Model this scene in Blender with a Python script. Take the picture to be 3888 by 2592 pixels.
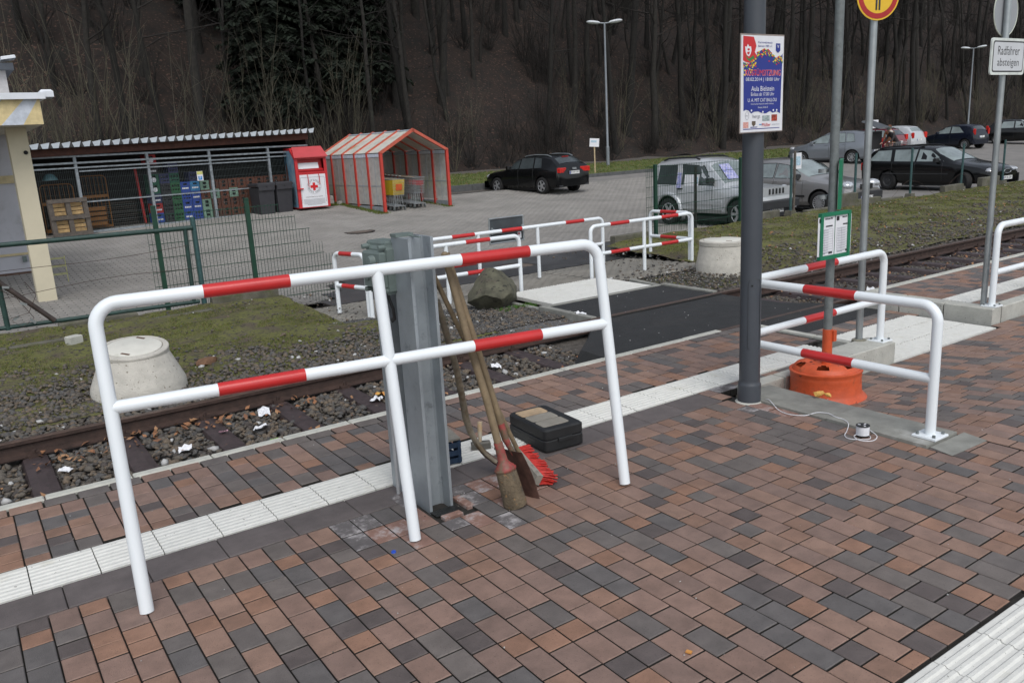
import bpy, bmesh, math, random
import numpy as np
from mathutils import Vector, Matrix
for o in list(bpy.data.objects): bpy.data.objects.remove(o)
S = bpy.context.scene
COL = S.collection
R = math.radians
rnd = random.Random(7)
npr = np.random.default_rng(11)
# ---------------------------------------------------------------- camera
CAMH = 1.92; YAW, PIT, ROL = 0.59124, 0.237516, -0.0552645
_f = Vector((math.sin(YAW)*math.cos(PIT), math.cos(YAW)*math.cos(PIT), -math.sin(PIT)))
_r = Vector((math.cos(YAW), -math.sin(YAW), 0)); _u = _r.cross(_f)
_r2 = math.cos(ROL)*_r + math.sin(ROL)*_u; _u2 = -math.sin(ROL)*_r + math.cos(ROL)*_u
cd = bpy.data.cameras.new('camera'); cam = bpy.data.objects.new('camera', cd); COL.objects.link(cam)
M = Matrix((_r2, _u2, -_f)).transposed().to_4x4(); M.translation = Vector((0, 0, CAMH)); cam.matrix_world = M
cd.sensor_width = 36; cd.lens = 28.918; cd.clip_start = 0.05; cd.clip_end = 600
S.camera = cam
# ---------------------------------------------------------------- world, sun, exposure
W = bpy.data.worlds.new('World'); S.world = W; W.use_nodes = True
nt = W.node_tree; nt.nodes.clear()
SUN_EL, SUN_ROT = R(52), R(200)
sky = nt.nodes.new('ShaderNodeTexSky'); sky.sky_type = 'NISHITA'; sky.sun_disc = False
sky.sun_elevation = SUN_EL; sky.sun_rotation = SUN_ROT; sky.dust_density = 2; sky.air_density = 1.0; sky.ozone_density = 1.0
hs = nt.nodes.new('ShaderNodeHueSaturation'); hs.inputs['Saturation'].default_value = 0.42
bg = nt.nodes.new('ShaderNodeBackground'); bg.inputs['Strength'].default_value = 0.13
ow = nt.nodes.new('ShaderNodeOutputWorld')
nt.links.new(sky.outputs[0], hs.inputs['Color']); nt.links.new(hs.outputs[0], bg.inputs['Color']); nt.links.new(bg.outputs[0], ow.inputs[0])
sl = bpy.data.lights.new('sun', 'SUN'); sl.energy = 0.95; sl.angle = R(35); sl.color = (1, 0.985, 0.96)
so = bpy.data.objects.new('sun', sl); COL.objects.link(so)
sd = Vector((math.cos(SUN_EL)*math.sin(SUN_ROT), math.cos(SUN_EL)*math.cos(SUN_ROT), math.sin(SUN_EL)))
so.rotation_euler = sd.to_track_quat('Z', 'Y').to_euler()
S.view_settings.view_transform = 'Standard'; S.view_settings.look = 'None'; S.view_settings.gamma = 1
S.view_settings.use_curve_mapping = False; S.view_settings.exposure = 0.42
S.render.engine = 'CYCLES'

# ---------------------------------------------------------------- materials
MAT = {}
def mat(name, col, rough=0.8, metal=0.0, var=0.15, scale=8.0, bump=0.0, bscale=None, col2=None, spec=0.5,
        stain=None, stain_scale=2.0, stain_amt=0.5, speck=None, coat=0.0, alpha=1.0, trans=0.0, objvar=0.0, detail=6):
    if name in MAT: return MAT[name]
    m = bpy.data.materials.new(name); m.use_nodes = True; t = m.node_tree; N = t.nodes; L = t.links
    b = N['Principled BSDF']; b.inputs['Roughness'].default_value = rough; b.inputs['Metallic'].default_value = metal
    b.inputs['Specular IOR Level'].default_value = spec; b.inputs['Coat Weight'].default_value = coat
    b.inputs['Alpha'].default_value = alpha; b.inputs['Transmission Weight'].default_value = trans
    tc = N.new('ShaderNodeTexCoord'); geo = N.new('ShaderNodeNewGeometry')
    n = N.new('ShaderNodeTexNoise'); n.inputs['Scale'].default_value = scale; n.inputs['Detail'].default_value = detail; n.inputs['Roughness'].default_value = 0.65
    L.new(geo.outputs['Position'], n.inputs['Vector'])
    ramp = N.new('ShaderNodeValToRGB')
    c2 = col2 if col2 else tuple(c*(1+var) for c in col); c1 = col if col2 else tuple(c*(1-var) for c in col)
    ramp.color_ramp.elements[0].position = 0.35; ramp.color_ramp.elements[1].position = 0.65
    ramp.color_ramp.elements[0].color = (*c1, 1); ramp.color_ramp.elements[1].color = (*c2, 1)
    L.new(n.outputs['Fac'], ramp.inputs['Fac']); out = ramp.outputs['Color']
    def mixin(src, fac, colr):
        mx = N.new('ShaderNodeMix'); mx.data_type = 'RGBA'; L.new(fac, mx.inputs['Factor']); L.new(src, mx.inputs['A'])
        mx.inputs['B'].default_value = (*colr, 1); return mx.outputs['Result']
    if stain:
        s = N.new('ShaderNodeTexNoise'); s.inputs['Scale'].default_value = stain_scale; s.inputs['Detail'].default_value = 8; s.inputs['Roughness'].default_value = 0.7
        L.new(geo.outputs['Position'], s.inputs['Vector'])
        mr = N.new('ShaderNodeMapRange'); mr.inputs['From Min'].default_value = 1-stain_amt; mr.inputs['From Max'].default_value = 1-stain_amt+0.15
        L.new(s.outputs['Fac'], mr.inputs['Value']); out = mixin(out, mr.outputs['Result'], stain)
    if speck:
        s = N.new('ShaderNodeTexNoise'); s.inputs['Scale'].default_value = speck[1]; s.inputs['Detail'].default_value = 2
        L.new(geo.outputs['Position'], s.inputs['Vector'])
        mr = N.new('ShaderNodeMapRange'); mr.inputs['From Min'].default_value = speck[2]; mr.inputs['From Max'].default_value = speck[2]+0.04
        L.new(s.outputs['Fac'], mr.inputs['Value']); out = mixin(out, mr.outputs['Result'], speck[0])
    if objvar:
        oi = N.new('ShaderNodeObjectInfo'); hv = N.new('ShaderNodeHueSaturation'); mr = N.new('ShaderNodeMapRange')
        mr.inputs['To Min'].default_value = 1-objvar; mr.inputs['To Max'].default_value = 1+objvar
        L.new(oi.outputs['Random'], mr.inputs['Value']); L.new(mr.outputs['Result'], hv.inputs['Value']); L.new(out, hv.inputs['Color']); out = hv.outputs['Color']
    L.new(out, b.inputs['Base Color'])
    if bump:
        bn = N.new('ShaderNodeTexNoise'); bn.inputs['Scale'].default_value = bscale or scale*4; bn.inputs['Detail'].default_value = 5
        L.new(geo.outputs['Position'], bn.inputs['Vector'])
        bp = N.new('ShaderNodeBump'); bp.inputs['Strength'].default_value = bump; bp.inputs['Distance'].default_value = 0.01
        L.new(bn.outputs['Fac'], bp.inputs['Height']); L.new(bp.outputs['Normal'], b.inputs['Normal'])
    MAT[name] = m; return m

WHITE = mat('white_paint', (0.77, 0.815, 0.84), 0.30, var=0.015, scale=3, stain=(0.62, 0.60, 0.56), stain_scale=9, stain_amt=0.30, coat=0.2)
REDB = mat('red_reflective_band', (0.50, 0.022, 0.022), 0.35, var=0.10, scale=5, coat=0.15)
CONC = mat('concrete', (0.42, 0.42, 0.38), 0.85, var=0.12, scale=6, bump=0.35, bscale=60, stain=(0.26, 0.26, 0.22), stain_scale=3, stain_amt=0.42, speck=((0.15, 0.15, 0.13), 55, 0.68))
KERB = mat('kerb_concrete', (0.46, 0.46, 0.41), 0.85, var=0.12, scale=9, bump=0.3, bscale=80, stain=(0.27, 0.27, 0.22), stain_scale=7, stain_amt=0.42)
CONCW = mat('wet_concrete', (0.24, 0.24, 0.215), 0.7, var=0.2, scale=5, bump=0.25, bscale=70, stain=(0.40, 0.40, 0.38), stain_scale=2.5, stain_amt=0.4)
MHC = mat('manhole_concrete', (0.48, 0.46, 0.41), 0.9, var=0.12, scale=10, bump=0.6, bscale=60, stain=(0.27, 0.26, 0.21), stain_scale=5, stain_amt=0.38, speck=((0.22, 0.2, 0.16), 40, 0.66))
MHD = mat('manhole_lid', (0.60, 0.59, 0.53), 0.8, var=0.06, scale=6, bump=0.2, bscale=90, stain=(0.45, 0.44, 0.37), stain_scale=4, stain_amt=0.4)
RUST = mat('rust', (0.10, 0.045, 0.025), 0.8, var=0.4, scale=20, bump=0.4, bscale=120)
TACT = mat('tactile_white', (0.64, 0.64, 0.60), 0.8, var=0.05, scale=14, bump=0.2, bscale=160, stain=(0.50, 0.49, 0.42), stain_scale=3.5, stain_amt=0.42, speck=((0.20, 0.19, 0.17), 60, 0.70))
RAIL = mat('rail_rust', (0.045, 0.026, 0.02), 0.7, var=0.3, scale=12, bump=0.3, bscale=90)
RAILT = mat('rail_head', (0.10, 0.065, 0.05), 0.45, metal=0.3, var=0.25, scale=14)
SLEEP = mat('steel_sleeper', (0.055, 0.04, 0.04), 0.55, var=0.25, scale=14, bump=0.2, bscale=60, stain=(0.022, 0.018, 0.018), stain_scale=16, stain_amt=0.46)
ASPH = mat('asphalt', (0.021, 0.022, 0.023), 0.85, var=0.2, scale=5, bump=0.5, bscale=260, speck=((0.07, 0.07, 0.07), 300, 0.66), stain=(0.032, 0.032, 0.031), stain_scale=1.8, stain_amt=0.48)
STEEL = mat('galvanised_steel', (0.33, 0.365, 0.39), 0.45, metal=0.4, var=0.10, scale=5, stain=(0.17, 0.19, 0.20), stain_scale=8, stain_amt=0.42)
STEELD = mat('galvanised_pole', (0.17, 0.19, 0.19), 0.6, metal=0.3, var=0.15, scale=22, stain=(0.11, 0.125, 0.125), stain_scale=30, stain_amt=0.45)
STEELB = mat('galvanised_bright', (0.36, 0.39, 0.40), 0.35, metal=0.7, var=0.15, scale=4)
MAST = mat('anthracite_paint', (0.052, 0.060, 0.072), 0.45, var=0.06, scale=3)
GREEN = mat('green_fence_paint', (0.006, 0.042, 0.024), 0.45, var=0.15, scale=8)
GREENF = mat('green_frame', (0.012, 0.17, 0.085), 0.4, var=0.08, scale=8)
GREYG = mat('grey_green_box', (0.13, 0.165, 0.155), 0.5, var=0.12, scale=12, stain=(0.07, 0.09, 0.085), stain_scale=14, stain_amt=0.4)
BLACK = mat('black_plastic', (0.012, 0.013, 0.014), 0.5, var=0.2, scale=10)
RUBBER = mat('rubber', (0.012, 0.012, 0.012), 0.85, var=0.3, scale=12)
PAPER = mat('white_print', (0.72, 0.73, 0.76), 0.5, var=0.03, scale=20)
PAPERL = mat('litter_paper', (0.74, 0.75, 0.77), 0.7, var=0.08, scale=30)
INK = mat('black_ink', (0.02, 0.02, 0.022), 0.5, var=0.1)
GINK = mat('grey_ink', (0.28, 0.29, 0.32), 0.6, var=0.1)
def brickmat(n, c, **k): return mat(n, c, 0.62, var=0.16, scale=9, bump=0.35, bscale=190, speck=(tuple(x*0.45 for x in c), 150, 0.66), stain=tuple(x*0.8 for x in c), stain_scale=14, stain_amt=0.42, objvar=0.07, **k)
B_RED = [brickmat('brick_red_brown_%s' % i, c) for i, c in zip('abc', [(0.235, 0.152, 0.120), (0.208, 0.140, 0.114), (0.255, 0.162, 0.122)])]
B_DRK = [brickmat('brick_dark_grey_%s' % i, c) for i, c in zip('abc', [(0.128, 0.112, 0.104), (0.140, 0.121, 0.110), (0.116, 0.106, 0.102)])]
B_ORG = [brickmat('brick_orange_%s' % i, c) for i, c in zip('ab', [(0.258, 0.146, 0.098), (0.228, 0.137, 0.098)])]
B_BRN = [brickmat('brick_dark_brown', (0.100, 0.082, 0.077))]
BORD = mat('border_stone', (0.112, 0.096, 0.093), 0.72, var=0.15, scale=8, bump=0.25, bscale=170, speck=((0.05, 0.045, 0.045), 160, 0.66), objvar=0.06)
B_ALL = B_RED + B_DRK + B_ORG + B_BRN
B_EFF = [mat('brick_lime_stained_%s' % i, c, 0.85, var=0.2, scale=9, bump=0.3, bscale=190, stain=(0.40, 0.38, 0.38), stain_scale=9, stain_amt=0.50) for i, c in zip('ab', [(0.24, 0.14, 0.11), (0.12, 0.11, 0.11)])]
MOSS = mat('mossy_soil', (0.088, 0.090, 0.024), 0.95, scale=2.2, col2=(0.130, 0.134, 0.034), bump=1.0, bscale=45, stain=(0.085, 0.066, 0.048), stain_scale=2.3, stain_amt=0.52, speck=((0.035, 0.03, 0.022), 22, 0.58))
VERGE = mat('verge_grass', (0.075, 0.098, 0.026), 0.95, scale=1.3, col2=(0.115, 0.135, 0.034), bump=1.0, bscale=30, stain=(0.11, 0.085, 0.05), stain_scale=1.6, stain_amt=0.40)
SOIL = mat('gravelly_soil', (0.085, 0.075, 0.065), 0.95, var=0.35, scale=14, bump=1.0, bscale=55, speck=((0.2, 0.19, 0.18), 60, 0.64))
GRAV = mat('grey_gravel', (0.11, 0.11, 0.108), 0.95, var=0.35, scale=40, bump=1.0, bscale=90, speck=((0.3, 0.3, 0.3), 80, 0.66))
PAVE = mat('parking_pavers', (0.25, 0.238, 0.22), 0.85, var=0.12, scale=1.2, bump=0.3, bscale=90, stain=(0.195, 0.187, 0.172), stain_scale=0.5, stain_amt=0.5, objvar=0.03)
PAVE2 = mat('light_pavers', (0.23, 0.218, 0.19), 0.85, var=0.12, scale=1.5, bump=0.3, bscale=90, stain=(0.17, 0.16, 0.135), stain_scale=0.8, stain_amt=0.5)
PAVEB = mat('paving_joint_sand', (0.045, 0.043, 0.037), 0.95, var=0.25, scale=5)
ROAD = mat('wet_road', (0.058, 0.059, 0.061), 0.45, var=0.25, scale=1.5, bump=0.3, bscale=120, stain=(0.12, 0.12, 0.118), stain_scale=0.7, stain_amt=0.45)
JOINT = mat('joint_soil', (0.022, 0.02, 0.017), 0.95, var=0.3, scale=30)
LEAF = [mat('dead_leaf_%s' % i, c, 0.8, var=0.2, scale=30) for i, c in zip('abc', [(0.26, 0.12, 0.055), (0.18, 0.085, 0.045), (0.33, 0.18, 0.09)])]
STONE = [mat('ballast_stone_%s' % i, c, 0.85, var=0.25, scale=25, bump=0.4, bscale=120) for i, c in zip('abcd', [(0.105, 0.092, 0.075), (0.085, 0.082, 0.078), (0.135, 0.105, 0.075), (0.066, 0.056, 0.049)])]
PALE = mat('pale_stone', (0.42, 0.42, 0.41), 0.8, var=0.2, scale=20)
BARK = mat('bark', (0.014, 0.0125, 0.0105), 0.95, var=0.35, scale=6, bump=0.6, bscale=40, stain=(0.028, 0.030, 0.021), stain_scale=1.5, stain_amt=0.42, objvar=0.35)
TWIG = mat('twig', (0.0135, 0.0115, 0.010), 0.95, var=0.2, scale=3, objvar=0.35)
TWIGP = mat('pale_twig', (0.072, 0.065, 0.044), 0.9, var=0.25, scale=3, objvar=0.3)
NEEDLE = mat('spruce_needles', (0.006, 0.012, 0.005), 0.9, var=0.4, scale=2.5)
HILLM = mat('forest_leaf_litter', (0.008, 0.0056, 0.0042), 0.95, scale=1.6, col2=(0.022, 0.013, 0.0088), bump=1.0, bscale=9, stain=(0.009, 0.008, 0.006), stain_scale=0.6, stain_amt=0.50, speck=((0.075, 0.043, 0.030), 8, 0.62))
CREAM = mat('cream_render', (0.56, 0.51, 0.38), 0.85, var=0.04, scale=3, bump=0.1, bscale=60, stain=(0.46, 0.42, 0.31), stain_scale=1.5, stain_amt=0.4)
WALLW = mat('white_render', (0.46, 0.465, 0.50), 0.85, var=0.05, scale=2, stain=(0.33, 0.33, 0.34), stain_scale=1.2, stain_amt=0.42)
ZINC = mat('zinc_sheet', (0.55, 0.60, 0.64), 0.45, metal=0.35, var=0.08, scale=3, stain=(0.10, 0.11, 0.08), stain_scale=4, stain_amt=0.33)
FASC = mat('brown_fascia', (0.075, 0.025, 0.014), 0.7, var=0.3, scale=8)
DARKIN = mat('dark_interior', (0.012, 0.012, 0.013), 0.9, var=0.2)
WOODL = mat('pale_wood', (0.40, 0.27, 0.125), 0.8, var=0.3, scale=7, stain=(0.2, 0.12, 0.05), stain_scale=9, stain_amt=0.4)
WOODG = mat('weathered_wood', (0.10, 0.085, 0.072), 0.9, var=0.25, scale=12)
HANDLE = mat('tool_handle_wood', (0.195, 0.145, 0.085), 0.65, var=0.25, scale=14, stain=(0.11, 0.08, 0.048), stain_scale=7, stain_amt=0.45, bump=0.2, bscale=60)
ORANGE = mat('orange_paint', (0.56, 0.088, 0.026), 0.5, var=0.18, scale=7, bump=0.2, bscale=50, stain=(0.22, 0.065, 0.03), stain_scale=7, stain_amt=0.46, speck=((0.035, 0.025, 0.03), 22, 0.70))
REDC = mat('red_container', (0.50, 0.022, 0.028), 0.4, var=0.08, scale=3)
REDF = mat('red_frame', (0.46, 0.045, 0.03), 0.5, var=0.10, scale=3, stain=(0.5, 0.12, 0.06), stain_scale=4, stain_amt=0.4)
GLASS = mat('car_glass', (0.045, 0.055, 0.058), 0.06, var=0.3, scale=1.5, spec=0.8)
GLASSL = mat('car_glass_light', (0.21, 0.25, 0.25), 0.06, var=0.25, scale=2, spec=0.8)
HEADL = mat('headlight', (0.50, 0.52, 0.54), 0.1, metal=0.4, var=0.3, scale=12)
TAIL = mat('tail_light', (0.50, 0.02, 0.015), 0.15, var=0.3, scale=14)
ALLOY = mat('alloy', (0.45, 0.46, 0.47), 0.35, metal=0.6, var=0.08)
PLATEW = mat('plate_white', (0.66, 0.67, 0.66), 0.4, var=0.03)
BLUE = mat('blue_print', (0.025, 0.055, 0.30), 0.45, var=0.08, scale=12)

# ---------------------------------------------------------------- mesh helpers
class MB:
    def __init__(s): s.v = []; s.f = []; s.m = []
    def add(s, vs, fs, mi=0, mats=None):
        o = len(s.v); s.v += [tuple(p) for p in vs]; s.f += [tuple(i+o for i in f) for f in fs]; s.m += mats if mats else [mi]*len(fs)
    def box(s, c, d, rz=0.0, mi=0, tilt=None, taper=1.0):
        x, y, z = [q/2 for q in d]; P = []
        for dz in (-1, 1):
            k = taper if dz > 0 else 1
            for dx, dy in ((-1, -1), (1, -1), (1, 1), (-1, 1)): P.append(Vector((dx*x*k, dy*y*k, dz*z)))
        Mx = Matrix.Rotation(rz, 3, 'Z')
        if tilt is not None: Mx = Mx @ tilt
        P = [Mx @ p + Vector(c) for p in P]
        s.add(P, [(3, 2, 1, 0), (4, 5, 6, 7), (0, 1, 5, 4), (1, 2, 6, 5), (2, 3, 7, 6), (3, 0, 4, 7)], mi)
    def bbox(s, c, d, b=0.004, rz=0.0, mi=0, tilt=None):           # box with chamfered top edges
        x, y, z = [q/2 for q in d]; P = []
        for (kx, ky, kz) in ((x, y, -z), (x, y, z-b), (x-b, y-b, z)):
            for dx, dy in ((-1, -1), (1, -1), (1, 1), (-1, 1)): P.append(Vector((dx*kx, dy*ky, kz)))
        Mx = Matrix.Rotation(rz, 3, 'Z')
        if tilt is not None: Mx = Mx @ tilt
        P = [Mx @ p + Vector(c) for p in P]
        F = [(8, 9, 10, 11)]
        for k in (0, 4): F += [(k+i, k+(i+1) % 4, k+4+(i+1) % 4, k+4+i) for i in range(4)]
        s.add(P, F, mi)
    def tube(s, pts, r, n=10, mi=0, cap=True, r2=None):
        pts = [Vector(p) for p in pts]; N = len(pts); prev = None; base = len(s.v); rings = []
        for i, p in enumerate(pts):
            t = (pts[min(i+1, N-1)] - pts[max(i-1, 0)]).normalized()
            if prev is None:
                a = Vector((0, 0, 1)) if abs(t.z) < 0.9 else Vector((1, 0, 0)); prev = t.cross(a).normalized()
            prev = (prev - t*prev.dot(t)).normalized(); b = t.cross(prev)
            rr = r[i] if isinstance(r, (list, tuple)) else (r if r2 is None else r + (r2-r)*i/(N-1))
            for k in range(n):
                a = 2*math.pi*k/n; s.v.append(tuple(p + prev*math.cos(a)*rr + b*math.sin(a)*rr))
        for i in range(N-1):
            for k in range(n):
                k2 = (k+1) % n; s.f.append((base+i*n+k, base+i*n+k2, base+(i+1)*n+k2, base+(i+1)*n+k)); s.m.append(mi)
        if cap:
            s.f.append(tuple(base+k for k in range(n))[::-1]); s.m.append(mi); s.f.append(tuple(base+(N-1)*n+k for k in range(n))); s.m.append(mi)
    def lathe(s, prof, n=24, o=(0, 0, 0), mi=0, axis='Z', rot=None):
        base = len(s.v); o = Vector(o)
        for (r, z) in prof:
            for k in range(n):
                a = 2*math.pi*k/n; p = Vector((r*math.cos(a), r*math.sin(a), z))
                if axis == 'Y': p = Vector((p.x, p.z, p.y))
                if axis == 'X': p = Vector((p.z, p.x, p.y))
                if rot is not None: p = rot @ p
                s.v.append(tuple(p+o))
        for i in range(len(prof)-1):
            for k in range(n):
                k2 = (k+1) % n; s.f.append((base+i*n+k, base+i*n+k2, base+(i+1)*n+k2, base+(i+1)*n+k)); s.m.append(mi)
    def prism(s, poly, z0, z1, mi=0, fn=None):
        n = len(poly); P = [Vector((x, y, z0)) for x, y in poly] + [Vector((x, y, z1)) for x, y in poly]
        if fn: P = [fn(p) for p in P]
        s.add(P, [tuple(range(n))[::-1], tuple(range(n, 2*n))] + [(i, (i+1) % n, n+(i+1) % n, n+i) for i in range(n)], mi)
    def build(s, name, mats, parent=None, smooth=False, angle=None):
        me = bpy.data.meshes.new(name); me.from_pydata(s.v, [], s.f)
        for m in (mats if isinstance(mats, (list, tuple)) else [mats]): me.materials.append(m)
        if any(s.m): me.polygons.foreach_set('material_index', s.m)
        bm = bmesh.new(); bm.from_mesh(me); bmesh.ops.recalc_face_normals(bm, faces=bm.faces); bm.to_mesh(me); bm.free()
        if smooth:
            me.polygons.foreach_set('use_smooth', [True]*len(me.polygons)); me.set_sharp_from_angle(angle=R(angle or 40))
        me.update()
        o = bpy.data.objects.new(name, me); COL.objects.link(o)
        if parent: o.parent = parent
        return o
def thing(name, label, cat, loc=(0, 0, 0), rz=0.0, group=None):
    o = bpy.data.objects.new(name, None); COL.objects.link(o); o.location = loc; o.rotation_euler = (0, 0, rz); o.empty_display_size = 0.1
    tag(o, label, cat, group); return o
def tag(o, label=None, cat=None, group=None, kind=None):
    if label: o['label'] = label
    if cat: o['category'] = cat
    if group: o['group'] = group
    if kind: o['kind'] = kind
    return o
def copy_tree(o, parent=None):
    c = o.copy(); COL.objects.link(c)
    if parent: c.parent = parent
    for ch in o.children: copy_tree(ch, c)
    return c
def npmesh(name, V, F, mi, mats, parent=None, smooth=False):
    me = bpy.data.meshes.new(name); nf = len(F); k = F.shape[1]
    me.vertices.add(len(V)); me.vertices.foreach_set('co', V.astype(np.float32).ravel())
    me.loops.add(nf*k); me.loops.foreach_set('vertex_index', F.astype(np.int32).ravel())
    me.polygons.add(nf); me.polygons.foreach_set('loop_start', np.arange(0, nf*k, k, dtype=np.int32)); me.polygons.foreach_set('loop_total', np.full(nf, k, dtype=np.int32))
    for m in mats: me.materials.append(m)
    me.polygons.foreach_set('material_index', np.asarray(mi, dtype=np.int32)); me.update(calc_edges=True); me.validate()
    o = bpy.data.objects.new(name, me); COL.objects.link(o)
    if parent: o.parent = parent
    return o
def text(body, size, M4, m, parent, name='lettering', align='CENTER', ext=0.0006, sx=1.0):
    cu = bpy.data.curves.new(name, 'FONT'); cu.body = body; cu.size = size; cu.align_x = align; cu.align_y = 'CENTER'; cu.extrude = ext; cu.resolution_u = 3
    to = bpy.data.objects.new(name+'_c', cu); COL.objects.link(to)
    me = bpy.data.meshes.new_from_object(to); bpy.data.objects.remove(to)
    me.materials.clear(); me.materials.append(m)
    me.transform(M4 @ Matrix.Diagonal((sx, 1, 1, 1)))
    o = bpy.data.objects.new(name, me); COL.objects.link(o); o.parent = parent; return o
def frameM(o, right, up):      # matrix with X=right, Y=up
    right = Vector(right).normalized(); up = Vector(up).normalized(); n = right.cross(up)
    m = Matrix((right, up, n)).transposed().to_4x4(); m.translation = Vector(o); return m
def interp(x, xs, ys): return float(np.interp(x, xs, ys))
def arc(c, r, a0, a1, n, ux, uy):
    return [Vector(c)+Vector(ux)*math.cos(a0+(a1-a0)*i/n)*r+Vector(uy)*math.sin(a0+(a1-a0)*i/n)*r for i in range(n+1)]
# ================================================================ SETTING: heights
GY = [5.3, 7.5, 7.9, 8.6, 10, 12.0, 12.6, 18, 24, 26, 28, 30, 32, 36, 42]
GZ = [-.33, -.33, -.26, -.24, -.28, -.36, -.42, -.42, -.07, .05, .19, .34, .5, .85, 1.3]
def zp(x, y):   # paved levels
    return interp(y, [5.1, 7.6, 10, 12.0, 12.6, 18, 24, 26, 28, 30, 32], [-.155, -.165, -.262, -.345, -.40, -.40, -.055, .065, .20, .35, .5])
def zl(x, y):   # left verge
    return interp(y, [7.55, 7.9, 8.6, 10, 12.2], [-.28, -.235, -.205, -.19, -.14]) - 0.05*max(0, min(1, (x-3.2)/1.5))*max(0, min(1, (y-8)/2))
def zr(x, y):   # right verge
    return interp(y, [7.55, 7.9, 9, 12.1, 12.25], [-.28, -.235, -.20, -.06, -.05]) - 0.10*max(0, min(1, (11.3-x)/0.9))
def ramp(y): return -.155*max(0.0, min(1.0, (y-2.40)/1.5))
def nz(x, y, s=1.0): return (math.sin(x*3.1*s+1.3*math.sin(y*2.3*s))+math.sin(y*4.7*s+x*1.9*s)+0.6*math.sin(x*9.3*s-y*7.7*s))/2.6
def sheet(name, fn, x0, x1, y0, y1, step, m, inside=None, smooth=True, kind='structure', parent=None):
    nx = int((x1-x0)/step)+1; ny = int((y1-y0)/step)+1; mb = MB(); idx = {}
    def vid(i, j):
        if (i, j) not in idx:
            x = x0+(x1-x0)*i/nx; y = y0+(y1-y0)*j/ny; idx[i, j] = len(mb.v); mb.v.append((x, y, fn(x, y)))
        return idx[i, j]
    for i in range(nx):
        for j in range(ny):
            xc = x0+(x1-x0)*(i+.5)/nx; yc = y0+(y1-y0)*(j+.5)/ny
            if inside and not inside(xc, yc): continue
            mb.f.append((vid(i, j), vid(i+1, j), vid(i+1, j+1), vid(i, j+1))); mb.m.append(0)
    o = mb.build(name, m, parent, smooth=smooth, angle=80)
    if kind: o['kind'] = kind
    return o
def flat(name, poly, z, m, parent=None, kind='structure'):
    mb = MB(); mb.add([(x, y, z(x, y) if callable(z) else z) for x, y in poly], [tuple(range(len(poly)))]); o = mb.build(name, m, parent)
    if kind: o['kind'] = kind
    return o
sheet('ground', lambda x, y: interp(y, GY, GZ)-0.09, -40, 150, 5.2, 40, 1.5, SOIL)
mb = MB(); mb.add([(-40, -30, -.45), (150, -30, -.45), (150, 5.25, -.45), (-40, 5.25, -.45)], [(0, 1, 2, 3)]); mb.build('subsoil', SOIL)['kind'] = 'structure'
# track bed soil under ballast
sheet('track_bed', lambda x, y: interp(y, [5.3, 7.4, 7.9], [-.37, -.37, -.27])+0.012*nz(x, y), -3, 60, 5.35, 7.95, .35, SOIL)

# ---------------------------------------------------------------- bricks
def brick_proto(l, w=0.1135, h=0.06, b=0.0035):
    mb = MB(); mb.bbox((0, 0, -h/2), (w, l-0.0080, h), b); return mb
protos = {}
def proto_mesh(l, mi):
    k = (round(l, 3), mi.name)
    if k not in protos:
        mb = brick_proto(l); me = bpy.data.meshes.new('paving_brick'); me.from_pydata(mb.v, [], mb.f); me.materials.append(mi); me.materials.append(JOINT); me.polygons.foreach_set('material_index', [0, 1, 1, 1, 1, 0, 0, 0, 0]); protos[k] = me
    return protos[k]
def pick(l):
    q = rnd.random()
    if l < 0.15: return rnd.choice(B_ORG) if q < .58 else (B_BRN[0] if q < .85 else rnd.choice(B_DRK))
    return rnd.choice(B_RED) if q < .66 else rnd.choice(B_DRK)
def inview(x, y, z, m=0.06):
    d = Vector((x, y, z-CAMH)); w = d.dot(_f)
    if w < 0.3: return None
    px = 0.5+3123.1/3888*d.dot(_r2)/w; py = 0.5*2592/3888-3123.1/3888*d.dot(_u2)/w
    if -m < px < 1+m and -m < py < 2/3+m: return w
    return None
def lay(name, bricks, parent, limit=300):
    """bricks: (x,y,z,l,w?,rz,tiltx,mat)"""
    sc = []
    for i, b in enumerate(bricks):
        w = inview(b[0], b[1], b[2]); sc.append((w if w else 1e6+i, i))
    sc.sort(); near = {i for w, i in sc[:limit] if w < 1e6}
    big = MB(); mats = []
    for i, (x, y, z, l, rz, tx, m) in enumerate(bricks):
        jz = rnd.uniform(-.0012, .0012); jr = rnd.uniform(-.006, .006); ty = rnd.uniform(-.006, .006)
        if i in near:
            o = bpy.data.objects.new(name, proto_mesh(l, m)); COL.objects.link(o); o.parent = parent
            o.location = (x, y, z+jz); o.rotation_euler = (tx+rnd.uniform(-.006, .006), ty, rz+jr)
        else:
            if m not in mats: mats.append(m)
            T = Matrix.Rotation(tx, 3, 'X')
            big.bbox((x, y, z-.03+jz), (0.1135, l-0.0080, .06), .0035, rz+jr, mats.index(m), T); jl = len(big.m); big.m[jl-8:jl-4] = [99]*4
    if big.v:
        mats.append(JOINT); big.m = [len(mats)-1 if q == 99 else q for q in big.m]
        o = big.build('distant_'+name+'s', mats, parent); o['kind'] = 'stuff'
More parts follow.
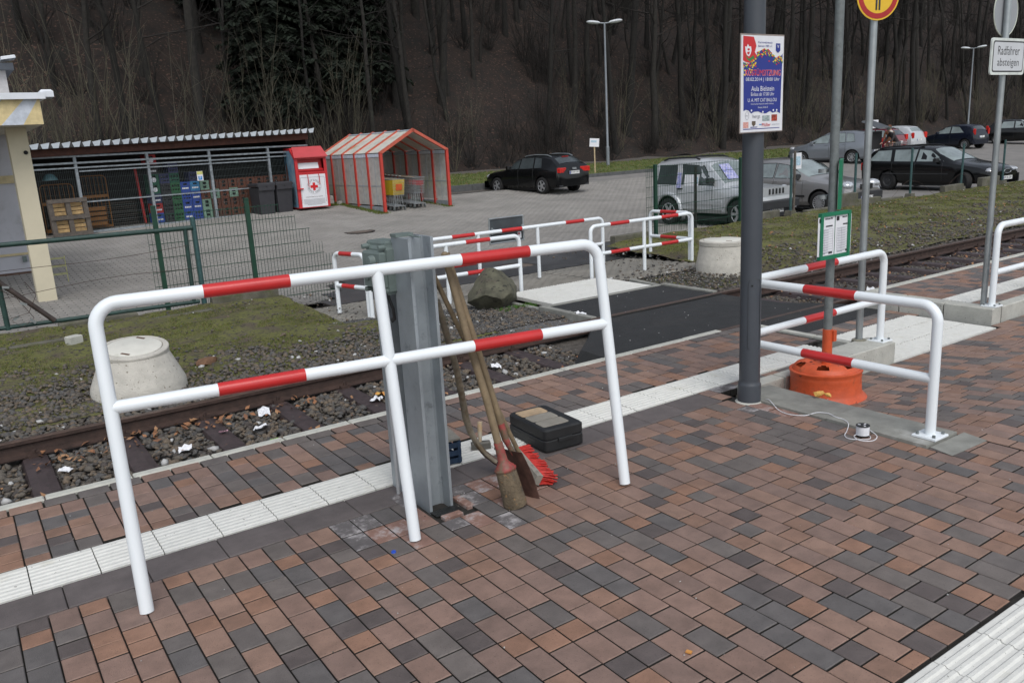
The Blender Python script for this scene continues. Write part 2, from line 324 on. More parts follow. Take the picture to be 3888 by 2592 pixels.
def row(x, y0, y1, zf, tx=None, zone=None, out=None, start=None):
    y = y0; seq = [.18, .18, .12]; k = rnd.randrange(3)
    while y > y1+0.03:
        l = .18 if rnd.random() < .66 else .12
        if y-l < y1+0.05: l = round(max(0.06, min(.18, y-y1)), 2)
        yc = y-l/2
        if not zone or zone(x, yc): 
            dz = zf(yc); t = tx(yc) if tx else 0.0
            m = pick(l)
            d1 = math.hypot(x-1.97, yc-3.85); d2 = math.hypot(x-4.59, yc-3.78)
            if (d1 < .62 and rnd.random() < 1.0-d1*1.1) or (d2 < .38 and rnd.random() < .85-d2): m = B_EFF[0] if m in B_RED+B_ORG else B_EFF[1]
            out.append((x, yc, dz, l, 0.0, t, m))
        y -= l
X0 = .0115-.1195*6
# main field
field = []
def zone_main(x, y):
    if abs(x-1.967) < .105 and 3.63 < y < 4.3: return False           # around the steel post
    if math.hypot(x-4.59, y-3.785) < .12: return False
    if x > 4.56 and x < 5.04 and y > 2.44: return False                 # concrete kerb block
    return True
k = 0
while True:
    x = X0+.1195*k; k += 1
    if x > 4.99: break
    row(x, 3.905, 1.37, lambda y: 0.0, None, zone_main, field)
paving = flat('platform_paving', [(-1, .3), (4.62, .3), (4.62, 5.42), (-1, 5.42)], -0.019, JOINT)
stripf_extra = []
lay('paving_brick', field, paving)
# strip between tactile line and kerb
stripf = []; k = 0
while True:
    x = .09+.1205*(k-7); k += 1
    if x > 6.42: break
    row(x, 5.258, 4.51, lambda y: 0.0, None, None, stripf)
strip_pav = flat('track_side_paving', [(-1, 4.5), (6.55, 4.5), (6.55, 5.43), (-1, 5.43)], -0.018, JOINT)
x = -.9
while x < 6.4:      # stretcher course along the kerb
    stripf.append((x+.09, 5.325, 0, .178, R(90), 0, rnd.choice(B_RED+B_DRK[:2]))); x += .1815
for xx in np.arange(5.08, 6.45, .18): stripf.append((xx, 4.10, 0, .178, R(90), 0, rnd.choice(B_RED+B_DRK)))
lay('paving_brick', stripf, strip_pav, 290)
for xx in (4.52, 4.64, 4.76, 4.88):
    for (ya, yb_) in ((3.93, 4.05), (4.055, 4.17)):
        if math.hypot(xx-4.59, (ya+yb_)/2-3.785) > .085 and not (xx > 4.61 and ya < 3.94): stripf_extra.append((xx, (ya+yb_)/2, 0, .12, 0.0, 0.0, rnd.choice(B_EFF+B_RED)))
# right hand lower field with ramp
right = []; k = 0
slope = math.atan(.155/1.5)
while True:
    x = 5.045+.1195*k; k += 1
    if x > 17: break
    y1 = 1.37 if x < 9 else 2.0
    top = 3.92 if x < 8.6 else 4.02
    row(x, top, y1, lambda y: ramp(y), lambda y: (-slope if 2.4 < y < 3.9 else 0.0), None, right)
rp = flat('forecourt_paving', [(4.6, .3), (17, .3), (17, 2.4), (4.6, 2.4)], -0.020, JOINT)
flat('forecourt_ramp_bed', [(4.6, 2.4), (17, 2.4), (17, 3.9), (4.6, 3.9)], lambda x, y: ramp(y)-.020, JOINT)
flat('forecourt_lower_bed', [(4.6, 3.9), (17, 3.9), (17, 5.2), (4.6, 5.2)], -.175, JOINT)
k = 0
for x in np.arange(6.75, 8.6, .1195):       # course between white field and asphalt
    y = 5.15
    while y > 4.86: right.append((x, y-.06, -.155, .12, 0, 0, rnd.choice(B_RED+B_DRK))); y -= .12
right += stripf_extra
lay('paving_brick', right, rp, 300)
# dark border stones beside the tactile line
bs = thing('border_course', 'course of long dark grey-brown border stones beside the white tactile line', 'edging', (0, 0, 0))
j = 0
for kx in range(-3, 13):
    xs = .154+.3583*kx
    if xs > 4.3: break
    mb = MB(); mb.bbox((0, 0, -.03), (.354, .245, .06), .004); o = mb.build('border_stone', BORD, bs); o.location = (xs+.179, 4.036, rnd.uniform(-.001, .001)); o.rotation_euler = (0, 0, rnd.uniform(-.004, .004))
# tactile plates
def tactile_mesh(w, d, nr, rh=.0045):
    mb = MB(); nseg = []; x0 = -w/2; 
    # ribs run along X ; profile over Y
    ys = [(-d/2, -.05), (-d/2, -.003), (-d/2+.004, 0)]
    pitch = (d-.03)/nr
    for i in range(nr):
        a = -d/2+.015+pitch*i
        ys += [(a+pitch*.12, -.001), (a+pitch*.30, rh), (a+pitch*.62, rh), (a+pitch*.80, -.001)]
    ys += [(d/2-.004, 0), (d/2, -.003), (d/2, -.05)]
    P = [(-w/2, y, z) for y, z in ys]+[(w/2, y, z) for y, z in ys]; n = len(ys)
    mb.add(P, [(i, i+1, n+i+1, n+i) for i in range(n-1)]+[tuple(range(n)), tuple(range(n, 2*n))[::-1]])
    return mb
tl = thing('tactile_line', 'line of ribbed white tactile plates along the platform beside the track', 'tactile paving')
for kx in range(-4, 23):
    xs = .035+.2935*kx
    if xs > 6.1: break
    if kx <= 0: pass
    o = tactile_mesh(.288, .322, 7).build('tactile_plate', TACT, tl); o.location = (xs+.146, 4.342, rnd.uniform(-.0015, .0015)); o.rotation_euler = (0, 0, rnd.uniform(-.005, .005))
tl2 = thing('tactile_line', 'coarse ribbed white tactile plates in the near right corner of the paving', 'tactile paving')
for kx in range(0, 30):
    for ky in range(2):
        o = tactile_mesh(.297, .297, 6, .006).build('tactile_plate', TACT, tl2); o.location = (.72+.302*kx, 1.362-.15-.302*ky, rnd.uniform(-.001, .001)); o.rotation_euler = (0, 0, rnd.uniform(-.004, .004))
# white tactile field on the ramp in front of the crossing
tf = thing('tactile_field', 'broad white ribbed tactile field between the two raised platforms', 'tactile paving')
def fld(o, xs, ys, z, w):
    for x in xs:
        for y in ys:
            p = tactile_mesh(w*.985, w*.985, 6, .005).build('tactile_plate', TACT, o); p.location = (x+w/2, y+w/2, z+rnd.uniform(-.001, .001)); p.rotation_euler = (0, 0, R(90))
fld(tf, np.arange(6.70, 8.5, .30), np.arange(3.93, 4.8, .31), -.15, .302)
mb = MB(); mb.box((6.60, 4.75, -.09), (.06, 1.3, .13)); mb.build('edging_strip', CONC, tf)
fwf = thing('tactile_field', 'white tactile field beyond the railway track beside the mossy boulder', 'tactile paving')
fld(fwf, np.arange(6.46, 8.2, .3), np.arange(8.52, 9.5, .3), -.20, .300)
# kerb of platform one
ke = thing('platform_edge', 'pale concrete kerb stones edging the platform along the railway track', 'kerb')
for kx in range(-3, 12):
    xs = .205+.4925*kx
    if xs > 6.2: break
    mb = MB(); mb.bbox((0, 0, -.15), (.484, .078, .30), .008); o = mb.build('kerb_stone', KERB, ke); o.location = (xs+.246, 5.428+rnd.uniform(-.003, .003), rnd.uniform(0, .004)); o.rotation_euler = (0, 0, rnd.uniform(-.006, .006))
for (a, b) in ((4.15, 4.62), (4.63, 5.10), (5.11, 5.46)):
    mb = MB(); mb.bbox((0, 0, -.1), (.07, b-a-.006, .21), .006); o = mb.build('kerb_stone', KERB, ke); o.location = (6.53, (a+b)/2, .002)
# concrete angle wall around the lower court
aw = thing('concrete_angle_kerb', 'long low concrete kerb block running from the dark mast to the near right barrier foot', 'kerb')
mb = MB(); L1 = 3.92-2.46
mb.prism([(4.615, 2.475), (4.965, 2.475), (4.965, 3.16), (4.615, 3.16)], -.3, .016); o = mb.build('kerb_block', CONCW, aw)
mb = MB(); mb.prism([(4.615, 3.168), (4.965, 3.168), (4.965, 3.90), (4.76, 3.93), (4.615, 3.86)], -.3, .012); o = mb.build('kerb_block', CONCW, aw)
mb = MB(); mb.bbox((4.99, 4.01, -.12), (.42, .12, .27), .006); mb.build('kerb_block', CONC, aw)
mb = MB(); mb.bbox((5.52, 4.01, -.12), (.60, .12, .27), .006); mb.build('kerb_block', CONC, aw)
mb = MB(); mb.bbox((6.275, 4.075, -.125), (.88, .27, .30), .007); mb.build('kerb_block', CONC, aw)
# repair mortar next to the barrier foot
mb = MB(); mb.prism([(4.98, 2.30), (5.02, 2.46), (4.64, 2.462), (4.60, 2.31)], .001, .004); tag(mb.build('mortar_patch', CONCW), 'flat grey mortar patch on the bricks below the near right barrier foot', 'mortar patch')
# platform two
p2 = thing('raised_platform', 'raised brick platform with pale concrete edge blocks at the right', 'platform')
blocks = [((8.61, 4.03), (8.61, 4.53)), ((8.61, 4.54), (8.61, 5.03)), ((8.61, 5.04), (8.61, 5.53))]
for (a, b) in blocks:
    mb = MB(); mb.bbox((8.70, (a[1]+b[1])/2, -.12), (.18, b[1]-a[1]-.006, .255), .01); mb.build('edge_block', CONC, p2)
for k2 in range(14):
    mb = MB(); x = 8.80+.62*k2; mb.bbox((x+.31, 4.10, -.12), (.612, .14, .255), .01); mb.build('edge_block', CONC, p2)
for k2 in range(16):
    mb = MB(); x = 8.80+.5*k2; mb.bbox((x+.25, 5.48, -.12), (.492, .09, .255), .008); mb.build('edge_block', KERB, p2)
for k2 in range(26):
    o = tactile_mesh(.296, .296, 7).build('tactile_plate', TACT, p2); o.location = (8.95+.30*k2, 4.52, .002)
pb = []
for x in np.arange(8.86, 17, .1195):
    row(x, 5.43, 4.675, lambda y: 0.0, None, None, pb); 
    pb.append((x, 4.27, 0, .18, 0, 0, rnd.choice(B_RED+B_DRK)))
mb = MB(); mb.box((13, 4.8, -.03), (8.5, 1.3, .03)); mb.build('bedding', JOINT, p2)
lay('paving_brick', pb, p2, 280)

YN_, YF_ = 5.89, 7.36
# ---------------------------------------------------------------- crossing
asph = flat('asphalt_crossing', [(5.02, 5.475), (6.57, 5.475), (6.57, 5.16), (8.62, 5.16), (8.75, 5.47), (8.55, 6.0), (8.27, 6.35), (8.27, 8.42), (6.20, 8.42), (6.20, 7.42), (5.55, 6.75), (5.10, 6.35)], lambda x, y: interp(y, [5, 5.6, 5.9, 7.3, 8.5], [-.158, -.168, -.172, -.174, -.186]), ASPH)
ap_ = [(5.02, 5.475), (6.57, 5.475), (6.57, 5.16), (8.62, 5.16), (8.75, 5.47), (8.55, 6.0), (8.27, 6.35), (8.27, 8.42), (6.20, 8.42), (6.20, 7.42), (5.55, 6.75), (5.10, 6.35)]
mb = MB(); n = len(ap_); za = lambda x, y: interp(y, [5, 5.6, 5.9, 7.3, 8.5], [-.158, -.168, -.172, -.174, -.186])
low_ = [(x-(.13 if x < 5.6 else 0)+(.13 if x > 8.3 and y < 6.3 else 0)-(.06 if 5.6 < x < 6.3 and y > 6 else 0), y) for x, y in ap_]
mb.add([(x, y, za(x, y)) for x, y in ap_]+[(x, y, -.36) for x, y in low_], [(i, (i+1) % n, n+(i+1) % n, n+i) for i in range(n)]); o = mb.build('asphalt_edge', ASPH, asph)
mb = MB()
for x0, x1 in ((5.06, 8.6), (6.2, 8.27)):
    yy = YN_ if x0 < 6 else YF_
    mb.box(((x0+x1)/2, yy-.062, -.168), (x1-x0, .045, .004))
mb.build('rail_groove', mat('groove_dark', (.02, .017, .014), .9), asph)  # flat dark strips lying on the asphalt mark the grooves
ce = thing('crossing_edging', 'grey concrete edging strips framing the asphalt track crossing', 'edging')
for (x0, y0, x1, y1) in ((6.16, 7.40, 6.16, 8.45), (6.16, 8.46, 6.16, 9.3), (8.31, 7.45, 8.31, 8.42), (8.31, 8.44, 8.42, 9.2), (6.21, 8.465, 7.24, 8.465), (7.25, 8.465, 8.28, 8.465)):
    mb = MB(); L = math.hypot(x1-x0, y1-y0); mb.bbox(((x0+x1)/2, (y0+y1)/2, zp(0, (y0+y1)/2)-.07+.012), (L, .085, .16), .006, math.atan2(y1-y0, x1-x0)); mb.build('edging_stone', CONCW, ce)
# pavements beyond
def paver_field(name, x0, x1, y0, y1, bw, bl, m, parentname, inside, label=None, rz90=False, lim=0):
    base = sheet(parentname, lambda x, y: zp(x, y)-.012, x0, x1, y0, y1, .5, PAVEB, inside)
    V = []; F = []; n = 0; hs = []
    g = .012; h = .05; b = .008
    tmpl = np.array([[-1, -1, 0], [1, -1, 0], [1, 1, 0], [-1, 1, 0]], float)
    nx = int((x1-x0)/bl); ny = int((y1-y0)/bw); C = []
    for j in range(ny):
        for i in range(nx):
            x = x0+bl*(i+.5+(.5 if j % 2 else 0)); y = y0+bw*(j+.5)
            if inside(x, y): C.append((x, y, zp(x, y)+npr.uniform(-.002, .002)))
    C = np.array(C); N = len(C)
    low = np.array([[-1, -1], [1, -1], [1, 1], [-1, 1]])*np.array([(bl-g)/2, (bw-g)/2]); top = np.array([[-1, -1], [1, -1], [1, 1], [-1, 1]])*np.array([(bl-g)/2-b, (bw-g)/2-b])
    V = np.zeros((N, 8, 3)); V[:, :4, :2] = C[:, None, :2]+low; V[:, 4:, :2] = C[:, None, :2]+top; V[:, :4, 2] = C[:, None, 2]-.02; V[:, 4:, 2] = C[:, None, 2]
    F0 = np.array([[4, 5, 6, 7], [0, 1, 5, 4], [1, 2, 6, 5], [2, 3, 7, 6], [3, 0, 4, 7]]); F = (F0[None]+8*np.arange(N)[:, None, None]).reshape(-1, 4)
    o = npmesh(name, V.reshape(-1, 3), F, np.zeros(len(F), int), [m], base); o['kind'] = 'stuff'
    return base
paver_field('pavers', 3.9, 11.0, 9.0, 11.65, .10, .20, PAVE2, 'crossing_pavement', lambda x, y: (y > 9.42 and x > 8.45 and x < 10.45+max(0, (y-10.4))*.3) or (6.2 < x < 8.4 and y > 9.46) or (x < 6.15 and y > 10.0-.32*(x-3.9) and x < 6.15 and x > 3.95+max(0, (10.6-y))*.2))
sheet('access_road', lambda x, y: zp(x, y)+.004, 4.6, 12.2, 11.62, 14.3, .4, ROAD, lambda x, y: x > 4.6+(y-12)*.5 and x < 11.6+(y-11.6)*.3)
paver_field('pavers', -1.5, 27.0, 12.45, 27.2, .125, .25, PAVE, 'car_park', lambda x, y: (not (4.6+(y-12)*.5 < x < 11.6+(y-11.6)*.3 and y < 14.3)) and x < 8+y*1.05 and (y < 27.0))
sheet('car_park_far', lambda x, y: zp(x, y)-.004, 20, 110, 12.45, 28.4, .8, mat('far_pavers', (0.20, 0.19, 0.178), 0.85, var=0.12, scale=2.0, bump=0.4, bscale=30, stain=(0.16, 0.155, 0.145), stain_scale=0.4, stain_amt=0.5), lambda x, y: x >= 8+y*1.05-.6 or y > 26.8)
# verge left, right
sheet('mossy_verge', lambda x, y: zl(x, y)+.022*nz(x, y)+.01*nz(x*3, y*3), -3.0, 5.1, 7.85, 12.30, .12, MOSS, lambda x, y: x < 4.0 or y < 9.7)
sheet('mossy_verge', lambda x, y: zr(x, y)+.02*nz(x, y)+.012*nz(x*3, y*3), 8.4, 48, 7.85, 12.16, .16, MOSS, lambda x, y: x > 10.55 or y < 9.4)
sheet('gravel_patch', lambda x, y: interp(y, [7.5, 8, 9.9], [-.27, -.225, -.245])+.01*nz(x*2, y*2), 3.2, 6.12, 7.6, 10.1, .14, GRAV, lambda x, y: y < 10.05-.32*(x-3.9) and x > 3.6+max(0, y-8.3)*.15)
# grass verge behind the parking and the wooded slope
def zv(x, y): return interp(y, [28.0, 28.3, 31, 33, 34.5, 36], [.30, .34, .52, .60, .45, .9])+.03*nz(x*.4, y*.4)
sheet('grass_verge', zv, -12, 130, 28.35, 35.0, .6, VERGE)
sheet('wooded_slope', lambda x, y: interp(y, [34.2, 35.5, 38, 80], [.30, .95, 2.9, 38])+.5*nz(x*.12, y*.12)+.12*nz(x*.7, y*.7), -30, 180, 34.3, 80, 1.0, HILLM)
# far parking kerb
fk = thing('car_park_kerb', 'low dark kerb between the far parking bays and the grass verge', 'kerb')
for k2 in range(70):
    x = 11.5+k2*1.0
    mb = MB(); mb.bbox((x+.5, 28.36, .22), (.985, .12, .30), .01); mb.build('kerb_stone', mat('dark_kerb', (0.085, 0.088, 0.088), .85, var=.2, scale=6), fk)
# kerb on the track side of the car park, left and right
for nm, lab, xs, zt, y in (('verge_kerb', 'mossy low kerb stones between the left moss and the car park', np.arange(-2, 4.0, 1.0), -.225, 12.3), ('verge_kerb', 'dark mossy kerb stones below the green fence posts at the right', np.arange(10.7, 46, 1.0), -.035, 12.22)):
    kk = thing(nm, lab, 'kerb')
    for x in xs:
        mb = MB(); mb.bbox((x+.5, y, zt-.25), (.985, .14, .5), .012); o = mb.build('kerb_stone', mat('mossy_kerb', (0.105, 0.10, 0.078), .9, var=.3, scale=5, bump=.5, bscale=50, stain=(.07, .075, .03), stain_scale=3, stain_amt=.5), kk); o.rotation_euler = (rnd.uniform(-.02, .02), rnd.uniform(-.008, .008), 0)
kk = thing('old_kerb', 'sunken grey kerb line lying in the moss in front of the gate', 'kerb')
for (a, b) in ((-.6, .35), (.37, 1.05), (1.9, 2.9)):
    mb = MB(); y = 11.35 if a < 1.5 else 11.75; mb.bbox(((a+b)/2, y+.05*(a), -.2), (b-a, .12, .12), .01, .05); mb.build('kerb_stone', MAT['mossy_kerb'], kk)

# ---------------------------------------------------------------- railway
def rail(y, x0, x1, lab):
    prof = [(-.0675, -.14), (.0675, -.14), (.0675, -.128), (.012, -.110), (.009, -.045), (.034, -.032), (.034, -.004), (.028, 0), (-.028, 0), (-.034, -.004), (-.034, -.032), (-.009, -.045), (-.012, -.110), (-.0675, -.128)]
    t = thing('rail', lab, 'rail', (0, y, 0)); n = len(prof)
    mb = MB(); P = [(x0, py, pz-.165) for py, pz in prof]+[(x1, py, pz-.165) for py, pz in prof]
    fs = [(i, (i+1) % n, n+(i+1) % n, n+i) for i in range(n)]; mb.add(P, fs+[tuple(range(n)), tuple(range(n, 2*n))[::-1]], mats=[(1 if i in (6, 7, 8) else 0) for i in range(n)]+[0, 0])
    mb.build('rail_profile', [RAIL, RAILT], t); return t
YF, YN = 7.36, 5.89
rf = rail(YF, -4, 60, 'rusty far rail of the railway track crossing the whole view')
rn = rail(YN, -4, 60, 'rusty near rail of the railway track close to the platform edge')
SP = .66
def sleeper_mesh():
    mb = MB(); w0, w1 = .13, .085; L = 2.3
    pr = [(-w0, -.11), (-w1, 0), (-w1*.35, .012), (w1*.35, .012), (w1, 0), (w0, -.11)]
    P = [(x, -L/2, z) for x, z in pr]+[(x, L/2, z) for x, z in pr]; n = len(pr)
    mb.add(P, [(i, i+1, n+i+1, n+i) for i in range(n-1)]+[tuple(range(n)), tuple(range(n, 2*n))[::-1]])
    return mb
sp = None; clip = None
for k2 in range(-5, 70):
    x = .265+SP*k2
    if 5.3 < x < 8.5: continue
    if sp is None:
        sp = thing('railway_sleeper', 'x', 'sleeper', (x, 6.62, -.315), 0, 'steel trough sleepers under the rails'); sleeper_mesh().build('trough', SLEEP, sp)
        for sy in (-1, 1):
            for so_ in (-1, 1):
                mb = MB(); mb.box((0, sy*.735+so_*.085, .025), (.09, .05, .03)); mb.tube([(0, sy*.735+so_*.09, .03), (0, sy*.735+so_*.09, .075)], .016, 6); mb.build('rail_clip', RAIL, sp)
        o = sp
    else:
        o = copy_tree(sp); o.location = (x, 6.62, -.315)
    o['label'] = 'rusty steel trough sleeper in the ballast left of the asphalt crossing' if x < 5.3 else 'rusty steel trough sleeper in the ballast beside the raised platform'

# rock scatter
_ico = None
def rock_variants(n, seed):
    out = []
    for k in range(n):
        bm = bmesh.new(); bmesh.ops.create_icosphere(bm, subdivisions=1, radius=1.0)
        r2 = random.Random(seed+k)
        for v in bm.verts: v.co *= r2.uniform(.65, 1.15)
        d = Vector((r2.uniform(.8, 1.1), r2.uniform(.7, 1.0), r2.uniform(.4, .7)))
        out.append((np.array([[v.co.x*d.x, v.co.y*d.y, v.co.z*d.z] for v in bm.verts]), np.array([[q.index for q in f.verts] for f in bm.faces]))); bm.free()
    return out
RV = rock_variants(8, 3)
def scatter(name, pts, smin, smax, mats, wts, parent=None, kind='stuff', lab=None, cat=None, variants=RV):
    Vs = []; Fs = []; Ms = []; off = 0; N = len(pts); vi = npr.integers(0, len(variants), N); mi = npr.choice(len(mats), N, p=wts); sz = smin+(smax-smin)*npr.random(N)**2
    ang = npr.random((N, 3))*6.28
    for i in range(N):
        v, f = variants[vi[i]]; a, b, c = ang[i]; ca, sa = math.cos(a), math.sin(a); b = (b-3.14)*.25; cb, sb = math.cos(b), math.sin(b)
        Rm = np.array([[ca, -sa, 0], [sa, ca, 0], [0, 0, 1]]) @ np.array([[1, 0, 0], [0, cb, -sb], [0, sb, cb]])
        Vs.append(v @ Rm.T*sz[i]+pts[i]); Fs.append(f+off); Ms.append(np.full(len(f), mi[i])); off += len(v)
    o = npmesh(name, np.concatenate(Vs), np.concatenate(Fs), np.concatenate(Ms), mats, parent); tag(o, lab, cat, None, kind); return o
def pts_in(n, x0, x1, y0, y1, zf, keep=None):
    P = []
    while len(P) < n:
        x = npr.uniform(x0, x1); y = npr.uniform(y0, y1)
        if keep and not keep(x, y): continue
        P.append((x, y, zf(x, y)))
    return np.array(P)
def off_sleeper(x, y):
    d = abs(((x-.265)/SP) % 1.0 - .5)
    return d < .5-.115/SP or npr.random() < .06
bz = lambda x, y: -.325+npr.uniform(-.02, .012)
BM = STONE+[PALE]; BW = [.36, .28, .22, .125, .015]
scatter('ballast', pts_in(6500, -1.2, 5.35, 5.5, 7.28, bz, off_sleeper), .021, .050, BM, BW, lab='brown and grey ballast stones between the sleepers left of the crossing', cat='ballast')
scatter('ballast', pts_in(4200, 8.3, 19, 5.55, 7.28, lambda x, y: bz(x, y)-.03, off_sleeper), .018, .036, BM, BW, lab='brown and grey ballast stones between the sleepers right of the crossing', cat='ballast')
def ksh(x, y):
    t = (y-7.45)/(2.6 if x < 1.0 else 1.9)+.3*nz(x*1.3, y*1.3); return npr.random() > t*1.1-.1
scatter('shoulder_gravel', pts_in(11500, -1.5, 6.1, 7.45, 10.2, lambda x, y: max(interp(y, [7.4, 7.9], [-.30, -.25]), zl(x, y)+.008 if y > 7.9 else -1)+.01, lambda x, y: ksh(x, y) and not (x > 3.6 and y > 9.5)), .012, .044, BM, [.34, .31, .20, .135, .015], lab='loose stones along the left side of the far rail', cat='gravel')
scatter('shoulder_gravel', pts_in(7000, 8.4, 24, 7.45, 10.2, lambda x, y: max(interp(y, [7.4, 7.9], [-.30, -.25]), zr(x, y)+.008 if y > 7.9 else -1)+.01, lambda x, y: npr.random() > (y-7.45)/2.8+.3*nz(x, y)), .012, .042, BM, [.34, .31, .19, .145, .015], lab='loose stones along the right side of the far rail', cat='gravel')
scatter('fine_gravel', pts_in(9000, 3.3, 6.12, 7.9, 9.95, lambda x, y: interp(y, [7.5, 8, 9.9], [-.26, -.215, -.235])+.008, lambda x, y: y < 10.0-.32*(x-3.9) and x > 3.4+.15*nz(x*3, y*3)), .007, .018, [GRAV, STONE[1], PALE], [.55, .42, .03], lab='fine grey gravel around the mossy boulder', cat='gravel')
scatter('fine_gravel', pts_in(2500, 8.4, 10.5, 8.2, 9.45, lambda x, y: zr(x, y)+.008), .008, .024, [GRAV, STONE[1], PALE], [.55, .38, .07], lab='fine grey gravel beside the right edging of the crossing', cat='gravel')
scatter('verge_pebbles', pts_in(1100, -1.5, 4.6, 8.6, 12.2, lambda x, y: zl(x, y)+.01), .008, .03, BM, [.32, .32, .2, .14, .02], lab='scattered pebbles on the left moss', cat='gravel')
scatter('verge_pebbles', pts_in(2200, 9, 26, 9.0, 12.1, lambda x, y: zr(x, y)+.01), .01, .032, BM, [.32, .32, .2, .14, .02], lab='scattered pebbles on the right moss', cat='gravel')
# grass tufts (stuff)
def tufts(name, pts, hmin, hmax, mats, lab, nb=5, wid=.004, spread=.02):
    N = len(pts)*nb; P = np.repeat(np.array(pts), nb, 0); P[:, :2] += npr.normal(0, spread, (N, 2))
    h = npr.uniform(hmin, hmax, N); a = npr.uniform(0, 6.28, N); ln = npr.uniform(.1, .7, N)*h
    V = np.zeros((N, 3, 3)); dx = np.cos(a)*wid; dy = np.sin(a)*wid
    V[:, 0] = P; V[:, 0, 0] -= dx; V[:, 0, 1] -= dy; V[:, 1] = P; V[:, 1, 0] += dx; V[:, 1, 1] += dy
    b = npr.uniform(0, 6.28, N); V[:, 2] = P; V[:, 2, 0] += np.cos(b)*ln; V[:, 2, 1] += np.sin(b)*ln; V[:, 2, 2] += h
    F = np.arange(N*3).reshape(N, 3); o = npmesh(name, V.reshape(-1, 3), F, npr.integers(0, len(mats), N), mats); tag(o, lab, 'grass', None, 'stuff'); return o
GR1 = mat('grass_blade', (0.070, 0.115, 0.018), .8, var=.3, scale=4); GR2 = mat('moss_blade', (0.115, 0.125, 0.024), .9, var=.3, scale=4); GR3 = mat('dry_blade', (0.15, 0.125, 0.06), .9, var=.3, scale=4)
tufts('moss_cover', pts_in(7000, -1.2, 4.4, 8.5, 12.2, lambda x, y: zl(x, y)+.02*nz(x, y), lambda x, y: nz(x*1.1+2, y*1.1) > -.05 and (x < 4 or y < 9.6)), .008, .024, [GR1, GR2, GR2, GR3], 'low moss and short grass on the left verge', 5, .004)
tufts('moss_cover', pts_in(12000, 10.8, 30, 8.6, 12.1, lambda x, y: zr(x, y)+.02*nz(x, y), lambda x, y: nz(x*1.1+2, y*1.1) > -.2+(11-y)*.25), .010, .03, [GR1, GR2, GR2, GR3], 'low moss and short grass on the right verge', 5, .006)
tufts('verge_turf', pts_in(16000, 8, 95, 28.5, 34.2, zv), .03, .10, [GR1, GR1, GR2, GR3], 'short grass on the verge behind the parking bays', 4, .016, .06)
# fallen leaves
def leaves(name, pts, lab, smin=.018, smax=.04):
    N = len(pts); V = np.zeros((N, 4, 3)); 
    for i in range(N):
        s = npr.uniform(smin, smax); a = npr.uniform(0, 6.28); n = Vector((npr.normal(0, .5), npr.normal(0, .5), 1)).normalized(); u = n.cross(Vector((math.cos(a), math.sin(a), 0))).normalized(); w = n.cross(u)
        p = Vector(pts[i])+Vector((0, 0, .012)); c = npr.uniform(-.35, .35)*s
        V[i] = [p+u*s, p+w*s*.55+n*c, p-u*s, p-w*s*.55+n*c]
    F = np.array([[0, 1, 3], [1, 2, 3]]); F = (F[None]+4*np.arange(N)[:, None, None]).reshape(-1, 3)
    o = npmesh(name, V.reshape(-1, 3), F, np.repeat(npr.integers(0, 3, N), 2), LEAF); tag(o, lab, 'leaves', None, 'stuff')
leaves('fallen_leaves', np.concatenate([pts_in(120, -1, 5.2, 5.6, 7.3, lambda x, y: -.29), pts_in(110, .2, 2.6, 6.9, 7.3, lambda x, y: -.30)]), 'brown fallen leaves in the ballast left of the crossing')
leaves('fallen_leaves', pts_in(380, 8.6, 20, 5.6, 7.3, lambda x, y: -.30), 'brown fallen leaves in the ballast right of the crossing')
leaves('fallen_leaves', pts_in(500, 12, 28, 8.2, 12, lambda x, y: zr(x, y)+.02, lambda x, y: nz(x*.7, y*.7) > .1), 'brown fallen leaves on the right moss')
# crumbs on the bricks and asphalt
scatter('paving_grit', pts_in(260, 0, 10, 1.5, 5.2, lambda x, y: (ramp(y) if x > 5 else 0)+.003, lambda x, y: not (x > 5 and y > 3.9)), .0015, .006, [PALE, STONE[0]], [.7, .3], lab='tiny pale crumbs and grit on the paving bricks', cat='grit')
scatter('crossing_grit', pts_in(60, 5.3, 8.2, 5.6, 8.3, lambda x, y: -.163), .003, .012, [PALE, STONE[0]], [.7, .3], lab='tiny pale crumbs on the asphalt crossing', cat='grit')
# paper scraps
def paper(x, y, z, s, lab, m=PAPERL, seed=0):
    r2 = random.Random(seed); mb = MB(); n = 4
    for i in range(n+1):
        for j in range(n+1): mb.v.append(((i/n-.5)*s*1.3, (j/n-.5)*s, r2.uniform(0, .35)*s))
    mb.f = [(i*(n+1)+j, (i+1)*(n+1)+j, (i+1)*(n+1)+j+1, i*(n+1)+j+1) for i in range(n) for j in range(n)]; mb.m = [0]*len(mb.f)
    o = mb.build('paper_scrap', m); o.location = (x, y, z); o.rotation_euler = (r2.uniform(-.3, .3), r2.uniform(-.3, .3), r2.uniform(0, 6)); tag(o, lab, 'litter', 'scraps of litter on the track')
PK = mat('printed_wrapper', (.55, .12, .05), .5, scale=40, col2=(.75, .6, .12)); GRP = mat('green_wrapper', (.25, .5, .08), .5)
paper(2.03, 7.02, -.29, .10, 'larger folded white paper scrap on the ballast near the far rail behind the centre leg', seed=1)
paper(1.88, 6.62, -.29, .09, 'crumpled white paper lying on a sleeper left of the steel post', seed=2)
paper(1.25, 6.55, -.29, .08, 'long white paper scrap on the ballast below the lower red band', seed=3)
paper(.42, 6.72, -.29, .07, 'small white paper scrap beside the far rail at the left', seed=4)
paper(1.6, 6.75, -.29, .05, 'pinkish paper scrap at the corner of a sleeper', mat('pink_paper', (.6, .35, .42), .6), seed=5)
paper(1.86, 6.25, -.29, .05, 'bright green sweet wrapper in the ballast near the kerb', GRP, seed=6)
paper(3.05, 6.75, -.29, .12, 'red and yellow printed wrapper lying between sleepers behind the leaning tools', PK, seed=7)
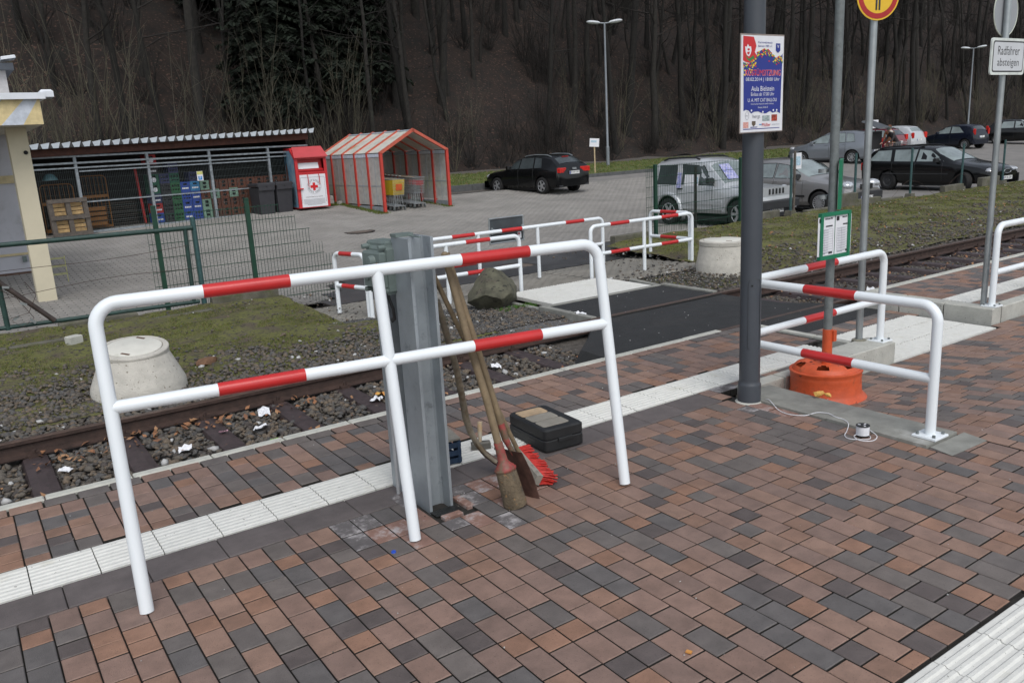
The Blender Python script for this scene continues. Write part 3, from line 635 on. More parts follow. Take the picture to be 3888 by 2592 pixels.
paper(2.95, 6.65, -.29, .10, 'white paper beside the red and yellow wrapper', seed=8)
paper(4.35, 6.8, -.29, .09, 'white paper lump on the ballast beside the asphalt', seed=9)
paper(4.3, 5.75, -.28, .08, 'white crumpled paper against the pale kerb near the asphalt', seed=10)
paper(6.2, 7.7, -.17, .10, 'white paper flattened on the asphalt crossing', seed=11)
paper(10.1, 6.3, -.28, .14, 'torn white paper on a sleeper near the sign pole', seed=12)
# ================================================================ red and white barriers
def barrier(label, A, B, h, m, group, up=(0, 0, 1), legs=(), bands=(), mbands=None, r=.0302, foot=False, foot2=False, endleg=(True, True), midrail=True, rc=.10, mid_ends=(0, 1), cat='barrier'):
    """A,B: leg base points; up: direction of legs; h: rail axis height; m: middle rail height"""
    A = Vector(A); B = Vector(B); up = Vector(up).normalized(); L = (B-A).length; d = (B-A).normalized()
    o = thing('tube_barrier', label, cat, tuple(A), 0, group); off = -A
    T0 = A+up*h; T1 = B+up*h; path = []
    if endleg[0]: path += [A, A+up*(h-rc)*.5]; path += arc(A+up*(h-rc)+d*rc, rc, 0, math.pi/2, 8, -d, up)
    else: path += [T0]
    if endleg[1]: path += [p for p in reversed(arc(B+up*(h-rc)-d*rc, rc, 0, math.pi/2, 8, d, up))]; path += [B+up*(h-rc)*.5, B]
    else: path += [T1]
    mb = MB(); mb.tube([p+off for p in path], r, 20); mb.build('frame_tube', WHITE, o, smooth=True, angle=50)
    for s in legs:
        mb = MB(); p = A+d*s; mb.tube([p+off, p+up*(h-.004)+off], r*.98, 18); mb.build('leg', WHITE, o, smooth=True, angle=50)
    if midrail:
        mb = MB(); mb.tube([A+up*m+d*(L*mid_ends[0])+off, A+up*m+d*(L*mid_ends[1])+off], r*.97, 18); mb.build('middle_rail', WHITE, o, smooth=True, angle=50)
    for (hh, bb) in ((h, bands), (m, bands if mbands is None else mbands)):
        for s0, s1 in bb:
            mb = MB(); mb.tube([A+up*hh+d*s0+off, A+up*hh+d*s1+off], r+.0009, 20); mb.build('red_band', REDB, o, smooth=True, angle=50)
    for on, P in ((foot, A), (foot2, B)):
        if on:
            mb = MB(); mb.bbox(tuple(P+off+Vector((0, 0, .008))), (.15, .15, .014), .003); fp = mb.build('foot_plate', WHITE, o)
            for sx in (-1, 1):
                for sy in (-1, 1):
                    mb = MB(); mb.tube([P+off+Vector((sx*.052, sy*.052, .010)), P+off+Vector((sx*.052, sy*.052, .030))], .010, 8); mb.build('bolt', STEELD, fp)
    return o
G1 = 'red and white tube barriers at the crossing'
b0 = barrier('large leaning red and white barrier with three legs standing loose on the bricks in front', (.432, 3.641, 0.0), (2.906, 3.263, .012), 1.361, .915, G1, up=(.015, .151, .988), legs=(1.249,), bands=((.447, .829), (1.69, 2.077)), mbands=((.443, .834), (1.699, 2.089)))
b2 = barrier('white barrier with red bands bolted to the concrete kerb block right of the dark mast', (4.775, 2.542, .018), (4.775, 3.93, .012), .818, .366, G1, bands=((.54, .93),), foot=True, r=.031)
b3 = barrier('white barrier with red bands behind the orange wheel, foot plate beside the round sign post', (6.681, 4.066, .02), (4.93, 4.066, .012), .80, .375, G1, bands=((.70, 1.10),), foot=True, r=.031)
b4 = barrier('plain white barrier on the raised platform at the right edge of the photo', (8.74, 4.106, .008), (11.2, 4.106, .008), .83, .35, G1, legs=(1.23,), bands=((1.6, 2.0),), foot=True, foot2=True, r=.032)
Z2 = -.262
barrier('low far barrier with middle rail right of the boulder, in front of the mesh fence', (8.25, 9.93, Z2), (10.55, 9.98, Z2), .835, .39, G1, legs=(1.16,), bands=((.403, .809), (1.541, 1.943)))
barrier('short far return barrier standing crosswise before the silver off-roader', (10.60, 11.05, Z2-.01), (10.57, 10.05, Z2), .835, .39, G1, bands=((.289, .699),))
f1 = barrier('long far barrier without lower rail that carries the grey sign board', (5.45, 10.83, -.275), (9.33, 10.9, -.275), .84, .40, G1, legs=(1.31, 2.47), bands=((.83, 1.24), (1.75, 2.15), (3.05, 3.45)), midrail=False)
mb = MB(); mb.tube([(9.33-5.45, .07, .40), (8.4-5.45, .06, .40)], .029, 14); mb.build('short_rail', WHITE, f1, smooth=True)
barrier('far barrier left of the boulder whose end stands behind it', (4.50, 10.02, -.262), (6.95, 10.02, -.262), .835, .39, G1, legs=(1.2,), bands=((.42, .83), (1.52, 1.93)))
barrier('short far barrier seen left of the steel post next to the mesh fence', (4.33, 10.73, -.27), (4.49, 10.08, -.262), .835, .39, G1, bands=((.14, .42),))
# grey sign board on the long far barrier
sb = thing('sign_board', 'grey back of a rectangular sign board clamped to the long far barrier', 'sign', (7.36, 10.90, .565), R(1))
mb = MB(); mb.box((0, .045, .0), (.68, .004, .40)); mb.build('board', mat('board_back', (.055, .065, .072), .5, metal=.2), sb)
mb = MB()
for p, q in (((-.33, -.195), (.33, -.195)), ((.33, -.195), (.33, .195)), ((.33, .195), (-.33, .195)), ((-.33, .195), (-.33, -.195))): mb.tube([(p[0], .04, p[1]), (q[0], .04, q[1])], .013, 8)
mb.build('rim', STEELB, sb)
for s in (-.29, .30):
    mb = MB(); mb.lathe([(.034, -.02), (.037, -.02), (.037, .02), (.034, .02), (.034, -.02)], 14, (s, 0, 0), axis='X'); mb.box((s, .03, .0), (.03, .02, .11)); mb.build('clamp', STEELB, sb)
mb = MB(); mb.box((.25, .041, -.11), (.07, .003, .10)); mb.build('sticker', PAPER, sb)
mb = MB(); mb.box((.24, .039, -.085), (.035, .002, .035)); mb.build('sticker_print', mat('sticker_red', (.35, .05, .07), .5), sb)

# ================================================================ steel post with switch box
sp_ = thing('steel_post', 'tall grey galvanised steel beam post behind the leaning barrier', 'steel post', (1.965, 3.80, 0), R(-2))
def ibeam(mb, w, dpt, t, z0, z1, ox=0, oy=0):
    # flanges in YZ planes at x = +-w/2, web in XZ plane
    r = .012; prof = []
    h = w/2; f = dpt/2
    prof = [(-h, -f), (-h+t, -f), (-h+t+.002, -t*.4-r), (-h+t+r, -t*.4), (h-t-r, -t*.4), (h-t-.002, -t*.4-r), (h-t, -f), (h, -f), (h, f), (h-t, f), (h-t, t*.4+r), (h-t-r, t*.4), (-h+t+r, t*.4), (-h+t, t*.4+r), (-h+t, f), (-h, f)]
    mb.prism([(x+ox, y+oy) for x, y in prof], z0, z1)
mb = MB(); ibeam(mb, .142, .20, .016, -.2, 1.475); mb.build('beam', STEEL, sp_)
mb = MB(); mb.box((0, .0, 1.478), (.012, .19, .005)); mb.box((-.03, .055, 1.484), (.10, .07, .016)); mb.build('cap_plate', GREYG, sp_)
st2 = thing('steel_channel', 'slimmer galvanised channel standing behind the tall steel beam post', 'steel post', (1.955, 4.10, 0), R(-2))
mb = MB(); ibeam(mb, .12, .12, .010, -.2, 1.30); mb.build('channel', STEEL, st2)
mb = MB(); mb.tube([(-.085, -.07, -.02), (-.085, -.07, 1.05)], .011, 8); mb.build('conduit', mat('grey_conduit', (.32, .33, .34), .5), st2)
sw = thing('switch_box', 'grey green cast metal switch box with round cable glands on the steel post', 'switch box', (1.895, 3.985, 1.31), R(6)); sw.scale = (.52, .78, .95)
mb = MB(); mb.bbox((-.025, 0, 0), (.15, .26, .25), .018); mb.build('housing', GREYG, sw)
mb = MB(); mb.bbox((-.135, 0, 0), (.075, .22, .20), .014); mb.build('cover', GREYG, sw)
mb = MB(); mb.bbox((.02, .02, .125), (.20, .24, .05), .012); mb.build('mounting_plate', GREYG, sw)
for y, z in ((-.13, .12), (.13, .12), (-.13, -.12), (.13, -.12)):
    mb = MB(); mb.tube([(-.17, y*.8, z), (.03, y*.8, z)], .014, 8); mb.box((-.05, y*.8, z+.012*(1 if z > 0 else -1)), (.10, .022, .022)); mb.build('hinge_bolt', GREYG, sw)
mb = MB(); mb.lathe([(.0, -.235), (.022, -.235), (.030, -.232), (.034, -.20), (.034, -.16), (.04, -.15)], 16, (0, -.03, .045), axis='X'); mb.build('gland', GREYG, sw, smooth=True)
mb = MB(); mb.lathe([(.0, -.2), (.016, -.2), (.022, -.197), (.024, -.16), (.03, -.15)], 14, (0, .05, -.04), axis='X'); mb.build('gland', GREYG, sw, smooth=True)
mb = MB(); mb.lathe([(.0, -.21), (.018, -.21), (.024, -.20), (.026, -.16), (.03, -.15)], 14, (0, -.05, -.045), axis='X'); mb.build('gland', GREYG, sw, smooth=True)
mb = MB(); mb.box((-.174, -.075, .03), (.003, .014, .014)); mb.build('orange_mark', mat('orange_mark', (.6, .25, .03), .5), sw)
mb = MB(); mb.tube([(-.06, -.06, -.12), (-.06, -.065, -.17), (-.035, -.08, -.23), (.0, -.05, -.29), (.018, -.0, -.31)], .014, 10); mb.build('black_cable', BLACK, sw, smooth=True)
# pit and cut bricks around the post
pit = thing('brick_gap', 'dark open gap in the bricks at the foot of the tall steel post', 'hole', (0, 0, 0))
mb = MB(); mb.box((1.965, 3.665, -.008), (.15, .075, .004)); mb.build('pit_slab', mat('pit_black', (.008, .008, .007), .35, var=.5, scale=40, bump=1, bscale=120), pit)  # near-black slab just below the brick tops marks the open gap
for (x, y, w, l, m) in ((1.83, 3.70, .06, .17, B_EFF[0]), (1.965, 3.595, .115, .045, B_EFF[0]), (2.10, 3.70, .05, .17, B_EFF[0]), (2.10, 3.88, .05, .17, B_EFF[1]), (1.83, 3.88, .06, .17, B_EFF[1]), (1.83, 4.0, .055, .06, B_EFF[1])):
    mb = MB(); mb.bbox((x, y, -.02+.001), (w, l, .04), .003); mb.build('cut_brick', m, pit)

# ================================================================ tools leaning at the post
# narrow cylindrical spade
dg = thing('drain_spade', 'clay-caked narrow cylindrical spade with wooden handle and red socket, foremost of the leaning tools', 'spade', (2.285, 3.455, 0))
top = Vector((2.095, 3.70, 1.375))-Vector((2.285, 3.455, 0)); ax = top.normalized()
q = ax.to_track_quat('Z', 'Y').to_matrix()
mb = MB(); mb.tube([ax*.34, ax*.62+Vector((.006, 0, 0)), ax*.9+Vector((-.002, .003, 0)), ax*top.length], [.0215, .021, .0205, .0195], 14); mb.lathe([(.0195, 0), (.016, .008), (.008, .013), (0, .014)], 14, tuple(ax*top.length), rot=q); mb.build('handle', HANDLE, dg, smooth=True)
MUD = mat('dried_clay', (.125, .095, .060), .9, var=.3, scale=16, bump=1.0, bscale=70, stain=(.06, .055, .05), stain_scale=11, stain_amt=.45, speck=((.22, .13, .06), 30, .64))
REDT = mat('red_tool_paint', (.27, .045, .042), .55, var=.3, scale=18, stain=(.13, .095, .06), stain_scale=14, stain_amt=.56)
mb = MB(); n = 18
mb.lathe([(.062, .0), (.066, .02), (.062, .07), (.058, .17), (.056, .205), (.054, .21)], n, (0, 0, 0), rot=q); mb.lathe([(0, .01), (.062, .0)], n, rot=q); mb.build('clay_cylinder', MUD, dg, smooth=True)
mb = MB(); mb.lathe([(.057, .205), (.061, .21), (.061, .218), (.056, .222)], n, rot=q); mb.build('ring', REDT, dg, smooth=True)
mb = MB(); mb.lathe([(.056, .22), (.050, .232), (.036, .246), (.027, .262), (.0255, .30), (.0248, .36), (.024, .37)], n, rot=q); mb.build('socket', REDT, dg, smooth=True)
for z in (.295, .335):
    mb = MB(); p = ax*z+q @ Vector((-.004, -.027, 0)); mb.lathe([(0, .006), (.006, .005), (.008, 0)], 10, tuple(p), rot=(q @ Vector((0, -1, 0))).to_track_quat('Z', 'Y').to_matrix()); mb.build('rivet', STEELD, dg)
# flat spade seen edge on
fs = thing('flat_spade', 'spade with thin rusty blade seen edge on, second wooden handle at the post', 'spade', (2.375, 3.50, 0))
t2 = Vector((2.125, 3.735, 1.375))-Vector((2.375, 3.50, 0)); a2 = t2.normalized(); side = Vector((-.25, .9, 0)).normalized()
mb = MB(); mb.tube([a2*.40, a2*.7+Vector((.004, 0, 0)), t2], [.019, .019, .018], 12); mb.build('handle', HANDLE, fs, smooth=True)
mb = MB(); mb.tube([a2*.26+Vector((.02, 0, 0)), a2*.36, a2*.45], [.012, .020, .021], 10); mb.build('socket', REDT, fs, smooth=True)
BLADE = mat('rusty_blade', (.085, .045, .035), .55, var=.4, scale=16, metal=.2)
mb = MB(); n_ = 7
P = []
for i in range(n_):
    s = i/(n_-1); c = a2*(.29*s)+Vector((.012*math.sin(s*3.1), 0, 0))+Vector((.03*(1-s), 0, 0)); wd = .075-.012*(1-s)
    for sx in (-1, -.5, 0, .5, 1): P.append(c+side*(sx*wd)+Vector((.010*(sx*sx), 0, 0)))
F = [(i*5+j, i*5+j+1, (i+1)*5+j+1, (i+1)*5+j) for i in range(n_-1) for j in range(4)]
off2 = len(P); P2 = P+[p+Vector((.003, -.002, 0)) for p in P]
F2 = F+[tuple(off2+k for k in reversed(f)) for f in F]
rim = [j for j in range(5)]+[5*i+4 for i in range(1, n_)]+[5*(n_-1)+j for j in (3, 2, 1, 0)]+[5*i for i in range(n_-2, 0, -1)]
F2 += [(rim[k], rim[(k+1) % len(rim)], off2+rim[(k+1) % len(rim)], off2+rim[k]) for k in range(len(rim))]
mb.add(P2, F2); mb.build('blade', BLADE, fs)
# broom
br = thing('broom', 'street broom with red bristles leaning behind the spades', 'broom', (2.54, 3.72, 0))
hc = Vector((-.0, .0, .085)); t3 = Vector((2.04, 3.76, 1.30))-Vector((2.54, 3.72, 0)); d3 = (t3-hc).normalized()
mb = MB(); mb.tube([hc+d3*.0, hc+d3*.5+Vector((.0, .004, 0)), t3], .0135, 12); mb.build('handle', HANDLE, br, smooth=True)
ya = Vector((-.04, -.24, -.052)).normalized(); nrm = Vector((.80, -.10, -.38)); nrm = (nrm-ya*nrm.dot(ya)).normalized(); sd_ = ya.cross(nrm).normalized()
def hp(a, b, c): return hc+ya*a+nrm*b+sd_*c
mb = MB(); P = [hp(a, b, c) for a in (-.17, .17) for b, c in ((-.02, -.027), (.022, -.032), (.022, .032), (-.02, .027))]
mb.add(P, [(0, 1, 2, 3), (7, 6, 5, 4), (0, 4, 5, 1), (1, 5, 6, 2), (2, 6, 7, 3), (3, 7, 4, 0)]); mb.build('head_block', mat('worn_grey_wood', (.27, .25, .215), .8, var=.15, scale=14, stain=(.16, .15, .125), stain_scale=14), br)
mb = MB()
for i in range(58):
    for j in range(6):
        a = -.165+.33*i/57; c = -.027+.054*j/5; s0 = hp(a, .02, c); ln = rnd.uniform(.080, .10)
        e = s0+(nrm+ya*((a*1.3)+rnd.uniform(-.09, .09))+sd_*((c*7)+rnd.uniform(-.12, .12))+Vector((0, 0, .0))).normalized()*ln
        if e.z < .004: e.z = .004
        mb.tube([s0, (s0+e)/2+Vector((0, 0, .003)), e], [.0032, .0036, .0042], 4)
mb.build('bristles', mat('red_bristles', (.44, .018, .010), .5, var=.3, scale=60), br)
# bent shovel shaft with blade on the ground
sh = thing('curved_shovel', 'old shovel with curved grey wooden shaft and worn steel blade resting on the bricks', 'shovel', (2.52, 3.80, 0))
def wp(x, y, z): return Vector((x-2.52, y-3.80, z))
pth = [wp(2.085, 3.80, 1.12), wp(2.16, 3.86, .92), wp(2.24, 3.92, .70), wp(2.30, 3.98, .50), wp(2.345, 4.03, .34), wp(2.37, 4.03, .25), wp(2.395, 4.0, .17), wp(2.42, 3.95, .11), wp(2.46, 3.90, .065)]
mb = MB(); mb.tube(pth, [.017, .019, .0195, .020, .021, .020, .018, .016, .014], 12); mb.build('shaft', mat('grey_shaft_wood', (.20, .17, .125), .7, var=.3, scale=10, stain=(.12, .085, .045), stain_scale=9), sh, smooth=True)
mb = MB(); pl = [(2.385, 4.02, .205), (2.40, 3.97, .125), (2.44, 3.90, .07), (2.50, 3.82, .035), (2.57, 3.74, .016), (2.63, 3.69, .004)]; wd = [.016, .026, .035, .07, .10, .085]
P = []
for (x, y, z), w_ in zip(pl, wd):
    for sx in (-1, -.5, 0, .5, 1): P.append(wp(x, y, z)+Vector((.76, .62, 0))*sx*w_+Vector((0, 0, .022*sx*sx)))
F = [(i*5+j, i*5+j+1, (i+1)*5+j+1, (i+1)*5+j) for i in range(5) for j in range(4)]; o2 = len(P)
mb.add(P+[p-Vector((0, 0, .003)) for p in P], F+[tuple(o2+k for k in reversed(f)) for f in F]+[(j, j+1, o2+j+1, o2+j) for j in range(4)]+[(25+j, 26+j, o2+26+j, o2+25+j) for j in range(4)]); mb.build('blade', BLADE, sh)
# club hammer
hm = thing('club_hammer', 'club hammer with pale wooden handle standing on its grey head on the white plates', 'hammer', (2.60, 4.30, .005), R(-25))
HM = mat('hammer_head', (.13, .125, .11), .6, var=.25, scale=20, metal=.3)
mb = MB(); mb.bbox((0, 0, .024), (.125, .046, .046), .006); mb.build('head', HM, hm)
mb = MB(); mb.box((-.01, -.0235, .022), (.026, .002, .022)); mb.build('red_label', mat('dull_red', (.25, .05, .04), .6), hm)
mb = MB(); mb.tube([(-.005, 0, .04), (.0, .015, .09), (.008, .05, .165)], [.011, .014, .017], 10); mb.build('handle', mat('hammer_handle', (.42, .37, .28), .7, var=.3, scale=14, col2=(.45, .28, .13)), hm, smooth=True)
# blue tool crate behind post
bc = thing('tool_crate', 'small dark blue plastic tool crate with a dusty board on top behind the steel post', 'crate', (2.26, 4.30, .004), R(-6))
BLUP = mat('dark_blue_plastic', (.022, .045, .085), .5, var=.25, scale=14, stain=(.07, .09, .10), stain_scale=8, stain_amt=.4)
mb = MB()
for s in (-1, 1):
    for z in (.02, .07, .12): mb.box((0, s*.10, z), (.27, .008, .032)); mb.box((s*.135, 0, z), (.008, .20, .032))
    for x in (-.12, -.04, .04, .12): mb.box((x, s*.102, .07), (.014, .012, .14))
    for y in (-.08, 0, .08): mb.box((s*.137, y, .07), (.012, .014, .14))
mb.box((0, 0, .006), (.27, .2, .01)); mb.build('crate_body', BLUP, bc)
mb = MB(); mb.box((.0, .01, .163), (.28, .21, .012), tilt=Matrix.Rotation(R(6), 3, 'X')); mb.build('dusty_board', mat('dusty_board', (.25, .235, .20), .9, var=.2, scale=9), bc)
# power tool case
pc = thing('tool_case', 'closed black plastic power tool case with dusty lid lying on the tactile plates', 'tool case', (3.02, 4.16, .006), R(-4))
CASE = mat('case_plastic', (.014, .015, .016), .55, var=.3, scale=12, stain=(.05, .048, .042), stain_scale=6, stain_amt=.38)
def rbox(mb, cx_, cy_, w, d, z0, z1, r, b=.008, sh=0):
    P = []
    for sx, sy, a0 in ((1, 1, 0), (-1, 1, 90), (-1, -1, 180), (1, -1, 270)):
        for k in range(5): a = R(a0+90*k/4); P.append((cx_+sx*(w/2-r)+r*math.cos(a), cy_+sy*(d/2-r)+r*math.sin(a)))
    n = len(P); ins = [((x-cx_)*(1-2*b/w)+cx_, (y-cy_)*(1-2*b/d)+cy_) for x, y in P]
    V = [(x, y, z0) for x, y in ins]+[(x, y, z0+b) for x, y in P]+[(x, y, z1-b) for x, y in P]+[(x, y, z1) for x, y in ins]
    F = [tuple(range(n))[::-1], tuple(range(3*n, 4*n))]
    for k in range(3): F += [(k*n+i, k*n+(i+1) % n, (k+1)*n+(i+1) % n, (k+1)*n+i) for i in range(n)]
    mb.add(V, F)
mb = MB(); rbox(mb, 0, 0, .30, .46, 0, .075, .03, .006); mb.build('case_bottom', CASE, pc)
mb = MB(); rbox(mb, 0, 0, .298, .458, .0735, .148, .03, .010); mb.build('lid', CASE, pc)
DUST = mat('dusty_lid_panel', (.27, .25, .21), .75, var=.15, scale=7, stain=(.12, .11, .10), stain_scale=5, stain_amt=.42)
for y, m_ in ((.135, mat('tan_lid_panel', (.40, .29, .18), .75, var=.2, scale=9, stain=(.22, .19, .15), stain_scale=7, stain_amt=.42)), (.01, DUST), (-.115, DUST)):
    mb = MB(); rbox(mb, -.02, y, .20, .115, .147, .153, .02, .002); mb.build('lid_panel', m_, pc)
for y in (.12, -.06):
    mb = MB()
    for k in range(7): mb.box((-.151, y+.012*k-.04, .048), (.003, .007, .009))
    mb.build('moulded_marks', mat('mould_grey', (.05, .05, .05), .5), pc)
mb = MB(); mb.bbox((.0, -.232, .072), (.11, .02, .022), .004); mb.build('handle', CASE, pc)

# ================================================================ dark mast with poster
ms = thing('lamp_mast', 'tall anthracite round mast carrying the blue carnival poster', 'mast', (4.59, 3.785, 0))
mb = MB(); mb.lathe([(.082, -.02), (.0815, .125), (.080, .135), (.0745, .142), (.0735, .16), (.070, 2.5), (.066, 5.2)], 32); mb.build('tube', MAST, ms, smooth=True)
dmat = mat('mast_door_line', (.02, .023, .028), .5)
md = MB(); 
def on_mast(a, z, r=.0745): return (math.sin(a)*r-.0, -math.cos(a)*r, z)
a0 = R(-40)
pts = [on_mast(a0+x/.072, z) for x, z in ((-.03, .50), (-.03, .88), (-.02, .895), (.03, .905), (.055, .895), (.06, .87), (.06, .42), (.05, .40), (-.02, .40), (-.03, .42), (-.03, .50))]
md.tube(pts, .0016, 4); md.build('door_line', dmat, ms)
mb = MB(); mb.tube([on_mast(a0-.05, .86, .072), on_mast(a0-.05, .86, .078)], .007, 8); mb.build('door_lock', BLACK, ms)
mb = MB(); mb.lathe([(.0, -.004), (.10, -.004), (.085, .006), (.080, .004)], 20); mb.build('mortar_ring', CONC, ms)
PX, PY, PZ = 4.565, 3.697, 2.20
pw, ph = .418, .600
po = thing('poster', 'blue and white carnival poster on a board strapped to the dark mast', 'poster', (PX, PY, PZ)); 
def pxy(u, v, e=0): return (u*pw/2, -.004-e, v*ph/2)
mb = MB(); mb.box((0, .002, 0), (pw+.012, .006, ph+.016)); mb.build('backing_board', mat('board_brown', (.25, .21, .19), .8), po)
mb = MB(); mb.box((0, -.0015, -.002), (pw, .003, ph)); mb.build('sheet', PAPER, po)
PB = mat('poster_blue', (.018, .032, .235), .45, var=.03); PR = mat('poster_red', (.55, .02, .025), .45, var=.05); PYL = mat('poster_yellow', (.70, .55, .03), .45); PG = mat('poster_green', (.03, .22, .06), .45); PSK = mat('poster_skin', (.70, .62, .58), .5)
def pp(x, y): return ((x-440)/312.0, -(y-795)/712.0)     # crop pixels to poster uv
def ppoly(name, pts, m, e=.0004):
    mb = MB(); P = [pxy(*pp(x, y), e) for x, y in pts]; mb.add(P, [tuple(range(len(P)))]); return mb.build(name, m, po)
ppoly('blue_field', [(160, 560), (150, 480), (240, 500), (330, 420), (360, 330), (440, 285), (540, 300), (590, 370), (640, 415), (720, 370), (735, 340), (725, 700), (715, 1248), (660, 1215), (600, 1235), (560, 1205), (500, 1240), (440, 1235), (380, 1205), (320, 1210), (280, 1235), (240, 1190), (200, 1175), (165, 1195)], PB)
ppoly('clown_hair', [(150, 100), (300, 110), (325, 180), (340, 240), (318, 330), (350, 385), (320, 440), (250, 490), (180, 470), (150, 450)], PR, .0008)
ppoly('clown_face', [(175, 250), (200, 255), (215, 215), (235, 250), (262, 250), (268, 310), (255, 360), (235, 395), (205, 380), (185, 330)], PAPER, .0012)
ppoly('clown_mouth', [(205, 330), (245, 325), (240, 355), (222, 372), (208, 355)], PR, .0016)
ppoly('clown_nose', [(212, 280), (240, 278), (244, 300), (225, 312), (208, 300)], PR, .0016)
ppoly('clown_collar', [(180, 370), (210, 440), (250, 470), (290, 430), (315, 440), (300, 375), (270, 400), (230, 430)], PG, .0012)
ppoly('club_crest', [(630, 195), (695, 195), (697, 300), (662, 338), (628, 300)], PB, .0008)
text('V', .03, frameM(pxy(*pp(662, 245), .0014), (1, 0, 0), (0, 0, 1)), PAPER, po)
r5 = random.Random(5)
for i in range(120):
    x = r5.uniform(160, 730); base = interp(x, [160, 240, 330, 360, 440, 540, 590, 640, 735], [500, 500, 440, 320, 290, 300, 370, 410, 360]); y = base+abs(r5.gauss(0, 1))*60-8
    rr = r5.uniform(9, 13); mb = MB(); c = pp(x, y); P = [pxy(c[0]+math.cos(a)*rr/312, c[1]+math.sin(a)*rr*1.15/712, .0010+.00001*i) for a in [k*math.pi/3 for k in range(6)]]; mb.add(P, [tuple(range(6))]); mb.build('confetti_dot', r5.choice([PR, PYL, PYL, PG, PR]), po)
def fit_text(s, width, height, M4, m, par, name='lettering', ext=.0005):
    o = text(s, 1.0, Matrix.Identity(4), m, par, name, ext=0); me = o.data
    co = np.zeros(len(me.vertices)*3); me.vertices.foreach_get('co', co); co = co.reshape(-1, 3); a, b = co.min(0), co.max(0); c_ = (a+b)/2
    me.transform(M4 @ Matrix.Diagonal((width/(b[0]-a[0]), height/(b[1]-a[1]), 1, 1)) @ Matrix.Translation((-c_[0], -c_[1], 0))); return o
def ptxt(s, x, y, w, h, m, e=.0012): return fit_text(s, w/312*pw/2, h/712*ph/2, frameM(pxy(*pp(x, y), e), (1, 0, 0), (0, 0, 1)), m, po, 'poster_lettering')
ptxt('Karnevalsverein', 472, 185, 208, 32, PB); ptxt('Bielstein 1985 e.V.', 472, 238, 208, 30, PB)
ptxt('KOSTÜMSITZUNG', 446, 622, 524, 112, mat('poster_pink', (.62, .30, .36), .5), .0011); ptxt('KOSTÜMSITZUNG', 444, 620, 510, 98, PR, .0015)
ptxt('08.02.2014 | 18:00 Uhr', 442, 735, 500, 66, PAPER); ptxt('Aula Bielstein', 443, 865, 340, 74, PAPER); ptxt('Einlass ab 17.00 Uhr', 443, 948, 345, 50, PAPER)
ptxt('U. A. MIT CAT BALLOU', 440, 1036, 430, 52, PAPER); ptxt('Vorverkauf bei Haarstudio Steffi in Bielstein', 440, 1094, 345, 20, PAPER); ptxt('Eintritt: 20,00 €', 450, 1148, 145, 30, PAPER)
for x, y in ((280, 1190), (450, 1218), (608, 1196), (660, 1196)):
    mb = MB(); c = pp(x, y); P = [pxy(c[0]+math.cos(a)*11/312, c[1]+math.sin(a)*17/712, .0012) for a in [k*math.pi/4 for k in range(8)]]; mb.add(P, [tuple(range(8))]); mb.build('foam_dot', PAPER, po)
mb = MB(); c = pp(217, 1265); P = [pxy(c[0]+math.cos(a)*28/312, c[1]+math.sin(a)*60/712, .0009) for a in [k*math.pi/8 for k in range(17)]]; mb.tube(P, .0009, 4); mb.build('oval_logo', GINK, po); ptxt('Bier', 217, 1265, 40, 22, GINK)
ptxt('hergt', 355, 1285, 115, 70, GINK); 
ppoly('photo_print', [(445, 1272), (555, 1272), (555, 1355), (445, 1355)], mat('photo_grey', (.30, .36, .36), .5, var=.5, scale=80)); ppoly('photo_print', [(583, 1262), (670, 1262), (670, 1360), (583, 1360)], mat('photo_red', (.35, .05, .03), .5, var=.8, scale=90))
ppoly('pink_print', [(163, 1360), (240, 1360), (240, 1450), (163, 1450)], mat('pink_print', (.62, .32, .28), .5, var=.2, scale=90)); ppoly('crest_print', [(290, 1350), (345, 1350), (345, 1400), (318, 1432), (290, 1400)], mat('crest_print', (.12, .09, .06), .5, var=.7, scale=120)); ppoly('crest_banner', [(268, 1437), (372, 1437), (372, 1448), (268, 1448)], PB)
ptxt('Müller', 505, 1412, 130, 52, PR); ptxt('weipcheid', 645, 1413, 115, 26, GINK)
ppoly('blue_rule', [(163, 1462), (710, 1462), (710, 1472), (163, 1474)], PB); ppoly('cyan_bar', [(398, 1398), (440, 1396), (440, 1412), (398, 1415)], mat('cyan_print', (.15, .35, .6), .5))
mb = MB(); mb.tube([on_mast(a_, z_, .073) for a_ in [k*.3 for k in range(0, 22)] for z_ in [.0]], .002, 4)
for z in (2.42, 1.98):
    mb = MB(); mb.lathe([(.0725, -.004), (.0745, -.004), (.0745, .004), (.0725, .004)], 20, (4.59-PX, 3.785-PY, z-PZ)); mb.build('strap', BLACK, po)

# ================================================================ orange wheel stand with timetable pole
WX, WY = 5.385, 3.705
wh = thing('bus_stop_stand', 'orange painted truck wheel rim used as the base of the grey timetable pole', 'bus stop stand', (WX, WY, -.125))
q_tilt = Matrix.Rotation(R(-1.5), 3, 'X')
mb = MB(); n = 48
prof = [(.300, .0), (.302, .008), (.292, .022), (.272, .04), (.262, .06), (.258, .16), (.262, .185), (.258, .20), (.268, .214), (.268, .226), (.255, .232), (.245, .228)]
mb.lathe(prof, n, rot=q_tilt); mb.build('rim', ORANGE, wh, smooth=True, angle=60)
mb = MB(); prof2 = [(.246, .228), (.235, .25), (.205, .272), (.15, .285), (.14, .282), (.13, .268), (.04, .265), (.03, .265)]
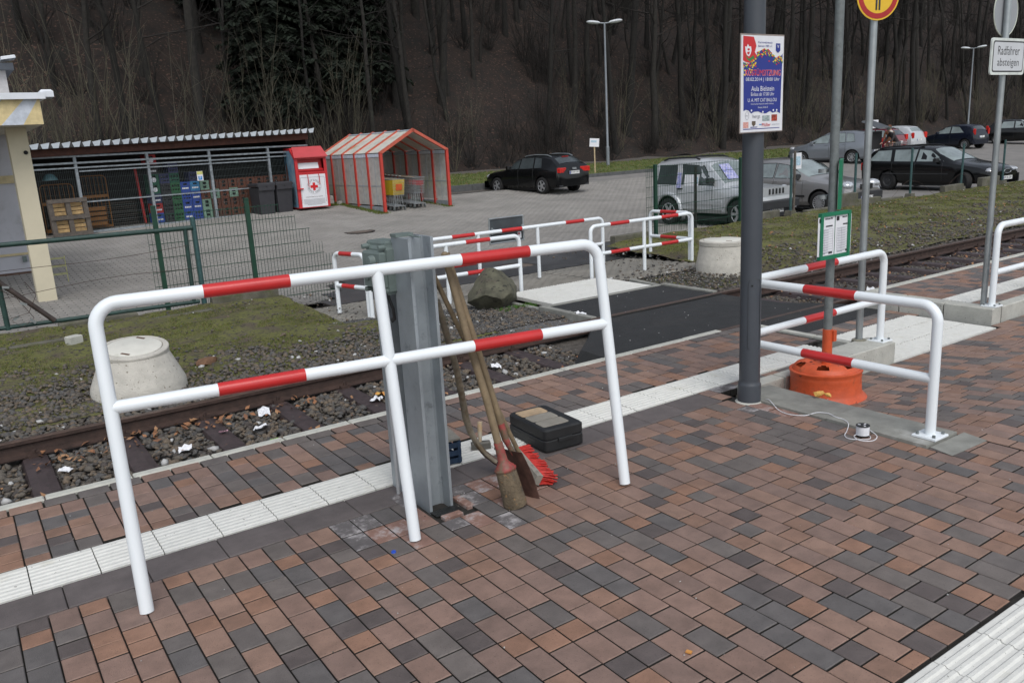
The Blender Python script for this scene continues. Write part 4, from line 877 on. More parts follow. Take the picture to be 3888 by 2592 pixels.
# disc with hand holes
nn = 60; base = 0; rings = []
for (rr, zz) in [(.246, .228), (.238, .246), (.222, .262), (.205, .272), (.178, .281), (.16, .285), (.145, .283), (.135, .268), (.09, .266), (.03, .266)]:
    rings.append([Vector((rr*math.cos(2*math.pi*k/nn), rr*math.sin(2*math.pi*k/nn), zz)) for k in range(nn)])
for rg in rings: mb.v += [tuple(q_tilt @ p) for p in rg]
for i in range(len(rings)-1):
    for k in range(nn):
        ang = k % 10
        if i in (2, 3) and ang in (3, 4, 5, 6): continue
        if i == 4 and ang in (4, 5): continue
        mb.f.append((i*nn+k, i*nn+(k+1) % nn, (i+1)*nn+(k+1) % nn, (i+1)*nn+k)); mb.m.append(0)
mb.build('wheel_disc', ORANGE, wh, smooth=True, angle=60)
mb = MB(); mb.lathe([(.0, .12), (.25, .12), (.25, .10)], 24); mb.build('dark_inside', DARKIN, wh)
for k in range(10):
    a = 2*math.pi*k/10+.2; mb = MB(); mb.lathe([(0, .2685), (.011, .2685)], 8, (.112*math.cos(a), .112*math.sin(a), 0)); mb.build('bolt_hole', DARKIN, wh)
mb = MB(); mb.tube([(0, 0, .26), (0, 0, .535)], .037, 20); mb.build('orange_sleeve', ORANGE, wh, smooth=True)
mb = MB(); mb.bbox((.022, -.034, .485), (.035, .035, .085), .003); mb.build('sleeve_clamp', ORANGE, wh)
mb = MB(); mb.tube([(0, 0, .27), (0, 0, 3.2)], .0315, 20); mb.build('grey_pole', STEELD, wh, smooth=True)
mb = MB(); mb.box((.09, .03, .285), (.05, .03, .02), .4); mb.build('green_packet', GRP, wh)
mb = MB(); mb.box((.12, -.01, .283), (.04, .03, .015), .1); mb.build('yellow_packet', mat('yellow_packet', (.6, .35, .05), .5), wh)
# timetable board
A_, B_, C_, D_ = Vector((5.140, 3.632, 1.305)), Vector((5.140, 3.632, .973)), Vector((5.478, 3.624, 1.300)), Vector((5.478, 3.624, .968))
ri = (C_-A_); ri.z = 0; wid = ri.length; ri.normalize(); nrm_ = ri.cross(Vector((0, 0, 1))); 
tt = thing('timetable_frame', 'green framed white timetable board on the grey pole above the orange wheel', 'timetable', tuple((A_+B_+C_+D_)/4-Vector((0, 0, 0))), math.atan2(ri.y, ri.x))
hgt_ = .335
mb = MB()
for s in (-1, 1): mb.box((s*(wid/2-.012), 0, 0), (.026, .03, hgt_)); mb.box((0, 0, s*(hgt_/2-.012)), (wid-.052, .029, .026))
mb.build('frame', GREENF, tt)
mb = MB(); mb.box((0, .004, 0), (wid-.05, .006, hgt_-.05)); mb.build('back_panel', GREENF, tt)
for s, lab in ((-1, 0), (1, 0)):
    mb = MB(); mb.box((s*.098, -.002, 0), (.186, .003, hgt_-.055)); sht = mb.build('timetable_sheet', PAPER, tt)
    mb = MB()
    for k in range(10): mb.box((s*.098, -.0045, .05-.018*k), (.15, .001, .0022)); mb.box((s*.098-.02, -.0045, .043-.018*k), (.09, .001, .005))
    for xx in (-.075, -.02, .075): mb.box((s*.098+xx, -.0045, -.04), (.0016, .001, .18))
    mb.build('table_lines', mat('table_grey', (.42, .43, .47), .6), tt)
    mb = MB(); mb.box((s*.098+.03, -.005, .072), (.075, .001, .009)); mb.build('heading_bar', INK, tt)
    mb = MB(); mb.box((s*.098-.068, -.005, .118), (.032, .001, .030)); mb.build('logo_block', INK, tt)
    text('Bielstein Bhf', .017, frameM((s*.098+.025, -.0052, .125), (1, 0, 0), (0, 0, 1)), INK, tt)
    mb = MB(); mb.box((s*.098+.05, -.005, -.122), (.04, .001, .014)); mb.build('foot_logo', INK, tt)
    mb = MB(); mb.box((s*.098-.035, -.005, -.125), (.06, .001, .004)); mb.build('foot_line', GINK, tt)
# green upright plate seen edge on
gp = thing('bus_stop_plate', 'narrow green sign plate seen edge on, clamped to the grey timetable pole', 'sign', (5.505, 3.75, 1.49), R(-57))
mb = MB(); mb.box((.02, 0, .0), (.024, .36, .35)); mb.build('plate', GREENF, gp)
for z in (.10, -.09):
    mb = MB(); mb.lathe([(.0325, -.014), (.036, -.014), (.036, .014), (.0325, .014), (.0325, -.014)], 18, (-.125*.545-.06*(-.839)*0-.03, -.10, z)); mb.box((-.06, -.02, z), (.09, .03, .022)); mb.build('clamp', STEELB, gp)
mb = MB(); mb.tube([(-.03, -.03, .12), (-.045, -.03, 0), (-.03, -.03, -.12), (.0, -.02, -.2), (.03, 0, -.27)], .005, 6); mb.build('cable', BLACK, gp)
mb = MB(); mb.box((-.03, -.035, .03), (.025, .012, .20)); mb.build('bracket', STEELB, gp)
# yellow crumpled gloves
gl = thing('crumpled_bag', 'crumpled yellow rag lying on the kerb block before the orange wheel', 'rag', (4.97, 3.47, .02))
v_, f_ = rock_variants(3, 21)[1]; mb = MB(); mb.add([(p[0]*.045, p[1]*.045, p[2]*.04+.02) for p in v_], [tuple(f) for f in f_]); v_, f_ = rock_variants(3, 25)[2]; mb.add([(p[0]*.03+.04, p[1]*.04-.04, p[2]*.03+.012) for p in v_], [tuple(f) for f in f_]); mb.build('rag', mat('yellow_rag', (.62, .36, .09), .8, var=.3, scale=30), gl)
# cable and spool
cb = thing('cable_spool', 'small white cable spool with black top flange on the bricks beside the kerb block', 'cable spool', (4.53, 2.84, .002))
mb = MB(); mb.lathe([(.040, 0), (.042, .003), (.042, .006), (.034, .008)], 24); mb.build('bottom_flange', BLACK, cb)
mb = MB(); prof = [(.033, .007)]
for k in range(9): prof += [(.040, .010+.0062*k), (.037, .0135+.0062*k)]
mb.lathe(prof+[(.03, .066)], 24); mb.build('wound_cable', mat('white_cable', (.68, .69, .72), .5), cb, smooth=True, angle=20)
mb = MB(); mb.lathe([(.0, .071), (.012, .071), (.041, .071), (.042, .069), (.042, .067), (.03, .066)], 24); mb.build('top_flange', BLACK, cb)
for k in range(3):
    mb = MB(); a = 2.1*k; mb.box((.022*math.cos(a), .022*math.sin(a), .0722), (.016, .010, .001), a); mb.build('label', PAPER, cb)
cw = thing('thin_cable', 'thin white cable snaking from the dark mast to the spool', 'cable', (0, 0, 0))
cp = [(4.68, 3.72, .005), (4.655, 3.66, .02), (4.60, 3.58, .018), (4.558, 3.50, .004), (4.535, 3.40, .004), (4.59, 3.31, .004), (4.66, 3.27, .018), (4.70, 3.21, .019), (4.675, 3.13, .018), (4.668, 3.07, .019), (4.62, 3.0, .018), (4.53, 2.95, .004), (4.455, 2.915, .004), (4.42, 2.87, .004), (4.44, 2.82, .004), (4.50, 2.775, .004), (4.545, 2.80, .006), (4.53, 2.845, .012), (4.47, 2.86, .010), (4.44, 2.80, .004), (4.49, 2.745, .004), (4.56, 2.76, .012), (4.58, 2.82, .03)]
def catmull(P, n=6):
    P = [Vector(p) for p in P]; out = []
    for i in range(len(P)-1):
        p0 = P[max(i-1, 0)]; p1 = P[i]; p2_ = P[i+1]; p3 = P[min(i+2, len(P)-1)]
        for k in range(n):
            t = k/n; out.append(.5*((2*p1)+(p2_-p0)*t+(2*p0-5*p1+4*p2_-p3)*t*t+(3*p1-p0-3*p2_+p3)*t**3))
    out.append(P[-1]); return out
mb = MB(); mb.tube(catmull(cp), .0028, 6); mb.build('strand', MAT['white_cable'], cw, smooth=True)
# tiny blue cap and leaf
mb = MB(); mb.lathe([(0, .008), (.011, .008), (.013, .001)], 12, (1.525, 3.413, 0)); tag(mb.build('bottle_cap', mat('blue_cap', (.02, .08, .5), .4)), 'tiny bright blue cap lying on a dark brick near the centre leg', 'cap')
mb = MB(); mb.box((2.037, 1.947, .006), (.016, .022, .006), .4); tag(mb.build('orange_chip', mat('orange_chip', (.55, .25, .06), .6)), 'small orange chip lying on the front bricks', 'litter')

# ================================================================ round sign post and right sign
rs = thing('round_sign', 'round yellow sign with red ring on a bright galvanised pole beside the barrier foot', 'sign', (6.57, 4.20, 0))
mb = MB(); mb.tube([(0, 0, 0), (0, 0, 3.1)], .030, 20); mb.build('pole', STEELB, rs, smooth=True)
mb = MB(); mb.lathe([(.058, .0), (.062, .012), (.062, .030), (.05, .036), (.034, .040)], 20); mb.build('pole_collar', mat('stained_collar', (.20, .19, .15), .7, var=.3, scale=20), rs, smooth=True)
yw = mat('sign_yellow', (.72, .45, .02), .4, var=.04); rg = mat('sign_red', (.36, .012, .012), .4)
face = Matrix.Rotation(R(-22), 3, 'Z')
def disc(mb, r0, r1, y, z=2.915):
    P = []; n = 48
    for k in range(n): a = 2*math.pi*k/n; P += [face @ Vector((r0*math.cos(a), y, r0*math.sin(a)))+Vector((0, 0, z)), face @ Vector((r1*math.cos(a), y, r1*math.sin(a)))+Vector((0, 0, z))]
    mb.add(P, [(2*k, 2*((k+1) % n), 2*((k+1) % n)+1, 2*k+1) for k in range(n)])
mb = MB(); P = [face @ Vector((.194*math.cos(2*math.pi*k/48), yy, .194*math.sin(2*math.pi*k/48)))+Vector((0, 0, 2.915)) for yy in (-.038, -.044) for k in range(48)]
mb.add(P, [tuple(range(48)), tuple(range(48, 96))[::-1]]+[(k, (k+1) % 48, 48+(k+1) % 48, 48+k) for k in range(48)]); mb.build('disc', yw, rs)
mb = MB(); disc(mb, .140, .182, -.0455); mb.build('red_ring', rg, rs)
for sx in (-.014, .014):
    mb = MB(); P = [face @ Vector((sx+dx, -.0458, dz))+Vector((0, 0, 2.915)) for dx, dz in ((-.008, -.115), (.008, -.115), (.008, .10), (-.008, .10))]; mb.add(P, [(0, 1, 2, 3)]); mb.build('black_bar', INK, rs)
mb = MB(); mb.box((0, -.02, 2.86), (.05, .04, .03)); mb.box((0, -.02, 2.98), (.05, .04, .03)); mb.build('sign_clamp', STEELB, rs)
ps = thing('cyclist_sign', 'white rectangular sign reading Radfahrer absteigen on the right galvanised pole', 'sign', (8.76, 4.20, 0))
mb = MB(); mb.tube([(0, 0, 0), (0, 0, 3.5)], .030, 20); mb.build('pole', STEELB, ps, smooth=True)
SX = -.035
def rrect(w, h, r, y, cx_=SX, cz=2.46, n=5):
    P = []
    for sx, sz, a0 in ((1, 1, 0), (-1, 1, 90), (-1, -1, 180), (1, -1, 270)):
        for k in range(n): a = R(a0+90*k/(n-1)); P.append((cx_+sx*(w/2-r)+r*math.cos(a), y, cz+sz*(h/2-r)+r*math.sin(a)))
    return P
def rplate(name, w, h, r, y0, y1, m, par):
    mb = MB(); A0 = rrect(w, h, r, y0); B0 = rrect(w, h, r, y1); n = len(A0); mb.add(A0+B0, [tuple(range(n)), tuple(range(n, 2*n))[::-1]]+[(i, (i+1) % n, n+(i+1) % n, n+i) for i in range(n)]); return mb.build(name, m, par)
SWH = mat('sign_white', (.56, .58, .60), .45, var=.03)
rplate('plate', .655, .335, .03, -.045, -.060, mat('sign_rim', (.62, .66, .62), .4), ps)
rplate('border', .60, .285, .028, -.0602, -.0612, INK, ps); rplate('face', .575, .26, .024, -.0613, -.0618, SWH, ps)
fit_text('Radfahrer', .42, .082, frameM((SX+.0, -.0622, 2.515), (1, 0, 0), (0, 0, 1)), INK, ps); fit_text('absteigen', .42, .092, frameM((SX, -.0622, 2.398), (1, 0, 0), (0, 0, 1)), INK, ps)
mb = MB(); mb.lathe([(.033, 2.38), (.036, 2.38), (.036, 2.42), (.033, 2.42)], 16); mb.lathe([(.033, 2.50), (.036, 2.50), (.036, 2.54), (.033, 2.54)], 16); mb.box((0, -.035, 2.40), (.06, .03, .03)); mb.box((0, -.035, 2.52), (.06, .03, .03)); mb.build('sign_clamp', STEELB, ps)
rb = thing('traffic_sign', 'grey back of a round sign above the rectangular white sign', 'sign', (8.76, 4.20, 2.885))
mb = MB(); P = [(.05+.225*math.cos(2*math.pi*k/40), yy, .225*math.sin(2*math.pi*k/40)) for yy in (.036, .042) for k in range(40)]
mb.add(P, [tuple(range(40))[::-1], tuple(range(40, 80))]+[(k, (k+1) % 40, 40+(k+1) % 40, 40+k) for k in range(40)]); mb.build('disc', mat('sign_back', (.30, .315, .33), .6, var=.05, scale=4), rb)
mb = MB(); mb.tube([(.05+.227*math.cos(2*math.pi*k/40), .038, .227*math.sin(2*math.pi*k/40)) for k in range(41)], .006, 6); mb.build('rim', mat('rim_pale', (.5, .53, .45), .5), rb)
mb = MB(); mb.box((.075, .033, .0), (.02, .01, .36)); mb.box((.115, .033, .0), (.02, .01, .36)); mb.build('back_rail', mat('sign_back', (0, 0, 0)), rb)
mb = MB(); mb.box((.06, .025, -.17), (.10, .03, .035)); mb.build('clamp', STEELB, rb)

# ================================================================ manholes, rocks
def manhole(name, label, x, y, z, rt, rb_, h, lid_r, tilt=0.0):
    t = thing(name, label, 'manhole', (x, y, z)); TM = Matrix.Translation((0, 0, h-.03)) @ Matrix.Rotation(R(tilt), 4, 'X') @ Matrix.Translation((0, 0, -h+.03))
    mb = MB(); mb.lathe([(rb_, -.15), (rb_, .02), (rb_*.97, .06), (rt*1.05, h-.075), (rt*1.0, h-.07)], 48); mb.build('cone', MHC, t, smooth=True, angle=30)
    mb = MB(); mb.lathe([(rt*.99, h-.072), (rt*1.06, h-.066), (rt*1.07, h-.010), (rt*1.05, h), (lid_r+.02, h+.004), (lid_r+.012, h-.01)], 48); mb.build('cover_ring', MHC, t, smooth=True, angle=30).data.transform(TM)
    mb = MB(); mb.lathe([(lid_r+.010, h-.02), (lid_r+.008, h+.004), (lid_r-.004, h+.011), (0, h+.013)], 48); mb.build('lid', MHD, t, smooth=True, angle=30).data.transform(TM)
    for a in (R(60), R(240)):
        mb = MB(); c = (lid_r*.86*math.cos(a), lid_r*.86*math.sin(a), h+.0135); mb.box(c, (.09, .022, .004), a+1.2); mb.build('rusty_grip', RUST, t).data.transform(TM)
    return t
manhole('concrete_manhole', 'conical concrete manhole rising from the gravel at the left beside the far rail', 1.27, 8.36, -.165, .295, .43, .385, .245, 9)
manhole('concrete_manhole', 'round concrete manhole between the far barrier and the dark mast', 10.10, 8.88, -.15, .355, .43, .385, .30)
def boulder(name, label, loc, dims, seed, m, rz=0, sub=3, cat='boulder', amp=.35):
    bm = bmesh.new(); bmesh.ops.create_icosphere(bm, subdivisions=sub, radius=1.0); r2 = random.Random(seed)
    planes = [(Vector((r2.gauss(0, 1), r2.gauss(0, 1), r2.gauss(0, .8))).normalized(), r2.uniform(.55, .85)) for _ in range(14)]
    for v in bm.verts:
        for n_, d_ in planes:
            e = v.co.dot(n_)-d_
            if e > 0: v.co -= n_*e*.92
        v.co *= 1+.05*nz(v.co.x*2+seed, v.co.y*2+v.co.z*3)
        v.co.x *= dims[0]; v.co.y *= dims[1]; v.co.z *= dims[2]
    me = bpy.data.meshes.new(name); bm.to_mesh(me); bm.free(); me.materials.append(m); o = bpy.data.objects.new(name, me); COL.objects.link(o); o.location = loc; o.rotation_euler = (0, 0, rz)
    me.polygons.foreach_set('use_smooth', [True]*len(me.polygons)); me.set_sharp_from_angle(angle=R(28)); tag(o, label, cat); return o
ROCK = mat('mossy_rock', (.085, .082, .055), .9, var=.35, scale=5, bump=1.0, bscale=26, stain=(.115, .08, .072), stain_scale=3, stain_amt=.46, speck=((.03, .03, .022), 12, .62))
bo = boulder('boulder', 'big angular mossy boulder at the edge of the gravel beyond the tracks', (5.93, 9.18, -.05), (.52, .38, .37), 4, ROCK, .5, 4)
boulder('flat_stone', 'flat rust brown stone slab lying on the moss beside the left manhole', (2.03, 8.85, -.16), (.17, .12, .05), 9, mat('rust_stone', (.16, .085, .045), .85, var=.25, scale=8, bump=.6, bscale=40), .5, 2, 'stone')
mb = MB(); mb.bbox((0, 0, .05), (.16, .12, .13), .01); o = mb.build('pale_block', CONC); o.location = (1.05, 11.15, -.20); o.rotation_euler = (0, 0, .5); tag(o, 'small pale concrete block lying on the moss in front of the green gate', 'block')
mb = MB(); mb.bbox((0, 0, 0), (.20, .05, .03), .004); o = mb.build('rusty_bar', RAIL); o.location = (3.35, 6.35, -.285); o.rotation_euler = (.1, .1, -.75); tag(o, 'short rusty steel piece lying between two sleepers behind the tools', 'scrap metal')
tufts('grass_clump', pts_in(60, 5.7, 6.3, 8.72, 8.86, lambda x, y: -.225), .03, .07, [GR1, mat('bright_blade', (.06, .17, .015), .8)], 'bright green grass tuft at the foot of the boulder', 8, .005, .02)
# ================================================================ fences and gate
def mesh_panel(o, x0, x1, y, z0, z1, dx=.05, hz=.2, rr=.0032, zt=None, zb=None):
    zt = zt or (lambda x: z1); zb = zb or (lambda x: z0)
    mb = MB(); n = int(round((x1-x0)/dx))
    for i in range(n+1):
        x = x0+(x1-x0)*i/n; mb.box((x, y, (zt(x)+zb(x))/2), (rr*1.6, rr*1.6, zt(x)-zb(x)))
    mb.build('upright_wires', GREEN, o)['kind'] = 'stuff'
    z = z1-.02
    while z > z0:
        xs = [x for x in np.arange(x0, x1+.001, dx/2) if zb(x) <= z <= zt(x)]
        if len(xs) > 2:
            mb = MB(); mb.box(((xs[0]+xs[-1])/2, y-.006, z), (xs[-1]-xs[0], .008, .008)); mb.box(((xs[0]+xs[-1])/2, y+.006, z), (xs[-1]-xs[0], .008, .008)); mb.build('double_wire', GREEN, o)
        z -= hz
fl = thing('mesh_fence', 'green double rod mesh fence stepping down to the right behind the left moss', 'fence', (0, 0, 0))
def ztl(x): return 1.21 if x < 4.22 else (1.02 if x < 4.44 else (.79 if x < 4.67 else (.57 if x < 4.87 else .37)))
mesh_panel(fl, 2.30, 5.03, 12.40, -.30, 1.21, zt=ztl, zb=lambda x: -.14 if x < 3.95 else max(-.40, -.14-(x-3.95)*.32))
for x, zt_ in ((2.42, 1.31), (3.72, 1.31)):
    mb = MB(); mb.bbox((x, 12.37, zt_/2-.15), (.062, .045, zt_+.3), .006); mb.build('fence_post', GREEN, fl); mb = MB(); mb.bbox((x, 12.37, zt_+.008), (.066, .05, .02), .006); mb.build('post_cap', MAT['green_fence_paint'], fl)
fr = thing('mesh_fence', 'green double rod mesh fence panel in front of the silver off-roader', 'fence')
mesh_panel(fr, 11.72, 14.56, 12.32, -.06, 1.30)
for x in (11.94, 14.50):
    mb = MB(); mb.bbox((x, 12.28, .60), (.07, .05, 1.45), .006); mb.build('fence_post', GREEN, fr)
mb = MB(); mb.box((13.22, 12.40, .55), (.045, .045, 1.3)); mb.build('dark_stake', mat('dark_stake', (.025, .022, .018), .8), fr)
PT = mat('teal_post', (.028, .075, .075), .55, var=.2, scale=14)
for i, (x, zt_) in enumerate(((16.19, 1.22), (18.68, 1.20), (21.15, 1.20), (23.70, 1.20), (26.05, 1.20))):
    o = thing('fence_post', 'x', 'fence post', (x, 12.24, 0), 0, 'wire fence posts along the right car park edge')
    mb = MB(); mb.tube([(0, 0, -.2), (.03 if i == 3 else 0, 0, zt_)], .030, 8); mb.build('tube', PT, o)
    mb = MB(); mb.box((0, 0, -.03), (.22, .2, .12), taper=.8); mb.build('concrete_foot', MAT['mossy_kerb'], o)
    o['label'] = ['blue green post with a pale stake and notice beside the off-roader', 'blue green post in front of the dark grey hatchback bonnet', 'blue green post before the rear wheel of the long black estate', 'slanting blue green post before the front door of the long black estate', 'rightmost blue green post behind the cyclist sign pole'][i]
sk = thing('stake_notice', 'pale wooden stake with a small white notice tied to the first blue green post', 'notice', (16.28, 12.22, 0))
mb = MB(); mb.box((0, 0, .62), (.055, .03, 1.5)); mb.build('stake', WOODG, sk)
mb = MB(); mb.box((.12, .03, 1.14), (.30, .02, .36)); mb.build('notice_board', PAPER, sk)
mb = MB(); mb.box((.15, .018, 1.14), (.16, .004, .20)); mb.build('notice_print', mat('pale_blue_print', (.40, .55, .65), .5, var=.3, scale=40), sk)
# wires of the old fence
ow_ = thing('sagging_wire', 'loose sagging fence wires between the blue green posts', 'wire')
for x0, x1 in ((18.68, 21.15), (21.15, 23.7), (23.7, 26.05)):
    mb = MB(); mb.tube([(x0+(x1-x0)*t, 12.22, .35-.35*math.sin(t*3.14)+.1*math.sin(t*9)) for t in [k/14 for k in range(15)]], .004, 4); mb.build('wire', RAIL, ow_)
# swing gate left
gt = thing('tube_gate', 'dark green tubular swing gate frame with diagonal brace at the left', 'gate')
GD = mat('dark_green_tube', (.016, .045, .038), .5, var=.25, scale=14)
for nm, p, q, r in (('top_rail', (-.6, 12.36, 1.0), (2.90, 12.36, .975), .034), ('bottom_rail', (-.3, 12.36, -.06), (2.86, 12.36, -.09), .028), ('leg', (.44, 12.36, -.1), (.42, 12.36, .99), .034), ('inner_leg', (2.78, 12.36, -.1), (2.80, 12.36, .96), .030)):
    mb = MB(); mb.tube([p, q], r, 10); mb.build(nm, GD, gt, smooth=True)
mb = MB(); mb.tube([(.42, 12.34, .55), (.98, 12.34, -.06)], .034, 10); mb.build('diagonal_brace', mat('dark_brown_tube', (.045, .032, .027), .6, var=.3, scale=9), gt, smooth=True)
mb = MB(); mb.tube([(2.93, 12.38, -.2), (2.93, 12.38, 1.12)], .034, 10); mb.build('end_post', PT, gt, smooth=True)
for k2, (z, s) in enumerate(((.62, .02), (.32, -.03))):
    mb = MB(); mb.tube([(-.4+(3.2)*t, 12.33, z+s*math.sin(t*7)+.10*t) for t in [k/20 for k in range(21)]], .0035, 4); mb.build('loose_wire', RAIL, gt)
mb = MB(); mb.tube([(.42, 12.3, .45), (.6, 12.3, .3), (.75, 12.3, .02), (.6, 12.28, -.08), (.47, 12.28, .05), (.7, 12.28, .1), (.82, 12.28, .32), (.72, 12.3, .5)], .004, 4); mb.build('tangled_wire', RAIL, gt)
for x, z in ((.50, .46), (.66, .22), (.55, .05), (.73, -.02)): 
    mb = MB(); mb.box((x, 12.3, z), (.08, .02, .03), tilt=Matrix.Rotation(rnd.uniform(-1, 1), 3, 'Y')); mb.build('wire_tensioner', STEELB, gt)

# ================================================================ shop corner at the left
sh_ = thing('shop_building', 'corner of a shop with cream pillar, white wall and striped canopy at the left edge', 'building')
mb = MB(); mb.box((1.29, 16.92, 1.1), (.30, .34, 3.1)); mb.build('pillar', CREAM, sh_)
mb = MB(); mb.tube([(1.37, 16.73, 2.19), (1.37, 16.76, 2.19)], .035, 12); mb.build('pillar_hole', DARKIN, sh_)
mb = MB(); mb.box((-1.3, 20.6, 1.25), (5.5, .3, 3.05)); mb.build('wall', WALLW, sh_)
mb = MB(); mb.box((-1.3, 20.43, 1.72), (5.46, .02, .16)); mb.box((-1.3, 20.43, .16), (5.46, .02, .05)); mb.build('cream_band', mat('cream_band', (.50, .42, .25), .8), sh_)
mb = MB(); mb.box((-1.3, 20.42, -.27), (5.5, .06, .10)); mb.build('plinth', mat('brown_plinth', (.10, .06, .045), .8), sh_)
mb = MB(); mb.box((1.28, 20.40, .05), (.08, .06, .12)); mb.build('socket_box', GREYG, sh_)
mb = MB(); mb.box((-.45, 18.4, 2.84), (4.2, 4.8, .44)); mb.build('canopy_box', mat('canopy_cream', (.50, .47, .38), .8), sh_)
STRW = mat('stripe_white', (.50, .54, .60), .7); STRC = mat('stripe_cream', (.60, .49, .26), .7)
for k2 in range(8):
    a = 1.66-.62*k2; m_ = STRC if k2 % 2 == 0 else STRW
    for (s0, wdt, mm) in ((a, .31, STRC), (a-.31, .31, STRW)):
        P = [(s0, 2.625), (s0-.0, 2.625), (s0+.40, 3.055), (s0+.40, 3.055)]
        q0 = [(s0-wdt-.0, 2.62), (s0, 2.62), (s0+.42, 3.06), (s0+.42-wdt, 3.06)]
        q0 = [(min(x, 1.645), z) for x, z in q0]
        if q0[1][0]-q0[0][0] < .01 and q0[2][0]-q0[3][0] < .01: continue
        mb = MB(); mb.add([(x, 15.992, z) for x, z in q0]+[(x, 15.999, z) for x, z in q0], [(0, 1, 2, 3), (7, 6, 5, 4), (0, 4, 5, 1), (1, 5, 6, 2), (2, 6, 7, 3), (3, 7, 4, 0)]); mb.build('canopy_stripe', mm, sh_)
mb = MB(); mb.box((-.45, 18.35, 3.11), (4.36, 4.9, .10), tilt=Matrix.Rotation(R(1.0), 3, 'X')); mb.build('white_gutter', mat('gutter_white', (.68, .71, .75), .5, var=.05, scale=5), sh_)
mb = MB(); mb.bbox((1.78, 16.3, 3.12), (.20, .42, .12), .03); mb.build('gutter_end', MAT['gutter_white'], sh_)
mb = MB(); mb.box((-.9, 18.6, 3.34), (4.4, 3.6, .42)); mb.build('upper_wall', mat('upper_wall', (.46, .45, .45), .85, stain=(.22, .22, .21), stain_scale=3, stain_amt=.42), sh_)
mb = MB(); mb.box((-.88, 18.55, 3.60), (4.6, 3.8, .11)); mb.build('roof_slab', mat('slate_slab', (.06, .07, .085), .6), sh_)
mb = MB(); mb.box((-1.3, 18.6, 3.78), (4.3, 3.4, .26)); mb.build('upper_roof', mat('slate_roof', (.05, .06, .072), .6), sh_)
mb = MB(); mb.bbox((1.36, 16.8, 3.74), (.22, .4, .05), .01, tilt=Matrix.Rotation(R(-9), 3, 'Y')); mb.build('white_flashing', MAT['gutter_white'], sh_)
bs_ = thing('blue_sign_panel', 'dark blue upright sign panel with yellow top just behind the cream pillar', 'sign', (1.60, 21.3, 0))
mb = MB(); mb.box((0, 0, 2.02), (.26, .08, 1.05)); mb.build('panel', mat('navy_panel', (.012, .022, .13), .5), bs_)
mb = MB(); mb.box((-.06, 0, 2.64), (.10, .06, .17)); mb.build('yellow_top', yw, bs_)
# yellow plastic crate item by pillar
yc = thing('wire_rack', 'small yellow wire rack standing beside the cream pillar', 'rack', (1.75, 18.9, -.38))
mb = MB()
for z in (.02, .18, .34, .5): mb.tube([(-.13, 0, z), (.13, 0, z), (.13, .2, z), (-.13, .2, z), (-.13, 0, z)], .006, 4)
for x in (-.13, .13): mb.tube([(x, 0, 0), (x, 0, .55)], .006, 4)
mb.build('wires', mat('pale_yellow_wire', (.42, .42, .14), .6), yc)

# ================================================================ storage shed
SA = math.atan2(1.1, 5.8)
shd = thing('storage_shed', 'long open storage shed with corrugated roof and wire mesh front behind the car park', 'shed', (3.25, 25.95, .07), SA)
WL, WR = -1.3, 7.35
gal = mat('shed_steel', (.27, .30, .32), .5, metal=.3, var=.25, scale=10, stain=(.16, .18, .19), stain_scale=7, stain_amt=.45)
for x in (0, 1.98, 3.88, 5.88):
    mb = MB(); mb.box((x, 0, 1.05), (.075, .075, 2.14)); mb.build('steel_post', gal, shd)
for z, t_ in ((2.11, .05), (1.93, .05), (1.80, .04)):
    mb = MB(); mb.box(((WL+WR)/2, -.045, z), (WR-WL, .03, t_)); mb.build('steel_rail', gal, shd)
mb = MB(); mb.box((3.27, -.02, .03), (6.55, .05, .06)); mb.build('bottom_rail', gal, shd)
for x0, x1 in ((.06, 1.94), (1.99, 3.84), (3.9, 5.84)):
    mb = MB(); mb.box(((x0+x1)/2, -.03, .86), (x1-x0, .03, .035)); mb.build('cross_bar', gal, shd)
    mb = MB(); mb.box(((x0+x1)/2, -.05, 1.70), (x1-x0, .03, .035)); mb.build('gate_rail', gal, shd)
mb = MB()
x = WL
while x < 6.55:
    mb.box((x, .0, .92), (.006, .006, 1.76)); x += .05
mb.build('wire_mesh', mat('mesh_wire', (.06, .075, .075), .6), shd)['kind'] = 'stuff'
mb = MB(); z = .1
while z < 1.8: mb.box(((WL+6.55)/2, .006, z), (6.55-WL, .005, .005)); z += .2
mb.build('wire_mesh_rows', MAT['mesh_wire'], shd)['kind'] = 'stuff'
mb = MB(); mb.box(((WL+WR)/2, -.12, 2.24), (WR-WL+.1, .04, .20)); mb.build('fascia_board', FASC, shd).rotation_euler = (0, -.021, 0)
# corrugated roof : trapezoid teeth
mb = MB(); pit_ = .262; nT = int((WR-WL+.3)/pit_)
prof = []
for k2 in range(nT):
    x = WL-.1+pit_*k2; prof += [(x, 0.0), (x+.045, 0.0), (x+.085, .125), (x+.20, .125), (x+.225, .0)]
P = [(px, -.42, 2.345+pz) for px, pz in prof]+[(px, 2.6, 2.30+pz) for px, pz in prof]; n = len(prof)
mb.add(P, [(i, i+1, n+i+1, n+i) for i in range(n-1)]); o2 = mb.build('corrugated_roof', mat('roof_underside', (.07, .07, .068), .85, var=.3, scale=5), shd); o2.rotation_euler = (0, -.021, 0)
for k2 in range(nT):      # bright end caps of the ridges
    x = WL-.1+pit_*k2; mb = MB(); mb.prism([(x+.055, 0), (x+.19, 0), (x+.25, .150), (x+.02, .115)], -.43, -.425, fn=lambda p: Vector((p.x, p.z, 2.348+p.y))); mb.build('ridge_cap', ZINC, shd).rotation_euler = (0, -.021, 0)
